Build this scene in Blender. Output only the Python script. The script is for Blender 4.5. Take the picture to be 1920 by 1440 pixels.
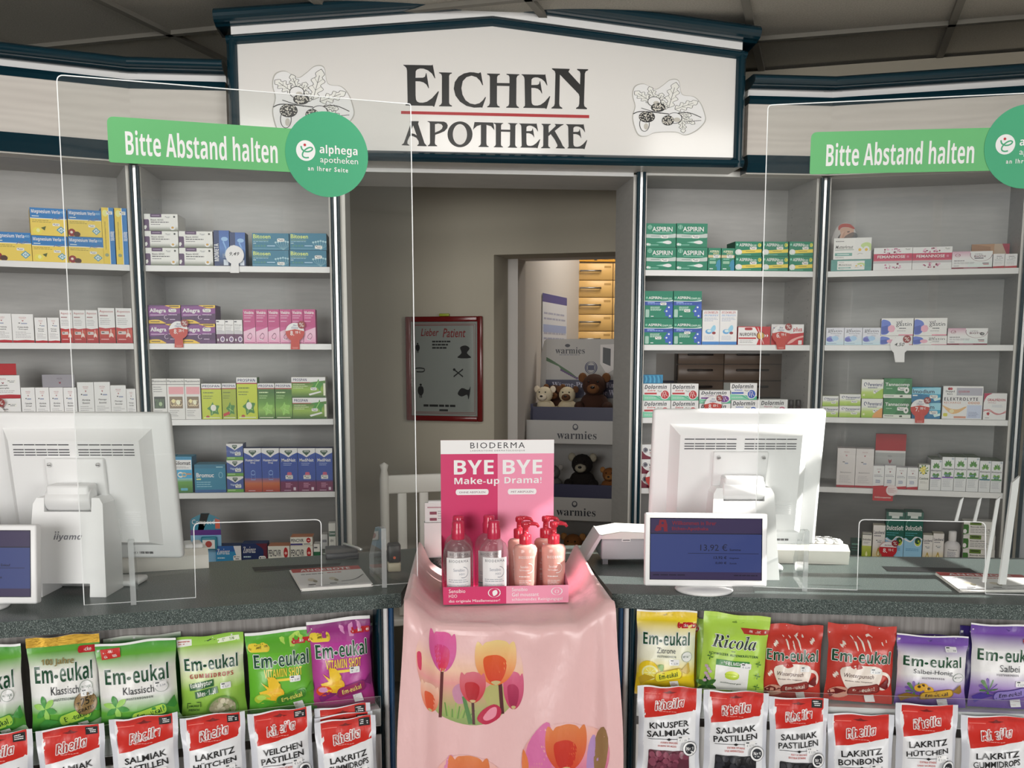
import bpy, bmesh, math, random
from mathutils import Vector, Matrix
for _o in list(bpy.data.objects): bpy.data.objects.remove(_o)
SC = bpy.context.scene
COL = SC.collection
random.seed(7)
sin, cos, pi = math.sin, math.cos, math.pi

# ------------------------------------------------------------------ camera
F, CX, CY, EYE = 1950.0, 960.0, 945.06, 1.47          # focal length, principal point (1920x1440), eye height
TH, RO, PS = 0.1436, -0.0016, 0.0961                  # pitch down, roll, yaw to the right
_fw0 = Vector((sin(PS), cos(PS), 0)); _r0 = Vector((cos(PS), -sin(PS), 0)); _u0 = Vector((0, 0, 1))
FW = _fw0 * cos(TH) - _u0 * sin(TH)
_dn = -(_u0 * cos(TH) + _fw0 * sin(TH))
RT = _r0 * cos(RO) + _dn * sin(RO)
DN = _dn * cos(RO) - _r0 * sin(RO)
cam = bpy.data.objects.new('camera', bpy.data.cameras.new('camera'))
COL.objects.link(cam)
cam.matrix_world = Matrix(((RT.x, -DN.x, -FW.x, 0), (RT.y, -DN.y, -FW.y, 0), (RT.z, -DN.z, -FW.z, EYE), (0, 0, 0, 1)))
cam.data.sensor_width = 36.0
cam.data.lens = F / 1920 * 36
cam.data.shift_x = -(CX - 960) / 1920
cam.data.shift_y = (CY - 720) / 1920
cam.data.clip_start = 0.05
SC.camera = cam
ORIG = Vector((0, 0, EYE))

# ------------------------------------------------------------------ view, world, sun, window light
SC.view_settings.view_transform = 'Standard'
SC.view_settings.look = 'None'
SC.view_settings.gamma = 1.0
SC.view_settings.use_curve_mapping = False
SC.view_settings.exposure = -0.14
SC.cycles.max_bounces = 10
SC.cycles.transparent_max_bounces = 24
SC.cycles.transmission_bounces = 8
SC.cycles.glossy_bounces = 5
SC.cycles.use_denoising = True
SC.cycles.sample_clamp_indirect = 6
SC.cycles.caustics_reflective = False
SC.cycles.caustics_refractive = False
W = bpy.data.worlds.new('world'); SC.world = W; W.use_nodes = True
_nt = W.node_tree
_bg = _nt.nodes['Background']
_sky = _nt.nodes.new('ShaderNodeTexSky')
_sky.sky_type = 'HOSEK_WILKIE'
_sky.sun_direction = Vector((.8, -.3, .5)).normalized()
_sky.turbidity = 4
_nt.links.new(_sky.outputs[0], _bg.inputs[0])
_bg.inputs[1].default_value = 1.5

def lamp(name, kind, loc, direction, energy, color=(1, 1, 1), **kw):
    l = bpy.data.lights.new(name, kind); l.energy = energy; l.color = color
    for k, v in kw.items(): setattr(l, k, v)
    o = bpy.data.objects.new(name, l); COL.objects.link(o); o.location = loc
    o.rotation_euler = Vector(direction).to_track_quat('-Z', 'Y').to_euler()
    return o
SUN_DIR = Vector((-.80, .14, -.50))
lamp('sun', 'SUN', (6, 1, 4), SUN_DIR, 15.0, (1, .96, .9), angle=0.009)
# daylight entering through the two shop windows behind the camera and the street door
lamp('window_daylight', 'AREA', (-2.3, -3.35, 1.65), (.22, 1, -.12), 150, (1, .985, .96), shape='RECTANGLE', size=3.2, size_y=1.9, spread=math.radians(150))
lamp('window_daylight', 'AREA', (3.6, -3.35, 1.65), (-.3, 1, -.12), 135, (1, .985, .96), shape='RECTANGLE', size=2.8, size_y=1.9, spread=math.radians(150))
# added fill lights out of the frame, put in to brighten the shelving
for lx in (-.75, .35, 1.45): lamp('shelf_fill_light', 'AREA', (lx, 1.78, 2.43), (0, .75, -.5), 3.2, (1, .97, .92), shape='RECTANGLE', size=.6, size_y=.3, spread=math.radians(120))
lamp('store_room_lamp', 'AREA', (1.25, 5.2, 2.45), (.1, .5, -1), 15, (1, .92, .8), shape='RECTANGLE', size=.8, size_y=.6)

# ------------------------------------------------------------------ helpers
def ray(px, py): return (FW * F + RT * (px - CX) + DN * (py - CY)) / F
def on_z(px, py, z):
    d = ray(px, py); t = (z - EYE) / d.z; return ORIG + d * t
class Plane:
    """a vertical plane: point o, horizontal direction at angle a; u runs left to right, n points towards the room"""
    def __init__(s, o, a):
        s.o = Vector((o[0], o[1], 0)); s.a = a
        s.U = Vector((cos(a), sin(a), 0)); s.N = Vector((sin(a), -cos(a), 0))
    def off(s, d): return Plane(s.o + s.N * d, s.a)
    def hit(s, px, py):
        d = ray(px, py); t = (s.o - ORIG).dot(s.N) / d.dot(s.N); return ORIG + d * t
    def uz(s, px, py):
        p = s.hit(px, py); return (p - s.o).dot(s.U), p.z
    def at(s, u, z, out=0): return s.o + s.U * u + s.N * out + Vector((0, 0, z))

def lin(c): return c / 12.92 if c <= .04045 else ((c + .055) / 1.055) ** 2.4
_hc = {}
GAIN = 1.22
def H(h, g=None):
    k = (h, g)
    if k not in _hc:
        gg = GAIN if g is None else g
        _hc[k] = tuple(min(.88, lin(int(h[i:i + 2], 16) / 255) * gg) for i in (0, 2, 4)) + (1,)
    return _hc[k]

MATS = {}
def mat(key):
    if key in MATS: return MATS[key]
    m = bpy.data.materials.new(key); m.use_nodes = True
    nt = m.node_tree; N = nt.nodes; L = nt.links; b = N['Principled BSDF']
    MATS[key] = m
    def attr():
        a = N.new('ShaderNodeAttribute'); a.attribute_name = 'Col'; return a
    def coords(sx, sy, sz, rot=(0, 0, 0)):
        t = N.new('ShaderNodeTexCoord'); mp = N.new('ShaderNodeMapping')
        mp.inputs['Scale'].default_value = (sx, sy, sz); mp.inputs['Rotation'].default_value = rot
        L.new(t.outputs['Object'], mp.inputs[0]); return mp
    def ramp(src, stops):
        r = N.new('ShaderNodeValToRGB'); e = r.color_ramp.elements
        while len(e) < len(stops): e.new(.5)
        for i, (p, c) in enumerate(stops): e[i].position = p; e[i].color = c
        L.new(src, r.inputs[0]); return r
    def bump(src, st, dist=.002):
        bp = N.new('ShaderNodeBump'); bp.inputs['Strength'].default_value = st; bp.inputs['Distance'].default_value = dist
        L.new(src, bp.inputs['Height']); L.new(bp.outputs[0], b.inputs['Normal'])
    def noise(mp, sc, det=4):
        n = N.new('ShaderNodeTexNoise'); n.inputs['Scale'].default_value = sc; n.inputs['Detail'].default_value = det
        L.new(mp.outputs[0], n.inputs[0]); return n
    R = b.inputs['Roughness']
    if key in ('card', 'matte', 'plastic', 'foil', 'gloss', 'fabric', 'satin', 'fur'):
        a = attr(); L.new(a.outputs['Color'], b.inputs['Base Color'])
        R.default_value = {'card': .42, 'matte': .8, 'plastic': .38, 'foil': .3, 'gloss': .15, 'fabric': .8, 'satin': .3, 'fur': .95}[key]
        if key == 'fur': bump(noise(coords(1, 1, 1), 260, 3).outputs[0], .6, .004)
        if key == 'foil':
            bump(noise(coords(1, .5, .6), 34, 3).outputs[0], .45, .004)
        if key == 'plastic': bump(noise(coords(1, 1, 1), 900, 2).outputs[0], .08, .0005)
        if key == 'satin':
            bump(noise(coords(1, 1, .6), 13, 4).outputs[0], .35, .02)
            b.inputs['Sheen Weight'].default_value = .3
    elif key == 'liquid':      # tinted translucent bottle
        a = attr(); L.new(a.outputs['Color'], b.inputs['Base Color']); R.default_value = .14
        b.inputs['Transmission Weight'].default_value = .2; b.inputs['IOR'].default_value = 1.4; b.inputs['Subsurface Weight'].default_value = .4; b.inputs['Subsurface Radius'].default_value = (.02, .01, .008)
    elif key == 'screen':
        a = attr(); L.new(a.outputs['Color'], b.inputs['Emission Color']); b.inputs['Emission Strength'].default_value = .75
        b.inputs['Base Color'].default_value = (.01, .01, .012, 1); R.default_value = .3; b.inputs['Specular IOR Level'].default_value = .2
    elif key == 'granite':
        mp = coords(1, 1, 1)
        v = noise(mp, 560, 3)
        r = ramp(v.outputs[0], [(.36, (.022, .032, .03, 1)), (.5, (.06, .082, .078, 1)), (.58, (.11, .14, .132, 1)), (.68, (.3, .34, .32, 1))])
        L.new(r.outputs[0], b.inputs['Base Color']); R.default_value = .34
    elif key in ('wood_pale', 'wood_grey'):
        mp = coords(1.6, 1.6, 11) if key == 'wood_pale' else coords(60, 60, 1.5)
        n = noise(mp, 3.2, 5)
        w = N.new('ShaderNodeTexWave'); w.inputs['Scale'].default_value = 1.1; w.inputs['Distortion'].default_value = 9
        w.bands_direction = 'Z'; L.new(mp.outputs[0], w.inputs[0])
        mx = N.new('ShaderNodeMix'); mx.data_type = 'FLOAT'; mx.inputs[0].default_value = .3
        L.new(n.outputs[0], mx.inputs[2]); L.new(w.outputs[1], mx.inputs[3])
        if key == 'wood_pale': st = [(.2, (.62, .575, .53, 1)), (.8, (.71, .665, .615, 1))]
        else: st = [(.3, (.22, .205, .195, 1)), (.75, (.33, .31, .295, 1))]
        r = ramp(mx.outputs[0], st); L.new(r.outputs[0], b.inputs['Base Color']); R.default_value = .5
    elif key == 'laminate':    # pale grey shelf board
        n = noise(coords(3, 3, 22), 4, 4)
        r = ramp(n.outputs[0], [(.3, (.47, .465, .455, 1)), (.7, (.52, .513, .50, 1))]); L.new(r.outputs[0], b.inputs['Base Color']); R.default_value = .45
    elif key == 'plaster':
        n = noise(coords(1, 1, 1), 220, 3); bump(n.outputs[0], .12, .002)
        b.inputs['Base Color'].default_value = (.40, .365, .295, 1); R.default_value = .9
    elif key == 'plaster_pale':
        n = noise(coords(1, 1, 1), 220, 3); bump(n.outputs[0], .1, .002)
        b.inputs['Base Color'].default_value = (.62, .585, .56, 1); R.default_value = .9
    elif key == 'ceiling_tile':
        n = noise(coords(1, 1, 1), 190, 5)
        r = ramp(n.outputs[0], [(.35, (.36, .34, .295, 1)), (.62, (.44, .42, .37, 1))]); L.new(r.outputs[0], b.inputs['Base Color']); R.default_value = .95
        bump(n.outputs[0], .3, .003)
    elif key == 'ceiling_grid':
        b.inputs['Base Color'].default_value = (.19, .18, .155, 1); R.default_value = .8
    elif key == 'floor':
        n = noise(coords(1, 1, 1), 12, 6)
        r = ramp(n.outputs[0], [(.3, (.23, .21, .19, 1)), (.7, (.30, .28, .25, 1))]); L.new(r.outputs[0], b.inputs['Base Color']); R.default_value = .4
    elif key == 'chrome':
        b.inputs['Base Color'].default_value = (.82, .82, .82, 1); b.inputs['Metallic'].default_value = .7; R.default_value = .28
    elif key == 'steel':
        b.inputs['Base Color'].default_value = (.35, .35, .36, 1); b.inputs['Metallic'].default_value = 1; R.default_value = .3
    elif key == 'gold':
        b.inputs['Base Color'].default_value = (.55, .33, .05, 1); b.inputs['Metallic'].default_value = .9; R.default_value = .32
        n = noise(coords(30, 30, 250), 3, 3); bump(n.outputs[0], .5, .002)
    elif key in ('glass', 'clear_pet', 'mirror', 'acrylic_thick'):
        if key == 'mirror':
            b.inputs['Base Color'].default_value = (.42, .45, .42, 1); b.inputs['Metallic'].default_value = .55; R.default_value = .1
        else:
            tr = N.new('ShaderNodeBsdfTransparent'); gl = N.new('ShaderNodeBsdfGlossy'); fr = N.new('ShaderNodeFresnel'); mx = N.new('ShaderNodeMixShader')
            gl.inputs['Roughness'].default_value = .015 if key == 'glass' else .06
            ge = N.new('ShaderNodeNewGeometry'); io = N.new('ShaderNodeMix'); io.data_type = 'FLOAT'; io.inputs[2].default_value = 1.45; io.inputs[3].default_value = 1 / 1.45
            L.new(ge.outputs['Backfacing'], io.inputs[0]); L.new(io.outputs[0], fr.inputs[0])
            tr.inputs[0].default_value = {'glass': (.965, .975, .97, 1), 'clear_pet': (.86, .83, .83, 1)}.get(key, (.9, .93, .93, 1))
            L.new(fr.outputs[0], mx.inputs[0]); L.new(tr.outputs[0], mx.inputs[1]); L.new(gl.outputs[0], mx.inputs[2])
            df = N.new('ShaderNodeBsdfDiffuse'); df.inputs[0].default_value = (.8, .82, .82, 1)
            m2 = N.new('ShaderNodeMixShader'); m2.inputs[0].default_value = {'glass': .014, 'clear_pet': .06}.get(key, .3)
            L.new(mx.outputs[0], m2.inputs[1]); L.new(df.outputs[0], m2.inputs[2])
            L.new(m2.outputs[0], N['Material Output'].inputs[0])
    elif key == 'acrylic_edge_light':  # clear acrylic edge coloured white for the light gathered inside it
        b.inputs['Base Color'].default_value = (.92, .94, .94, 1); R.default_value = .2
    elif key == 'slot_dark':
        b.inputs['Base Color'].default_value = (.012, .014, .014, 1); R.default_value = .5
    return m

def ngon(cx, cy, rx, ry=None, n=28, a0=0.0, a1=2 * pi):
    ry = rx if ry is None else ry
    full = abs(a1 - a0 - 2 * pi) < 1e-6
    k = n if full else n + 1
    return [(cx + rx * cos(a0 + (a1 - a0) * i / n), cy + ry * sin(a0 + (a1 - a0) * i / n)) for i in range(k)]
def rrect(x0, y0, x1, y1, r, n=5):
    o = []
    for cx, cy, a in ((x1 - r, y1 - r, 0), (x0 + r, y1 - r, pi / 2), (x0 + r, y0 + r, pi), (x1 - r, y0 + r, 1.5 * pi)):
        o += [(cx + r * cos(a + pi / 2 * i / n), cy + r * sin(a + pi / 2 * i / n)) for i in range(n + 1)]
    return o
def star(cx, cy, r0, r1, n, a=0.0):
    return [(cx + (r0 if i % 2 else r1) * cos(a + pi * i / n), cy + (r0 if i % 2 else r1) * sin(a + pi * i / n)) for i in range(2 * n)]
def stroke(pts, w):
    """a ribbon of width w (number or list) along 2-D points"""
    L_, R_ = [], []
    for i, p in enumerate(pts):
        a = Vector(pts[max(0, i - 1)]); b = Vector(pts[min(len(pts) - 1, i + 1)])
        t = (b - a); t = t.normalized() if t.length else Vector((1, 0)); n = Vector((-t.y, t.x))
        h = (w[i] if isinstance(w, (list, tuple)) else w) / 2
        L_.append((p[0] + n.x * h, p[1] + n.y * h)); R_.append((p[0] - n.x * h, p[1] - n.y * h))
    return [[L_[i], L_[i + 1], R_[i + 1], R_[i]] for i in range(len(pts) - 1)]
def arc(cx, cy, rx, ry, a0, a1, n=12): return [(cx + rx * cos(a0 + (a1 - a0) * i / n), cy + ry * sin(a0 + (a1 - a0) * i / n)) for i in range(n + 1)]
def spline(pts, n=5, closed=True):
    o = []; k = len(pts)
    for i in range(k if closed else k - 1):
        g = lambda j: Vector(pts[j % k]) if closed else Vector(pts[max(0, min(k - 1, j))])
        p0, p1, p2, p3 = g(i - 1), g(i), g(i + 1), g(i + 2)
        for s in range(n):
            t = s / n
            q = .5 * ((2 * p1) + (p2 - p0) * t + (2 * p0 - 5 * p1 + 4 * p2 - p3) * t * t + (3 * p1 - p0 - 3 * p2 + p3) * t ** 3)
            o.append(tuple(q))
    if not closed: o.append(tuple(pts[-1]))
    return o

# ---- text: built-in typeface; heavier faces through its own mathematical alphabets
_ALPH = {'b': (0x1D5D4, 0x1D5EE, 0x1D7EC), 'i': (0x1D63C, 0x1D656, 0x1D7EC), 's': (0x1D400, 0x1D41A, 0x1D7CE), 'k': (0x1D4D0, 0x1D4EA, 0x1D7CE), 'z': (0x1D468, 0x1D482, 0x1D7CE)}
_tc = {}
def glyphs(text, st):
    k = (text, st)
    if k in _tc: return _tc[k]
    s = text
    if st[0] in _ALPH:
        U, L, D = _ALPH[st[0]]
        s = ''.join(chr(U + ord(c) - 65) if 'A' <= c <= 'Z' else chr(L + ord(c) - 97) if 'a' <= c <= 'z' else chr(D + ord(c) - 48) if '0' <= c <= '9' else c for c in text)
    cu = bpy.data.curves.new('t', 'FONT'); cu.body = s; cu.resolution_u = 2
    if st[0] == 'B': cu.offset = .018
    if st[0] == 'H': cu.offset = .026
    if 'w' in st: cu.space_character = 1.25
    if st[0] == 'h': cu.shear = .25; cu.offset = .008
    o = bpy.data.objects.new('t', cu); COL.objects.link(o)
    me = o.to_mesh()
    vs = [(v.co.x, v.co.y) for v in me.vertices]; fs = [tuple(p.vertices) for p in me.polygons]
    o.to_mesh_clear(); bpy.data.objects.remove(o); bpy.data.curves.remove(cu)
    x0 = min(v[0] for v in vs); x1 = max(v[0] for v in vs); y0 = min(v[1] for v in vs); y1 = max(v[1] for v in vs)
    r = ([((x - x0) / (x1 - x0 or 1), 1 - (y - y0) / (y1 - y0 or 1)) for x, y in vs], fs)   # v runs down
    _tc[k] = r
    return r

class Art:
    """flat print: coordinates 0..1, x right and y down"""
    def __init__(s): s.items = []; s.layer = 0
    def _add(s, vs, fs, c, up=1):
        s.layer += up; s.items.append((vs, fs, c, s.layer)); return s
    def P(s, pts, c): return s._add(list(pts), [tuple(range(len(pts)))], c)
    def R(s, x0, y0, x1, y1, c, c2=None):
        vs = [(x0, y0), (x1, y0), (x1, y1), (x0, y1)]
        return s._add(vs, [(0, 1, 2, 3)], c if c2 is None else [c, c, c2, c2])
    def G(s, x0, y0, x1, stops):
        """vertical gradient: stops [(y, colour)...]"""
        s.layer += 1
        for (ya, ca), (yb, cb) in zip(stops, stops[1:]):
            s._add([(x0, ya), (x1, ya), (x1, yb), (x0, yb)], [(0, 1, 2, 3)], [ca, ca, cb, cb], 0)
        return s
    def E(s, cx, cy, rx, ry, c, n=24): return s.P(ngon(cx, cy, rx, ry, n), c)
    def K(s, pts, w, c):
        s.layer += 1
        for q in stroke(pts, w): s._add(q, [(0, 1, 2, 3)], c, 0)
        return s
    def T(s, text, st, x0, y0, x1, y1, c, rot=0.0, asp=1.0):
        vs, fs = glyphs(text, st)
        cx, cy = (x0 + x1) / 2, (y0 + y1) / 2
        out = []
        for x, y in vs:
            dx = (x - .5) * (x1 - x0); dy = (y - .5) * (y1 - y0)
            if rot: dx, dy = dx * cos(rot) - dy * sin(rot) / asp, dx * sin(rot) * asp + dy * cos(rot)
            out.append((cx + dx, cy + dy))
        return s._add(out, fs, c)
    def L(s, x0, y0, x1, y1, n, c, h=.3):
        """n lines of small print"""
        s.layer += 1; dy = (y1 - y0) / n; rg = random.Random(int(1000 * (x0 + y0)) + n)
        for i in range(n):
            xe = x0 + (x1 - x0) * rg.uniform(.65, 1); y = y0 + i * dy; x = x0
            while x < xe - .01:
                w = (x1 - x0) * rg.uniform(.08, .22); xx = min(xe, x + w)
                s._add([(x, y), (xx, y), (xx, y + dy * h), (x, y + dy * h)], [(0, 1, 2, 3)], c, 0); x = xx + (x1 - x0) * .025
        return s
    def sticker(s, x, y, w=.2, h=.1):
        s.P(rrect(x, y, x + w, y + h, min(w, h) * .25, 3), H('dcdcd8')); s.R(x + w * .12, y + h * .2, x + w * .35, y + h * .38, H('333333')); s.R(x + w * .45, y + h * .22, x + w * .9, y + h * .34, H('8a8f98'))
        return s.R(x + w * .3, y + h * .58, x + w * .8, y + h * .75, H('6a6f78'))

class MB:
    def __init__(s): s.V = []; s.Fc = []; s.C = []; s.M = []; s.S = []; s.mk = []
    def mi(s, m):
        if m not in s.mk: s.mk.append(m)
        return s.mk.index(m)
    def add(s, vs, fs, c, m='plastic', smooth=False, X=None):
        b = len(s.V)
        s.V += [tuple(X @ Vector(v)) for v in vs] if X is not None else [tuple(v) for v in vs]
        i = s.mi(m)
        for f in fs:
            s.Fc.append(tuple(b + k for k in f)); s.M.append(i); s.S.append(smooth)
            s.C.append([c[k] for k in f] if isinstance(c, list) else c)
        return s
    def box(s, x0, x1, y0, y1, z0, z1, c, m='plastic', X=None, faces='fbtdlr', cols=None):
        vs = [(x0, y0, z0), (x1, y0, z0), (x1, y1, z0), (x0, y1, z0), (x0, y0, z1), (x1, y0, z1), (x1, y1, z1), (x0, y1, z1)]
        q = {'f': (0, 1, 5, 4), 'b': (2, 3, 7, 6), 't': (4, 5, 6, 7), 'd': (3, 2, 1, 0), 'l': (3, 0, 4, 7), 'r': (1, 2, 6, 5)}
        for k in faces: s.add(vs, [q[k]], (cols or {}).get(k, c), m, False, X)
        return s
    def rbox(s, x0, x1, y0, y1, z0, z1, r, c, m='plastic', X=None, seg=3):
        bm = bmesh.new(); bmesh.ops.create_cube(bm, size=1)
        for v in bm.verts: v.co = Vector(((x0 + x1) / 2 + v.co.x * (x1 - x0), (y0 + y1) / 2 + v.co.y * (y1 - y0), (z0 + z1) / 2 + v.co.z * (z1 - z0)))
        bmesh.ops.bevel(bm, geom=bm.edges[:], offset=r, segments=seg, affect='EDGES', profile=.5)
        return s.bm(bm, c, m, True, X)
    def bm(s, bm, c, m, smooth=True, X=None):
        bm.verts.index_update()
        s.add([v.co.copy() for v in bm.verts], [tuple(v.index for v in f.verts) for f in bm.faces], c, m, smooth, X); bm.free(); return s
    def lathe(s, prof, c, m='plastic', n=28, X=None, sx=1.0, sy=1.0, smooth=True, close=True):
        vs = []; fs = []; k = len(prof)
        for r, z in prof:
            for i in range(n): vs.append((r * cos(2 * pi * i / n) * sx, r * sin(2 * pi * i / n) * sy, z))
        for j in range(k - 1):
            for i in range(n): fs.append((j * n + i, j * n + (i + 1) % n, (j + 1) * n + (i + 1) % n, (j + 1) * n + i))
        s.add(vs, fs, c, m, smooth, X)
        if close:
            s.add(vs[:n], [tuple(range(n - 1, -1, -1))], c, m, False, X); s.add(vs[-n:], [tuple(range(n))], c, m, False, X)
        return s
    def tube(s, pts, r, c, m='plastic', n=8, X=None):
        vs = []; fs = []
        P = [Vector(p) for p in pts]
        for i, p in enumerate(P):
            t = (P[min(i + 1, len(P) - 1)] - P[max(0, i - 1)]).normalized()
            a = t.cross(Vector((0, 0, 1))); a = a.normalized() if a.length > 1e-3 else Vector((1, 0, 0)); b = t.cross(a)
            for k in range(n): vs.append(p + (a * cos(2 * pi * k / n) + b * sin(2 * pi * k / n)) * (r[i] if isinstance(r, list) else r))
        for i in range(len(P) - 1):
            for k in range(n): fs.append((i * n + k, i * n + (k + 1) % n, (i + 1) * n + (k + 1) % n, (i + 1) * n + k))
        fs.append(tuple(range(n - 1, -1, -1))); fs.append(tuple(range((len(P) - 1) * n, len(P) * n)))
        return s.add(vs, fs, c, m, True, X)
    def plate(s, pts, y0, y1, c, m='plastic', em=None, ec=None, X=None):
        """prism: outline pts (x, z) seen from -y, counter-clockwise or not; y0 is the face towards the viewer"""
        ar = sum(pts[i][0] * pts[(i + 1) % len(pts)][1] - pts[(i + 1) % len(pts)][0] * pts[i][1] for i in range(len(pts)))
        if ar < 0: pts = pts[::-1]
        n = len(pts)
        s.add([(x, y0, z) for x, z in pts], [tuple(range(n))], c, m, False, X)
        s.add([(x, y1, z) for x, z in pts], [tuple(range(n - 1, -1, -1))], c, m, False, X)
        vs = [(x, y0, z) for x, z in pts] + [(x, y1, z) for x, z in pts]
        return s.add(vs, [(i, n + i, n + (i + 1) % n, (i + 1) % n) for i in range(n)], ec or c, em or m, False, X)
    def ell(s, cx, cy, cz, rx, ry, rz, c, m='plastic', X=None, n=14, rot=None):
        T = Matrix.Translation((cx, cy, cz)) @ (rot.to_4x4() if rot else Matrix.Identity(4))
        if X is not None: T = X @ T
        vs = [(0, 0, -rz)]; h = n // 2
        for j in range(1, h):
            a = -pi / 2 + pi * j / h
            for i in range(n): vs.append((rx * cos(a) * cos(2 * pi * i / n), ry * cos(a) * sin(2 * pi * i / n), rz * sin(a)))
        vs.append((0, 0, rz)); fs = []
        for i in range(n): fs.append((0, 1 + (i + 1) % n, 1 + i))
        for j in range(h - 2):
            for i in range(n): fs.append((1 + j * n + i, 1 + j * n + (i + 1) % n, 1 + (j + 1) * n + (i + 1) % n, 1 + (j + 1) * n + i))
        t = len(vs) - 1
        for i in range(n): fs.append((t, 1 + (h - 2) * n + i, 1 + (h - 2) * n + (i + 1) % n))
        return s.add(vs, fs, c, m, True, T)
    def art(s, A, fn, m='card', step=None):
        """place print A; fn(x, y, lift) -> 3-D point"""
        for vs, fs, c, ly in A.items:
            if step:
                bm = bmesh.new(); lay = bm.loops.layers.float_color.new('c')
                bv = [bm.verts.new((x, y, 0)) for x, y in vs]
                for f in fs:
                    try: bf = bm.faces.new([bv[k] for k in f])
                    except ValueError: continue
                    for lp, k in zip(bf.loops, f): lp[lay] = c[k] if isinstance(c, list) else c
                bmesh.ops.triangulate(bm, faces=[f for f in bm.faces if len(f.verts) > 4])
                for ax in (0, 1):
                    lo = min(v[ax] for v in vs); hi = max(v[ax] for v in vs); st = step[ax]
                    k = math.ceil(lo / st + 1e-4)
                    while k * st < hi - 1e-4:
                        co = [0, 0, 0]; co[ax] = k * st; no = [0, 0, 0]; no[ax] = 1
                        bmesh.ops.bisect_plane(bm, geom=bm.verts[:] + bm.edges[:] + bm.faces[:], dist=1e-6, plane_co=co, plane_no=no); k += 1
                bm.verts.index_update(); b0 = len(s.V); i = s.mi(m)
                s.V += [tuple(fn(v.co.x, v.co.y, ly)) for v in bm.verts]
                for f in bm.faces:
                    lp = list(f.loops)
                    if f.normal.z > 0: lp.reverse()
                    s.Fc.append(tuple(b0 + l.vert.index for l in lp)); s.M.append(i); s.S.append(True); s.C.append([tuple(l[lay]) for l in lp])
                bm.free()
            else: s.add([fn(x, y, ly) for x, y in vs], fs, c, m)
        return s
    def build(s, name, parent=None, loc=(0, 0, 0), rz=0.0, **props):
        me = bpy.data.meshes.new(name); me.from_pydata(s.V, [], s.Fc); me.update()
        ca = me.color_attributes.new('Col', 'FLOAT_COLOR', 'CORNER'); buf = []
        for f, c in zip(s.Fc, s.C):
            if isinstance(c, list):
                for k in c: buf += k
            else: buf += list(c) * len(f)
        ca.data.foreach_set('color', buf)
        me.polygons.foreach_set('material_index', s.M); me.polygons.foreach_set('use_smooth', s.S)
        for k in s.mk: me.materials.append(mat(k))
        o = bpy.data.objects.new(name, me); COL.objects.link(o)
        if parent is not None: o.parent = parent
        o.location = loc; o.rotation_euler = (0, 0, rz)
        for k, v in props.items(): o[k] = v
        return o
def root(name, label, cat, loc, rz=0.0, group=None):
    o = bpy.data.objects.new(name, None); COL.objects.link(o); o.location = loc; o.rotation_euler = (0, 0, rz); o.empty_display_size = .05
    o['label'] = label; o['category'] = cat
    if group: o['group'] = group
    return o
def P_(**k): return {a: b for a, b in k.items() if b}
WHITE = H('e4e2de'); NAVY = H('10303c', 1.0); GREYL = H('b9b7b3')
def ROTX(a): return Matrix.Rotation(a, 4, 'X')
def ROTY(a): return Matrix.Rotation(a, 4, 'Y')
def ROTZ(a): return Matrix.Rotation(a, 4, 'Z')
def TR(x, y, z): return Matrix.Translation((x, y, z))

# ------------------------------------------------------------------ planes of the place
YS = 3.6
CEN = Plane((0, YS), 0.0)
LO = Plane((-.887, YS), .357)
RO_ = Plane((1.432, YS), -.3805)
WALLP = Plane(RO_.at(0, 0, -.33), -.3878)
ZL = {1: 1.756, 2: 1.5015, 3: 1.248, 4: .998, 5: .745}      # shelf tops
ZSOF = CEN.uz(1193, 328)[1]                                                  # underside of the bays' top boards
ZCEIL = WALLP.hit(1430, 132.5).z
ZC = 1.0                                                     # worktop height

def structure(mb, name, **k): return mb.build(name, kind='structure', **k)
DEEP = Vector((-WALLP.N.x, -WALLP.N.y, 0))

# floor and ceiling
m = MB(); m.box(-3.6, 5.8, -3.6, 8.4, -.06, 0, WHITE, 'floor'); structure(m, 'floor')
m = MB(); m.box(-3.6, 2.42, -3.6, 8.4, ZCEIL + .012, ZCEIL + .08, WHITE, 'ceiling_tile'); m.box(2.42, 5.8, -3.6, 1.0, ZCEIL + .012, ZCEIL + .08, WHITE, 'ceiling_tile'); m.box(2.42, 4.6, 2.4, 8.4, ZCEIL + .012, ZCEIL + .08, WHITE, 'ceiling_tile')
a = WALLP.a; org = WALLP.hit(1432, 133); ux = Vector((cos(a), sin(a), 0)); uy = DEEP
def gridbar(p, q, w):
    d = (q - p).normalized(); n = Vector((-d.y, d.x, 0)) * w / 2
    vs = []
    for z in (ZCEIL - .002, ZCEIL + .013):
        for c in (p - n, q - n, q + n, p + n): vs.append((c.x, c.y, z))
    m.add(vs, [(0, 1, 2, 3), (0, 4, 5, 1), (1, 5, 6, 2), (2, 6, 7, 3), (3, 7, 4, 0)], WHITE, 'ceiling_grid')
T_ = .625
u_r = (on_z(1400, 15, ZCEIL) - org).dot(ux)
v_r = (on_z(1570, 65, ZCEIL) - org).dot(uy)
for i in range(-7, 4):
    p = org + ux * (u_r + T_ * i); gridbar(p - uy * 6.0, p + uy * .6, .024)
for i in range(-9, 1):
    p = org + uy * (v_r + T_ * i); gridbar(p - ux * 4, p + ux * 2.2, .024)
structure(m, 'ceiling')

for lx in (-.75, .35, 1.45):
    m2 = MB(); m2.box(-.32, .32, -.17, .17, .012, .05, H('d8d6d2'), 'plastic', TR(0, 0, 0)); o = m2.build('fill_light_panel', None, (lx, 1.745, ZCEIL - .07), 0, label='added fill light panel over the %s of the counter' % ('left end', 'middle', 'right end')[round((lx + .75) / 1.1)], category='lamp'); o.rotation_euler = (math.radians(39), 0, 0)  # unseen housings added to go with the shelf fill lights
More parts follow.
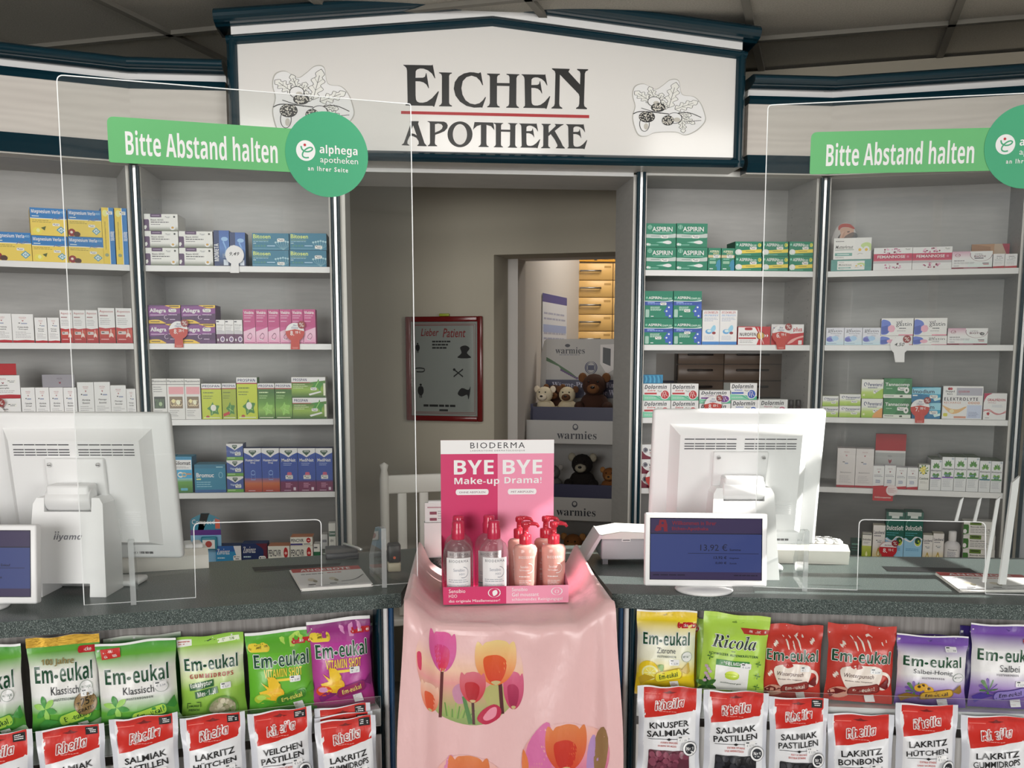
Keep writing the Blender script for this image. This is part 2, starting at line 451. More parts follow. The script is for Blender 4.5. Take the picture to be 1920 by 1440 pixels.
# the wall behind the shelving with the doorway to the store room
def wallpt(u, z, d=0): p = WALLP.o + WALLP.U * u + DEEP * d; return (p.x, p.y, z)
uj, zl_ = WALLP.uz(926, 478)
uj2 = uj + 1.0
m = MB()
def wallbox(u0, u1, z0, z1, d0, d1, mt):
    vs = [wallpt(u, z, d) for z in (z0, z1) for u, d in ((u0, d0), (u1, d0), (u1, d1), (u0, d1))]
    m.add(vs, [(0, 1, 5, 4), (2, 3, 7, 6), (4, 5, 6, 7), (3, 2, 1, 0), (3, 0, 4, 7), (1, 2, 6, 5)], WHITE, mt)
wallbox(-3.4, uj, 0, ZCEIL, 0, .2, 'plaster'); wallbox(uj2, 2.6, 0, ZCEIL, 0, .2, 'plaster'); wallbox(uj, uj2, zl_, ZCEIL, 0, .2, 'plaster')
structure(m, 'wall_back')
m = MB(); wallbox(uj - .0, uj + .045, 0, zl_, .2, .32, 'plaster_pale'); wallbox(uj, uj2, zl_ - .0, zl_ + .06, .2, .32, 'plaster_pale'); structure(m, 'trim_1')
m = MB(); wallbox(uj - .06, uj + .0, 0, ZCEIL, .32, 3.2, 'plaster_pale'); structure(m, 'wall_store_left')
m = MB(); wallbox(uj - .06, uj + 3, 0, ZCEIL, 3.0, 3.1, 'plaster_pale'); structure(m, 'wall_store_back')
m = MB(); wallbox(uj + 2.6, uj + 2.7, 0, ZCEIL, .2, 3.1, 'plaster_pale'); structure(m, 'wall_store_right')
# side walls, and the shop front behind the camera with its windows and street door
m = MB(); m.box(-3.6, -3.5, -3.5, 5.0, 0, ZCEIL, WHITE, 'plaster_pale'); structure(m, 'wall_left')
m = MB()
X0, YA, YB = 2.3, .9, 2.4                         # window projection at the right, out of the picture
SY0, SY1, SZ0, SZ1 = 1.63, 2.30, 1.30, 2.50       # opening of the side window the sun comes through
m.box(X0, X0 + .12, YA, SY0, 0, ZCEIL, WHITE, 'plaster_pale'); m.box(X0, X0 + .12, SY1, YB, 0, ZCEIL, WHITE, 'plaster_pale')
m.box(X0, X0 + .12, SY0, SY1, 0, SZ0, WHITE, 'plaster_pale'); m.box(X0, X0 + .12, SY0, SY1, SZ1, ZCEIL, WHITE, 'plaster_pale')
m.box(X0 + .12, 5.8, YA, YA + .1, 0, ZCEIL, WHITE, 'plaster_pale'); m.box(5.7, 5.8, -3.5, YA, 0, ZCEIL, WHITE, 'plaster_pale'); structure(m, 'wall_right')
m = MB()
for y in (SY0, 1.84, 2.08, SY1 - .04): m.box(X0 + .03, X0 + .08, y, y + .035, SZ0, SZ1, WHITE)
for z in (SZ0, 1.72, 2.12, SZ1 - .04): m.box(X0 + .03, X0 + .08, SY0, SY1, z, z + .035, WHITE)
structure(m, 'window_1')
m = MB(); yb = -3.6
m.box(-3.6, 5.8, yb, yb + .1, 2.62, ZCEIL, WHITE, 'plaster_pale'); m.box(-3.6, 5.8, yb, yb + .1, 0, .7, WHITE, 'plaster_pale'); m.box(-.6, .55, yb, yb + .1, .7, 2.62, WHITE, 'plaster_pale'); m.box(1.75, 2.85, yb, yb + .1, .7, 2.62, WHITE, 'plaster_pale')
structure(m, 'wall_front')
m = MB()
for x in (-3.6, -2.1, -.66, .55, 1.1, 1.69, 2.85, 4.3, 5.74): m.box(x, x + .06, yb + .02, yb + .08, .7, 2.62, WHITE)
for x0, x1 in ((-3.6, -.6), (.55, 1.75), (2.85, 5.8)):
    for z in (.7, 2.0, 2.56): m.box(x0, x1, yb + .02, yb + .08, z, z + .06, WHITE)
structure(m, 'window_2')

# ------------------------------------------------------------------ shelving
BAYS = {}; BAYU = {}
def bay(key, pl, u0, u1, label, shelves=(1, 2, 3, 4), depth=.28, back=True):
    t = root('shelf_unit', label, 'shelving', pl.at((u0 + u1) / 2, 0), pl.a, 'bays of the wall shelving')
    w = (u1 - u0) / 2; BAYS[key] = pl; BAYU[key] = (u0 + .0015, u1 - .0015)
    if back is True:
        m = MB(); m.box(-w, w, depth, depth + .015, 0, ZSOF, WHITE, 'laminate'); m.build('back_panel', t)
    else:
        for z0, z1, xa, xb in back:
            m = MB(); m.box(xa, xb, depth, depth + .015, z0, z1, WHITE, 'laminate'); m.build('back_panel', t)
    for s in (-1, 1):
        m = MB(); x = s * w
        m.box(min(x, x + s * .009), max(x, x + s * .009), .004, depth, 0, ZSOF, WHITE, 'laminate')
        for i in range(60):
            for y in (.04, depth - .05):
                z = .4 + i * .028
                if ZSOF - .05 > z: m.add([(x - s * .0006, y + dy, z + dz) for dy, dz in ngon(0, 0, .0022, None, 6)], [tuple(range(6))], H('55524e'), 'matte')
        m.box(min(x, x + s * .009), max(x, x + s * .009), 0, .004, 0, ZSOF, H('cfccc6'), 'plastic'); m.build('side_panel', t)
    m = MB(); m.box(-w - .009, w + .009, .012, depth, ZSOF, ZSOF + .022, WHITE, 'laminate'); m.box(-w - .009, w + .009, 0, .012, ZSOF, ZSOF + .016, H('e2dfd9'), 'plastic'); m.build('top_board', t)
    for k in shelves:
        m = MB(); z = ZL[k]
        m.box(-w + .001, w - .001, .004, depth - .002, z - .019, z, WHITE, 'laminate'); m.box(-w + .001, w - .001, 0, .004, z - .019, z, H('efece4'), 'plastic'); m.build('shelf', t)
    return t
uL = LO.uz(0, 560)[0]; uR0 = RO_.uz(1551, 525)[0]; uR1 = RO_.uz(1902, 525)[0]
bay('LO', LO, uL - .24, -.028, 'grey shelf bay angled at the far left, holding blue and yellow boxes')
bay('LC', CEN, -.868, -.266, 'grey shelf bay between the left post and the doorway', (1, 2, 3, 4, 5))
BH = [(0, ZL[3], -.299, .299), (ZL[2] - .03, ZSOF, -.299, .299), (ZL[3], ZL[2] - .03, -.299, -.188)]
bay('RC', CEN, .807, 1.405, 'grey shelf bay right of the doorway, filled with green boxes', (1, 2, 3, 4, 5), back=BH)
bay('RO', RO_, uR0, uR1 + .012, 'grey shelf bay angled at the far right beside the navy post', (1, 2, 3, 4, 5))
# passage frame between the two centre bays
t = root('passage_lining', 'grey laminate lining of the passage under the pediment sign', 'door lining', CEN.at(.27, 0))
m = MB(); m.box(-.50, -.482, 0, .30, 0, ZSOF + .0, WHITE, 'laminate'); m.box(-.50, -.482, -.004, 0, 0, ZSOF, H('cfccc6'), 'plastic'); m.build('side_panel', t)
m = MB(); m.box(.49, .508, 0, .30, 0, ZSOF + .0, WHITE, 'laminate'); m.box(.49, .508, -.004, 0, 0, ZSOF, H('cfccc6'), 'plastic'); m.build('side_panel', t)
m = MB(); m.box(-.482, .49, 0, .30, ZSOF - .006, ZSOF + .02, WHITE, 'laminate'); m.box(-.482, .49, -.004, 0, ZSOF - .006, ZSOF + .016, H('e8e5df'), 'plastic'); m.build('top_board', t)

def post(pl, u, label, h=ZSOF + .012, ang=None):
    t = root('shelf_post', label, 'post', pl.at(u, 0), pl.a if ang is None else ang, 'navy and chrome posts between the bays')
    m = MB(); m.box(-.004, .004, -.02, -.001, 0, h, H('f0efec'), 'chrome'); m.build('light_strip', t)
    for s in (-1, 1):
        m = MB(); n = 5; x = s * .010
        pr = [(x + .0062 * cos(q), -.014 - .012 * sin(q)) for q in [pi * i / 8 for i in range(9)]] + [(x - .0062, -.001), (x + .0062, -.001)]
        vs = [(px, py, z) for z in (0, h) for px, py in pr]; k = len(pr)
        m.add(vs, [(i, (i + 1) % k, k + (i + 1) % k, k + i) for i in range(k)] + [tuple(range(k - 1, -1, -1)), tuple(range(k, 2 * k))], NAVY, 'gloss', False); m.build('navy_strip', t)
post(CEN, -.887, 'navy and chrome post between the two bays left of the doorway', ang=.18)
post(CEN, -.2435, 'navy and chrome post at the left edge of the doorway')
post(CEN, .784, 'navy and chrome post at the right edge of the doorway')
post(CEN, 1.432, 'navy and chrome post between the two bays right of the doorway', ang=-.19)
post(RO_, uR1 + .035, 'navy and chrome post at the outer end of the far right bay')

# shelf sliver beyond the last post
t = root('display_cabinet', 'grey cabinet edge beyond the outermost navy post on the right', 'cabinet', RO_.at(uR1 + .06, 0, .02), RO_.a - .3)
m = MB(); m.box(0, .5, .0, .02, 0, 1.62, H('a8adb4'), 'plastic'); m.build('panel', t)
m = MB(); m.box(0, .012, -.008, .0, 0, 1.9, NAVY, 'gloss'); m.build('navy_edge', t)
for z in (1.25, 1.0):
    m = MB(); m.box(.02, .5, -.05, .0, z - .02, z, H('efece4')); m.build('shelf', t)

# ------------------------------------------------------------------ cornices
def cornice(pl, u0, u1, label, e0=0.0, e1=0.0, out=.07):
    """mouldings over the bays; e0/e1 shear the ends so that neighbouring runs meet in a mitre"""
    q = CEN.off(.07); z = lambda y: q.uz(321, y)[1]
    zc0, zc1, zs1, zd0, zf0, zt0 = z(115), z(139.5), z(151), z(152), z(168), z(269)
    zb = CEN.off(.085).uz(1480, 323.5)[1]
    t = root('cornice', label, 'cornice', pl.at(0, 0), pl.a, 'cornice runs over the shelving')
    def run(prof, c, mt, name, sm=False):
        m = MB(); k = len(prof); vs = []
        for u, e in ((u0, e0), (u1, e1)):
            for y, zz in prof: vs.append((u + e * -y, -y, zz))
        m.add(vs, [(i, (i + 1) % k, k + (i + 1) % k, k + i) for i in range(k)], c, mt, sm); m.add(vs, [tuple(range(k)), tuple(range(2 * k - 1, k - 1, -1))], c, mt); m.build(name, t)
    h = zc0 - zc1
    rd = [(out + .035 + .03 * sin(pi * i / 10), zc1 + .006 + (h - .006) * (.5 - .5 * cos(pi * i / 10))) for i in range(11)]
    run([(0, zc1 + .004)] + [(out + .01, zc1), (out + .03, zc1 + .004)] + rd + [(0, zc0)], NAVY, 'gloss', 'crown_moulding')
    run([(0, zs1), (out - .012, zs1), (out - .004, zc1 + .002), (0, zc1 + .002)], H('efebe2'), 'plastic', 'pale_strip')
    run([(0, zf0), (out + .004, zf0), (out + .014, (zf0 + zd0) / 2), (out + .006, zd0), (0, zd0)], NAVY, 'gloss', 'upper_moulding')
    run([(0, zt0), (out, zt0), (out, zf0), (0, zf0)], WHITE, 'wood_pale', 'fascia_board')
    run([(.004, zb), (out + .002, zb), (out + .016, (zb + zt0) / 2), (out + .006, zt0), (.004, zt0)], NAVY, 'gloss', 'lower_moulding')
    run([(.004, zb - .004), (out - .004, zb - .004), (out - .004, zb), (.004, zb)], H('b5b1aa'), 'plastic', 'underside_board')
    return zc0
tl, tr_ = math.tan(.357 / 2), math.tan(.3805 / 2)
zc0 = cornice(LO, uL - .3, 0, 'navy cornice with pale fascia over the far left angled bay', 0, -tl)
cornice(CEN, -.887, -.575, 'short navy cornice with pale fascia left of the pediment sign', tl, 0)
cornice(CEN, 1.13, 1.432, 'short navy cornice with pale fascia right of the pediment sign', 0, -tr_)
cornice(RO_, 0, 1.6, 'navy cornice with pale fascia over the far right angled bay', tr_, 0)

# ------------------------------------------------------------------ pediment sign
SG = CEN.off(.13)
def sg(px, py, o=0.0): p = SG.off(o).hit(px, py); return (p.x, p.y, p.z)
def sgl(px, py): p = SG.hit(px, py); return (p.x, p.z)
t = root('pharmacy_sign', 'gabled white sign over the doorway with black lettering and red rule', 'sign', (0, 0, 0))
zb = sgl(1000, 307.5)[1]
xl, xr = sgl(434, 200)[0], sgl(1391, 200)[0]
zl, zr = sgl(430, 75)[1], sgl(1390, 100)[1]; ze = (zl + zr) / 2; xa = (xl + xr) / 2; za = sgl(922, 38)[1]
m = MB(); m.plate([(xl, zb), (xr, zb), (xr, ze), (xa, za), (xl, ze)], YS - .13, YS - .002, H('d9d7d4'), 'gloss', 'plastic', H('b0ada8'))
A = Art()
LET = []
def let(org, pts, holes=()): LET.append(([(org[0] + x / 10.667, org[1] + y / 10.667) for x, y in pts], [[(org[0] + x / 10.667, org[1] + y / 10.667) for x, y in h] for h in holes]))
S1, S2, S3, S4 = (750, 110), (930, 110), (750, 200), (930, 200)
EB = [(65, 122), (635, 132), (655, 118), (706, 392), (695, 395), (640, 300), (560, 235), (470, 200), (400, 197), (345, 215), (315, 250), (310, 383), (460, 380), (500, 360), (520, 285), (530, 290), (580, 590), (570, 592), (530, 520), (470, 475), (400, 455), (310, 452), (312, 740), (320, 820), (345, 860), (390, 878), (460, 880), (540, 860), (640, 790), (720, 700), (765, 648), (778, 660), (690, 950), (680, 965), (650, 945), (110, 935), (110, 920), (148, 890), (152, 850), (140, 240), (130, 190), (100, 155), (65, 132)]
HB = [(-178, 297), (80, 303), (80, 318), (40, 335), (22, 370), (20, 485), (270, 490), (270, 370), (255, 335), (210, 318), (210, 303), (468, 313), (468, 325), (428, 345), (410, 390), (405, 900), (418, 945), (458, 970), (458, 987), (203, 980), (205, 965), (245, 945), (262, 905), (268, 548), (20, 542), (18, 890), (30, 935), (75, 960), (75, 977), (-178, 972), (-178, 960), (-140, 935), (-122, 890), (-122, 370), (-135, 335), (-178, 315)]
def fitb(pts, x0, y0, x1, y1):
    a0 = min(p[0] for p in pts); a1 = max(p[0] for p in pts); c0 = min(p[1] for p in pts); c1 = max(p[1] for p in pts)
    return [(x0 + (x - a0) / (a1 - a0) * (x1 - x0), y0 + (y - c0) / (c1 - c0) * (y1 - y0)) for x, y in pts]
let(S1, EB)
let(S1, [(780, 272), (1040, 280), (1035, 297), (1000, 310), (982, 345), (982, 880), (995, 915), (1040, 940), (1040, 957), (780, 953), (780, 940), (820, 915), (838, 880), (838, 345), (825, 310), (780, 285)])
let(S1, [(1610, 272), (1620, 290), (1662, 530), (1648, 532), (1600, 440), (1530, 370), (1430, 340), (1330, 370), (1255, 450), (1228, 590), (1250, 720), (1310, 830), (1400, 895), (1500, 915), (1590, 890), (1660, 830), (1705, 765), (1720, 775), (1645, 985), (1630, 975), (1480, 980), (1330, 945), (1200, 860), (1110, 740), (1075, 600), (1095, 470), (1170, 360), (1280, 295), (1400, 270), (1480, 275), (1570, 292)])
let(S2, HB); let(S2, fitb(EB, 510, 308, 1085, 1008))
let(S2, [(1120, 192), (1475, 205), (1470, 225), (1448, 260), (1680, 515), (1688, 300), (1675, 255), (1622, 225), (1622, 205), (1845, 212), (1843, 232), (1795, 255), (1778, 300), (1760, 900), (1768, 950), (1820, 990), (1818, 1012), (1600, 1005), (1602, 985), (1650, 955), (1665, 905), (1670, 760), (1655, 710), (1278, 318), (1265, 900), (1275, 950), (1328, 985), (1325, 1002), (1108, 997), (1110, 980), (1160, 945), (1175, 900), (1188, 300), (1175, 250), (1120, 210)])
let(S3, [(205, 290), (375, 290), (372, 312), (362, 340), (490, 730), (535, 780), (535, 792), (345, 786), (345, 772), (375, 745), (372, 690), (330, 625), (260, 590), (205, 582), (190, 600), (150, 690), (148, 740), (190, 770), (190, 778), (35, 772), (35, 760), (75, 730), (215, 340), (200, 310)], [[(262, 375), (335, 575), (290, 545), (212, 530), (215, 500)]])
let(S3, [(550, 290), (880, 300), (930, 325), (955, 375), (945, 430), (890, 490), (800, 530), (705, 562), (697, 720), (705, 755), (745, 780), (745, 792), (555, 790), (555, 778), (590, 755), (600, 720), (598, 340), (588, 315), (550, 300)], [[(700, 350), (760, 338), (825, 350), (855, 390), (840, 440), (790, 480), (700, 518)]])
let(S3, ngon(1200, 553, 250, 258, 36), [ngon(1198, 555, 142, 206, 32)])
let(S3, [(1490, 308), (1850, 318), (1868, 325), (1888, 470), (1870, 450), (1820, 390), (1730, 365), (1728, 735), (1738, 775), (1775, 795), (1775, 808), (1568, 805), (1568, 795), (1605, 770), (1618, 735), (1618, 362), (1540, 385), (1480, 440), (1460, 470)])
let(S4, fitb(HB, -45, 322, 430, 822)); let(S4, fitb(EB, 462, 332, 885, 835))
let(S4, [(912, 342), (1097, 345), (1095, 358), (1060, 375), (1050, 410), (1055, 520), (1190, 390), (1195, 370), (1175, 355), (1175, 345), (1353, 350), (1350, 362), (1300, 385), (1175, 485), (1300, 700), (1335, 780), (1378, 825), (1375, 838), (1195, 832), (1195, 822), (1225, 800), (1228, 765), (1170, 650), (1095, 550), (1048, 590), (1045, 770), (1052, 800), (1085, 818), (1085, 832), (900, 830), (900, 818), (935, 800), (945, 770), (948, 410), (940, 375), (912, 355)])
let(S4, fitb(EB, 1400, 347, 1825, 853))
for pts, holes in LET:
    A.P(pts, H('131312', 1))
    for h in holes: A.P(h, H('d9d7d4'))
A.P([(752, 208), (1104.8, 215.8), (1104.8, 221.5), (752, 213.5)], H('b01820', 1))
m.art(A, lambda x, y, l: sg(x, y, .0006 + l * .00003), 'plastic')
m.build('sign_panel', t)
YF = YS - .13
def bar(mb, p, q, w, y0, y1, c, mt):
    """straight rail from p to q in the sign plane, half-round towards the viewer"""
    p, q = Vector((p[0], 0, p[1])), Vector((q[0], 0, q[1])); d = (q - p).normalized(); n = Vector((-d.z, 0, d.x)); k = 7
    pr = [(w * (i / (k - 1) - .5), y0 + (y1 - y0) * (.15 + .85 * sin(pi * i / (k - 1)))) for i in range(k)]
    vs = [c0 + n * a + Vector((0, b, 0)) for c0 in (p, q) for a, b in [(-w / 2, y0)] + pr + [(w / 2, y0)]]; k += 2
    mb.add(vs, [(i, (i + 1) % k, k + (i + 1) % k, k + i) for i in range(k)] + [tuple(range(k - 1, -1, -1)), tuple(range(k, 2 * k))], c, mt)
m = MB(); fw = .032
zi = zb + fw / 2
bar(m, (xl - .008, zi), (xr + .008, zi), fw, YF, YF - .022, NAVY, 'gloss')
for x in (xl + .008, xr - .008): bar(m, (x, zb), (x, ze + .005), fw, YF, YF - .022, NAVY, 'gloss')
bar(m, (xl - .008, ze - .004), (xa, za - .004), fw * .9, YF, YF - .022, NAVY, 'gloss'); bar(m, (xa, za - .004), (xr + .008, ze - .004), fw * .9, YF, YF - .022, NAVY, 'gloss'); m.build('sign_frame', t)
m = MB()
for s in (-1, 1):
    xe = xl if s < 0 else xr
    pts = [(xe - .008 * -s * -1, ze + .01), (xa, za + .01), (xa, za + .034), (xe - .008 * -s * -1, ze + .034)]
    m.plate(pts, YF - .012, YF + .05, H('efebe2'), 'plastic')
m.build('pale_strip', t)
m = MB()
for s in (-1, 1):
    xe = (xl if s < 0 else xr); xo = xe + s * .036; sl = (za - ze) / abs(xa - xe)
    z0 = ze - .036 * sl
    k = 9; prf = [(0, .032), (-.02, .032)] + [(-.03 - .04 * sin(pi * i / 8), .036 + .044 * (.5 - .5 * cos(pi * i / 8))) for i in range(9)] + [(.1, .08), (.1, .034)]
    vs = []
    for xx, zz in ((xo, z0), (xa, za)):
        for y, h in prf: vs.append((xx, YF + y, zz + h))
    k = len(prf); m.add(vs, [(i, (i + 1) % k, k + (i + 1) % k, k + i) for i in range(k)] + [tuple(range(k)), tuple(range(2 * k - 1, k - 1, -1))], NAVY, 'gloss')
    m.add([(xo, YF - .03, z0 + .05), (xo, YF + .1, z0 + .05), (xe + s * .0, YF + .1, ze - .01), (xe + s * .0, YF - .004, ze - .01), (xo, YF - .03, z0 + .036)], [(0, 1, 2, 3, 4)], NAVY, 'gloss')
m.build('crown_moulding', t)
# acorn stickers (drawn outline of the left one; the right one is the same print)
INK = H('1b1a19', 1)
def acorns(A):
    cut = spline([(.06, .32), (.09, .17), (.2, .13), (.33, .22), (.42, .16), (.52, .06), (.62, .08), (.66, .3), (.8, .34), (.88, .44), (.93, .6), (.94, .75), (.84, .9), (.7, .98), (.58, .93), (.34, .94), (.22, 1.0), (.12, .96), (.06, .7), (.09, .5)], 5)
    A.P([(.5 + (x - .5) * 1.03, .52 + (y - .52) * 1.03) for x, y in cut], H('a8a6a0')); A.P(cut, H('eeeadf'))
    def leaf(bx, by, tx, ty, w):
        b, e = Vector((bx, by)), Vector((tx, ty)); d = e - b; n = Vector((-d.y, d.x)).normalized() * w
        S = [(0, .1), (.12, .75), (.22, .35), (.36, 1), (.48, .45), (.62, .95), (.74, .4), (.86, .6), (1, .05)]
        pts = [tuple(b + d * q + n * r) for q, r in S] + [tuple(b + d * q - n * r) for q, r in reversed(S)]
        pts = spline(pts, 3); A.P(pts, H('e6e2d8')); A.K(pts + [pts[0]], .006, INK); A.K([tuple(b), tuple(b + d * .8)], .006, INK)
        for q in (.3, .55):
            for s in (-1, 1): A.K([tuple(b + d * q), tuple(b + d * (q + .16) + n * s * .6)], .004, H('6a6863', 1))
    leaf(.28, .42, .08, .25, .075); leaf(.34, .42, .26, .17, .06); leaf(.36, .46, .42, .28, .06)
    leaf(.5, .52, .59, .1, .085); leaf(.58, .55, .86, .42, .075); leaf(.62, .62, .78, .66, .05); leaf(.66, .68, .82, .8, .05); leaf(.66, .7, .68, .95, .05); leaf(.46, .55, .42, .4, .05)
    A.K(spline([(.06, .63), (.14, .59), (.3, .6), (.5, .63)], 4, False), .014, INK); A.K(spline([(.16, .53), (.28, .58), (.4, .62)], 4, False), .01, INK); A.K(spline([(.6, .62), (.75, .61), (.9, .69)], 4, False), .011, INK); A.K([(.72, .76), (.9, .74)], .008, INK)
    rg = random.Random(3)
    def acorn(nx, ny, nrx, nry, cx, cy, crx, cry):
        A.E(nx, ny, nrx + .009, nry + .009, INK); A.E(nx, ny, nrx, nry, H('efebe1')); A.E(nx + nrx * .35, ny + nry * .35, nrx * .5, nry * .45, H('b5b1a8'))
        A.E(cx, cy, crx, cry, INK)
        for _ in range(46):
            q, r = rg.uniform(0, 2 * pi), math.sqrt(rg.random()) * .88
            A.E(cx + crx * r * cos(q), cy + cry * r * sin(q), .009, .008, H('c9c5bb'), 6)
    acorn(.2, .8, .055, .12, .23, .68, .1, .095); acorn(.32, .42, .075, .075, .37, .52, .09, .075); acorn(.57, .7, .085, .085, .49, .74, .075, .085)
for i, (x0, y0, x1, y1) in enumerate(((502, 121, 672, 254), (1178, 147, 1330, 258))):
    A = Art(); acorns(A); m = MB()
    m.art(A, lambda x, y, l: sg(x0 + (x1 - x0) * x, y0 + (y1 - y0) * (y - .03), .0008 + l * .000012), 'card')
    m.build('acorn_sticker', t)
# ------------------------------------------------------------------ cartons on the shelves
REG = {'A': (0, 380, 4.8), 'B': (240, 380, 4.8), 'C': (0, 660, 4.8), 'D': (240, 660, 4.8), 'F': (1180, 380, 4.8), 'G': (1520, 380, 4.8), 'H': (1180, 660, 4.8), 'I': (1520, 660, 4.8), 'J': (360, 880, 4.8), 'K': (1500, 860, 4.5)}
BOOK = {}
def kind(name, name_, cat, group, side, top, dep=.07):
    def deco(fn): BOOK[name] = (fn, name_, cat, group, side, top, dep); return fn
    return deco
INKG = H('55565a', 1); RED = H('b3202c'); GRN = H('0f7a5c')
MBX = ('medicine_box', 'medicine box')

@kind('verla', *MBX, 'blue and yellow magnesium boxes', H('d9b43e'), H('2f7fc0'), .10)
def _(A, v):
    A.R(0, 0, 1, 1, H('dfc459')); A.R(0, 0, 1, .37, H('2674b4')); A.R(0, .37, 1, .395, H('f0ecd8'))
    A.T('Magnesium Verla', 'b', .04, .06, .82, .23, H('f2f2ee')); A.T('400', 'r', .83, .08, .96, .17, H('9fc6e4'))
    A.R(.05, .29, .24, .32, H('d0e2ef')); A.K([(.6, .42), (.68, .32), (.74, .4), (.82, .31), (.95, .36)], .02, H('6a6f8f')); A.K([(.63, .36), (.78, .4), (.9, .3)], .014, H('4f5a86'))
    A.L(.05, .45, .6, .56, 2, H('8a7a3a')); A.P([(.7, .78), (.83, .64), (.96, .78), (.83, .92)], H('3a8fae')); A.P([(.74, .78), (.83, .68), (.92, .78), (.83, .88)], H('cfe2d8')); A.T('45', 'b', .78, .74, .88, .82, H('2f7fa0'))
    if v == 0: A.E(.18, .84, .13, .13, H('e9cf55')); A.P([(.28, .72), (.42, .66), (.38, .82)], H('4e5a2c')); A.E(.2, .82, .05, .07, H('f3e49a'))
    else: A.E(.1, .86, .11, .14, H('8c1f24')); A.E(.09, .85, .04, .05, H('e9d3c8')); A.E(.25, .92, .1, .1, H('4a2b20'))
    A.sticker(.6, .54, .2, .1)
@kind('verla_upright', *MBX, 'blue and yellow magnesium boxes', H('2674b4'), H('d9b43e'), .10)
def _(A, v):
    A.R(0, 0, .58, 1, H('e6c24b')); A.R(.58, 0, 1, 1, H('2674b4')); A.R(.55, 0, .6, 1, H('f0ecd8'))
    A.T('Magnesium Verla', 'b', .79 - .335, .44, .79 + .335, .56, H('f2f2ee'), pi / 2, .24); A.E(.3, .1, .22, .06, H('efdc8d')); A.sticker(.4, .06, .5, .06); A.E(.3, .84, .16, .03, H('8f9a78'))
    A.L(.22, .25, .3, .75, 20, H('8a7a3a'), .7)
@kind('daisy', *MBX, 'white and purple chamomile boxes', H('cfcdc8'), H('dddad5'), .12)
def _(A, v):
    A.R(0, 0, 1, 1, H('e3e0d9')); A.G(0, .72, 1, [(.72, H('e3e0d9')), (1, H('5d6650'))]); A.R(.19, 0, .52, .2, H('4b2a55')); A.R(.23, .07, .47, .11, H('9d8aa5'))
    A.P([(0, .32), (.13, .32), (.15, .38), (.15, 1), (0, 1)], H('4b2a55')); A.P([(0, .7), (.06, .66), (.08, .78), (.04, .92), (0, .9)], H('e3e0d9'))
    A.T('Bisacin ADGC', 'B', .2, .3, .58, .4, H('2f2d30')); A.L(.2, .46, .75, .56, 1, H('4a484a'), .5); A.L(.2, .6, .6, .7, 1, H('77757a'), .4); A.sticker(.6, .12, .2, .14); A.E(.9, .16, .03, .06, H('3c3f39'))
    for k in range(10):
        q = 2 * pi * k / 10; A.E(.84 + .06 * cos(q), .8 + .11 * sin(q), .028, .05, H('f2efe6'), 8)
    A.E(.84, .8, .04, .06, H('c69a3c'))
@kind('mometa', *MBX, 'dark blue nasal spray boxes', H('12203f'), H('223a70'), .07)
def _(A, v):
    A.R(0, 0, 1, 1, H('1d3162')); A.G(.35, 0, 1, [(0, H('2f57a0')), (.5, H('4e79b8')), (1, H('142247'))]); A.T('MOMETA', 'b', .12 - .55, .55, .12 + .6, .69, H('eef0f4'), -pi / 2, .43)
    A.E(.7, .24, .22, .06, H('8fb6dc')); A.K([(.6, .3), (.78, .5), (.7, .7)], .08, H('7fa8d8')); A.R(.6, .82, .9, .98, H('c9d2df')); A.L(.55, .66, .9, .78, 3, H('cdd8ea'))
@kind('bitosen', *MBX, 'petrol blue tablet boxes', H('164f63'), H('1f6b85'), .11)
def _(A, v):
    A.R(0, 0, 1, 1, H('236f8c')); A.T('Bitosen', 'B', .03, .07, .5, .32, H('c9d86f')); A.R(.03, .4, .45, .42, H('9fb560')); A.L(.03, .48, .62, .54, 1, H('9cc2cf'), .5); A.L(.03, .58, .12, .64, 1, H('c9dde3'), .6)
    for k in range(4): A.R(.07 + .08 * k, .7, .12 + .08 * k, .8, H('3f8278'))
    A.R(.4, .72, .62, .77, H('a8c8e2')); A.R(0, .9, .8, .92, H('7fb3c4'))
    for k in range(7): A.K([(.84, .98), (.84 + .05 * (k - 3), .75), (.84 + .075 * (k - 3), .45 + .03 * abs(k - 3))], .012, H('7aa9b8'))
    for k in range(7): A.E(.84 + .075 * (k - 3) * .9, .45 + .03 * abs(k - 3), .03, .06, H('9fc3cd'), 10)
    A.sticker(.68, .3 if v else .72, .2, .2)
@kind('allegra', *MBX, 'purple and yellow allergy boxes', H('4c1f56'), H('5c2766'), .1)
def _(A, v):
    A.R(0, 0, 1, 1, H('55245f')); A.P([(0, .1), (1, .0), (1, .62), (0, .62)], H('7a3a80')); A.P([(0, .66), (1, .45), (1, .8), (0, .9)], H('43194f'))
    A.P(spline([(.52, .02), (.75, .0), (1, .0), (1, .14), (.78, .17), (.62, .08)], 4), H('dcb63a')); A.R(.65, .04, .95, .1, H('6a5520'))
    A.P(spline([(0, .83), (.3, .8), (.48, .93), (.5, 1), (0, 1)], 3), H('dcb63a')); A.R(.06, .88, .34, .93, H('6a5520'))
    A.T('Allegra', 'H', .04, .18, .55, .46, H('f3eef3')); A.R(.05, .52, .48, .55, H('d6c2d8')); A.K(arc(.55, .66, .06, .11, .6, 5.2), .015, H('d6c2d8')); A.sticker(.63, .2, .24, .18); A.L(.62, .5, .95, .6, 1, H('cdb4d2'), .4); A.L(.66, .76, .9, .84, 1, H('cdb4d2'), .5)
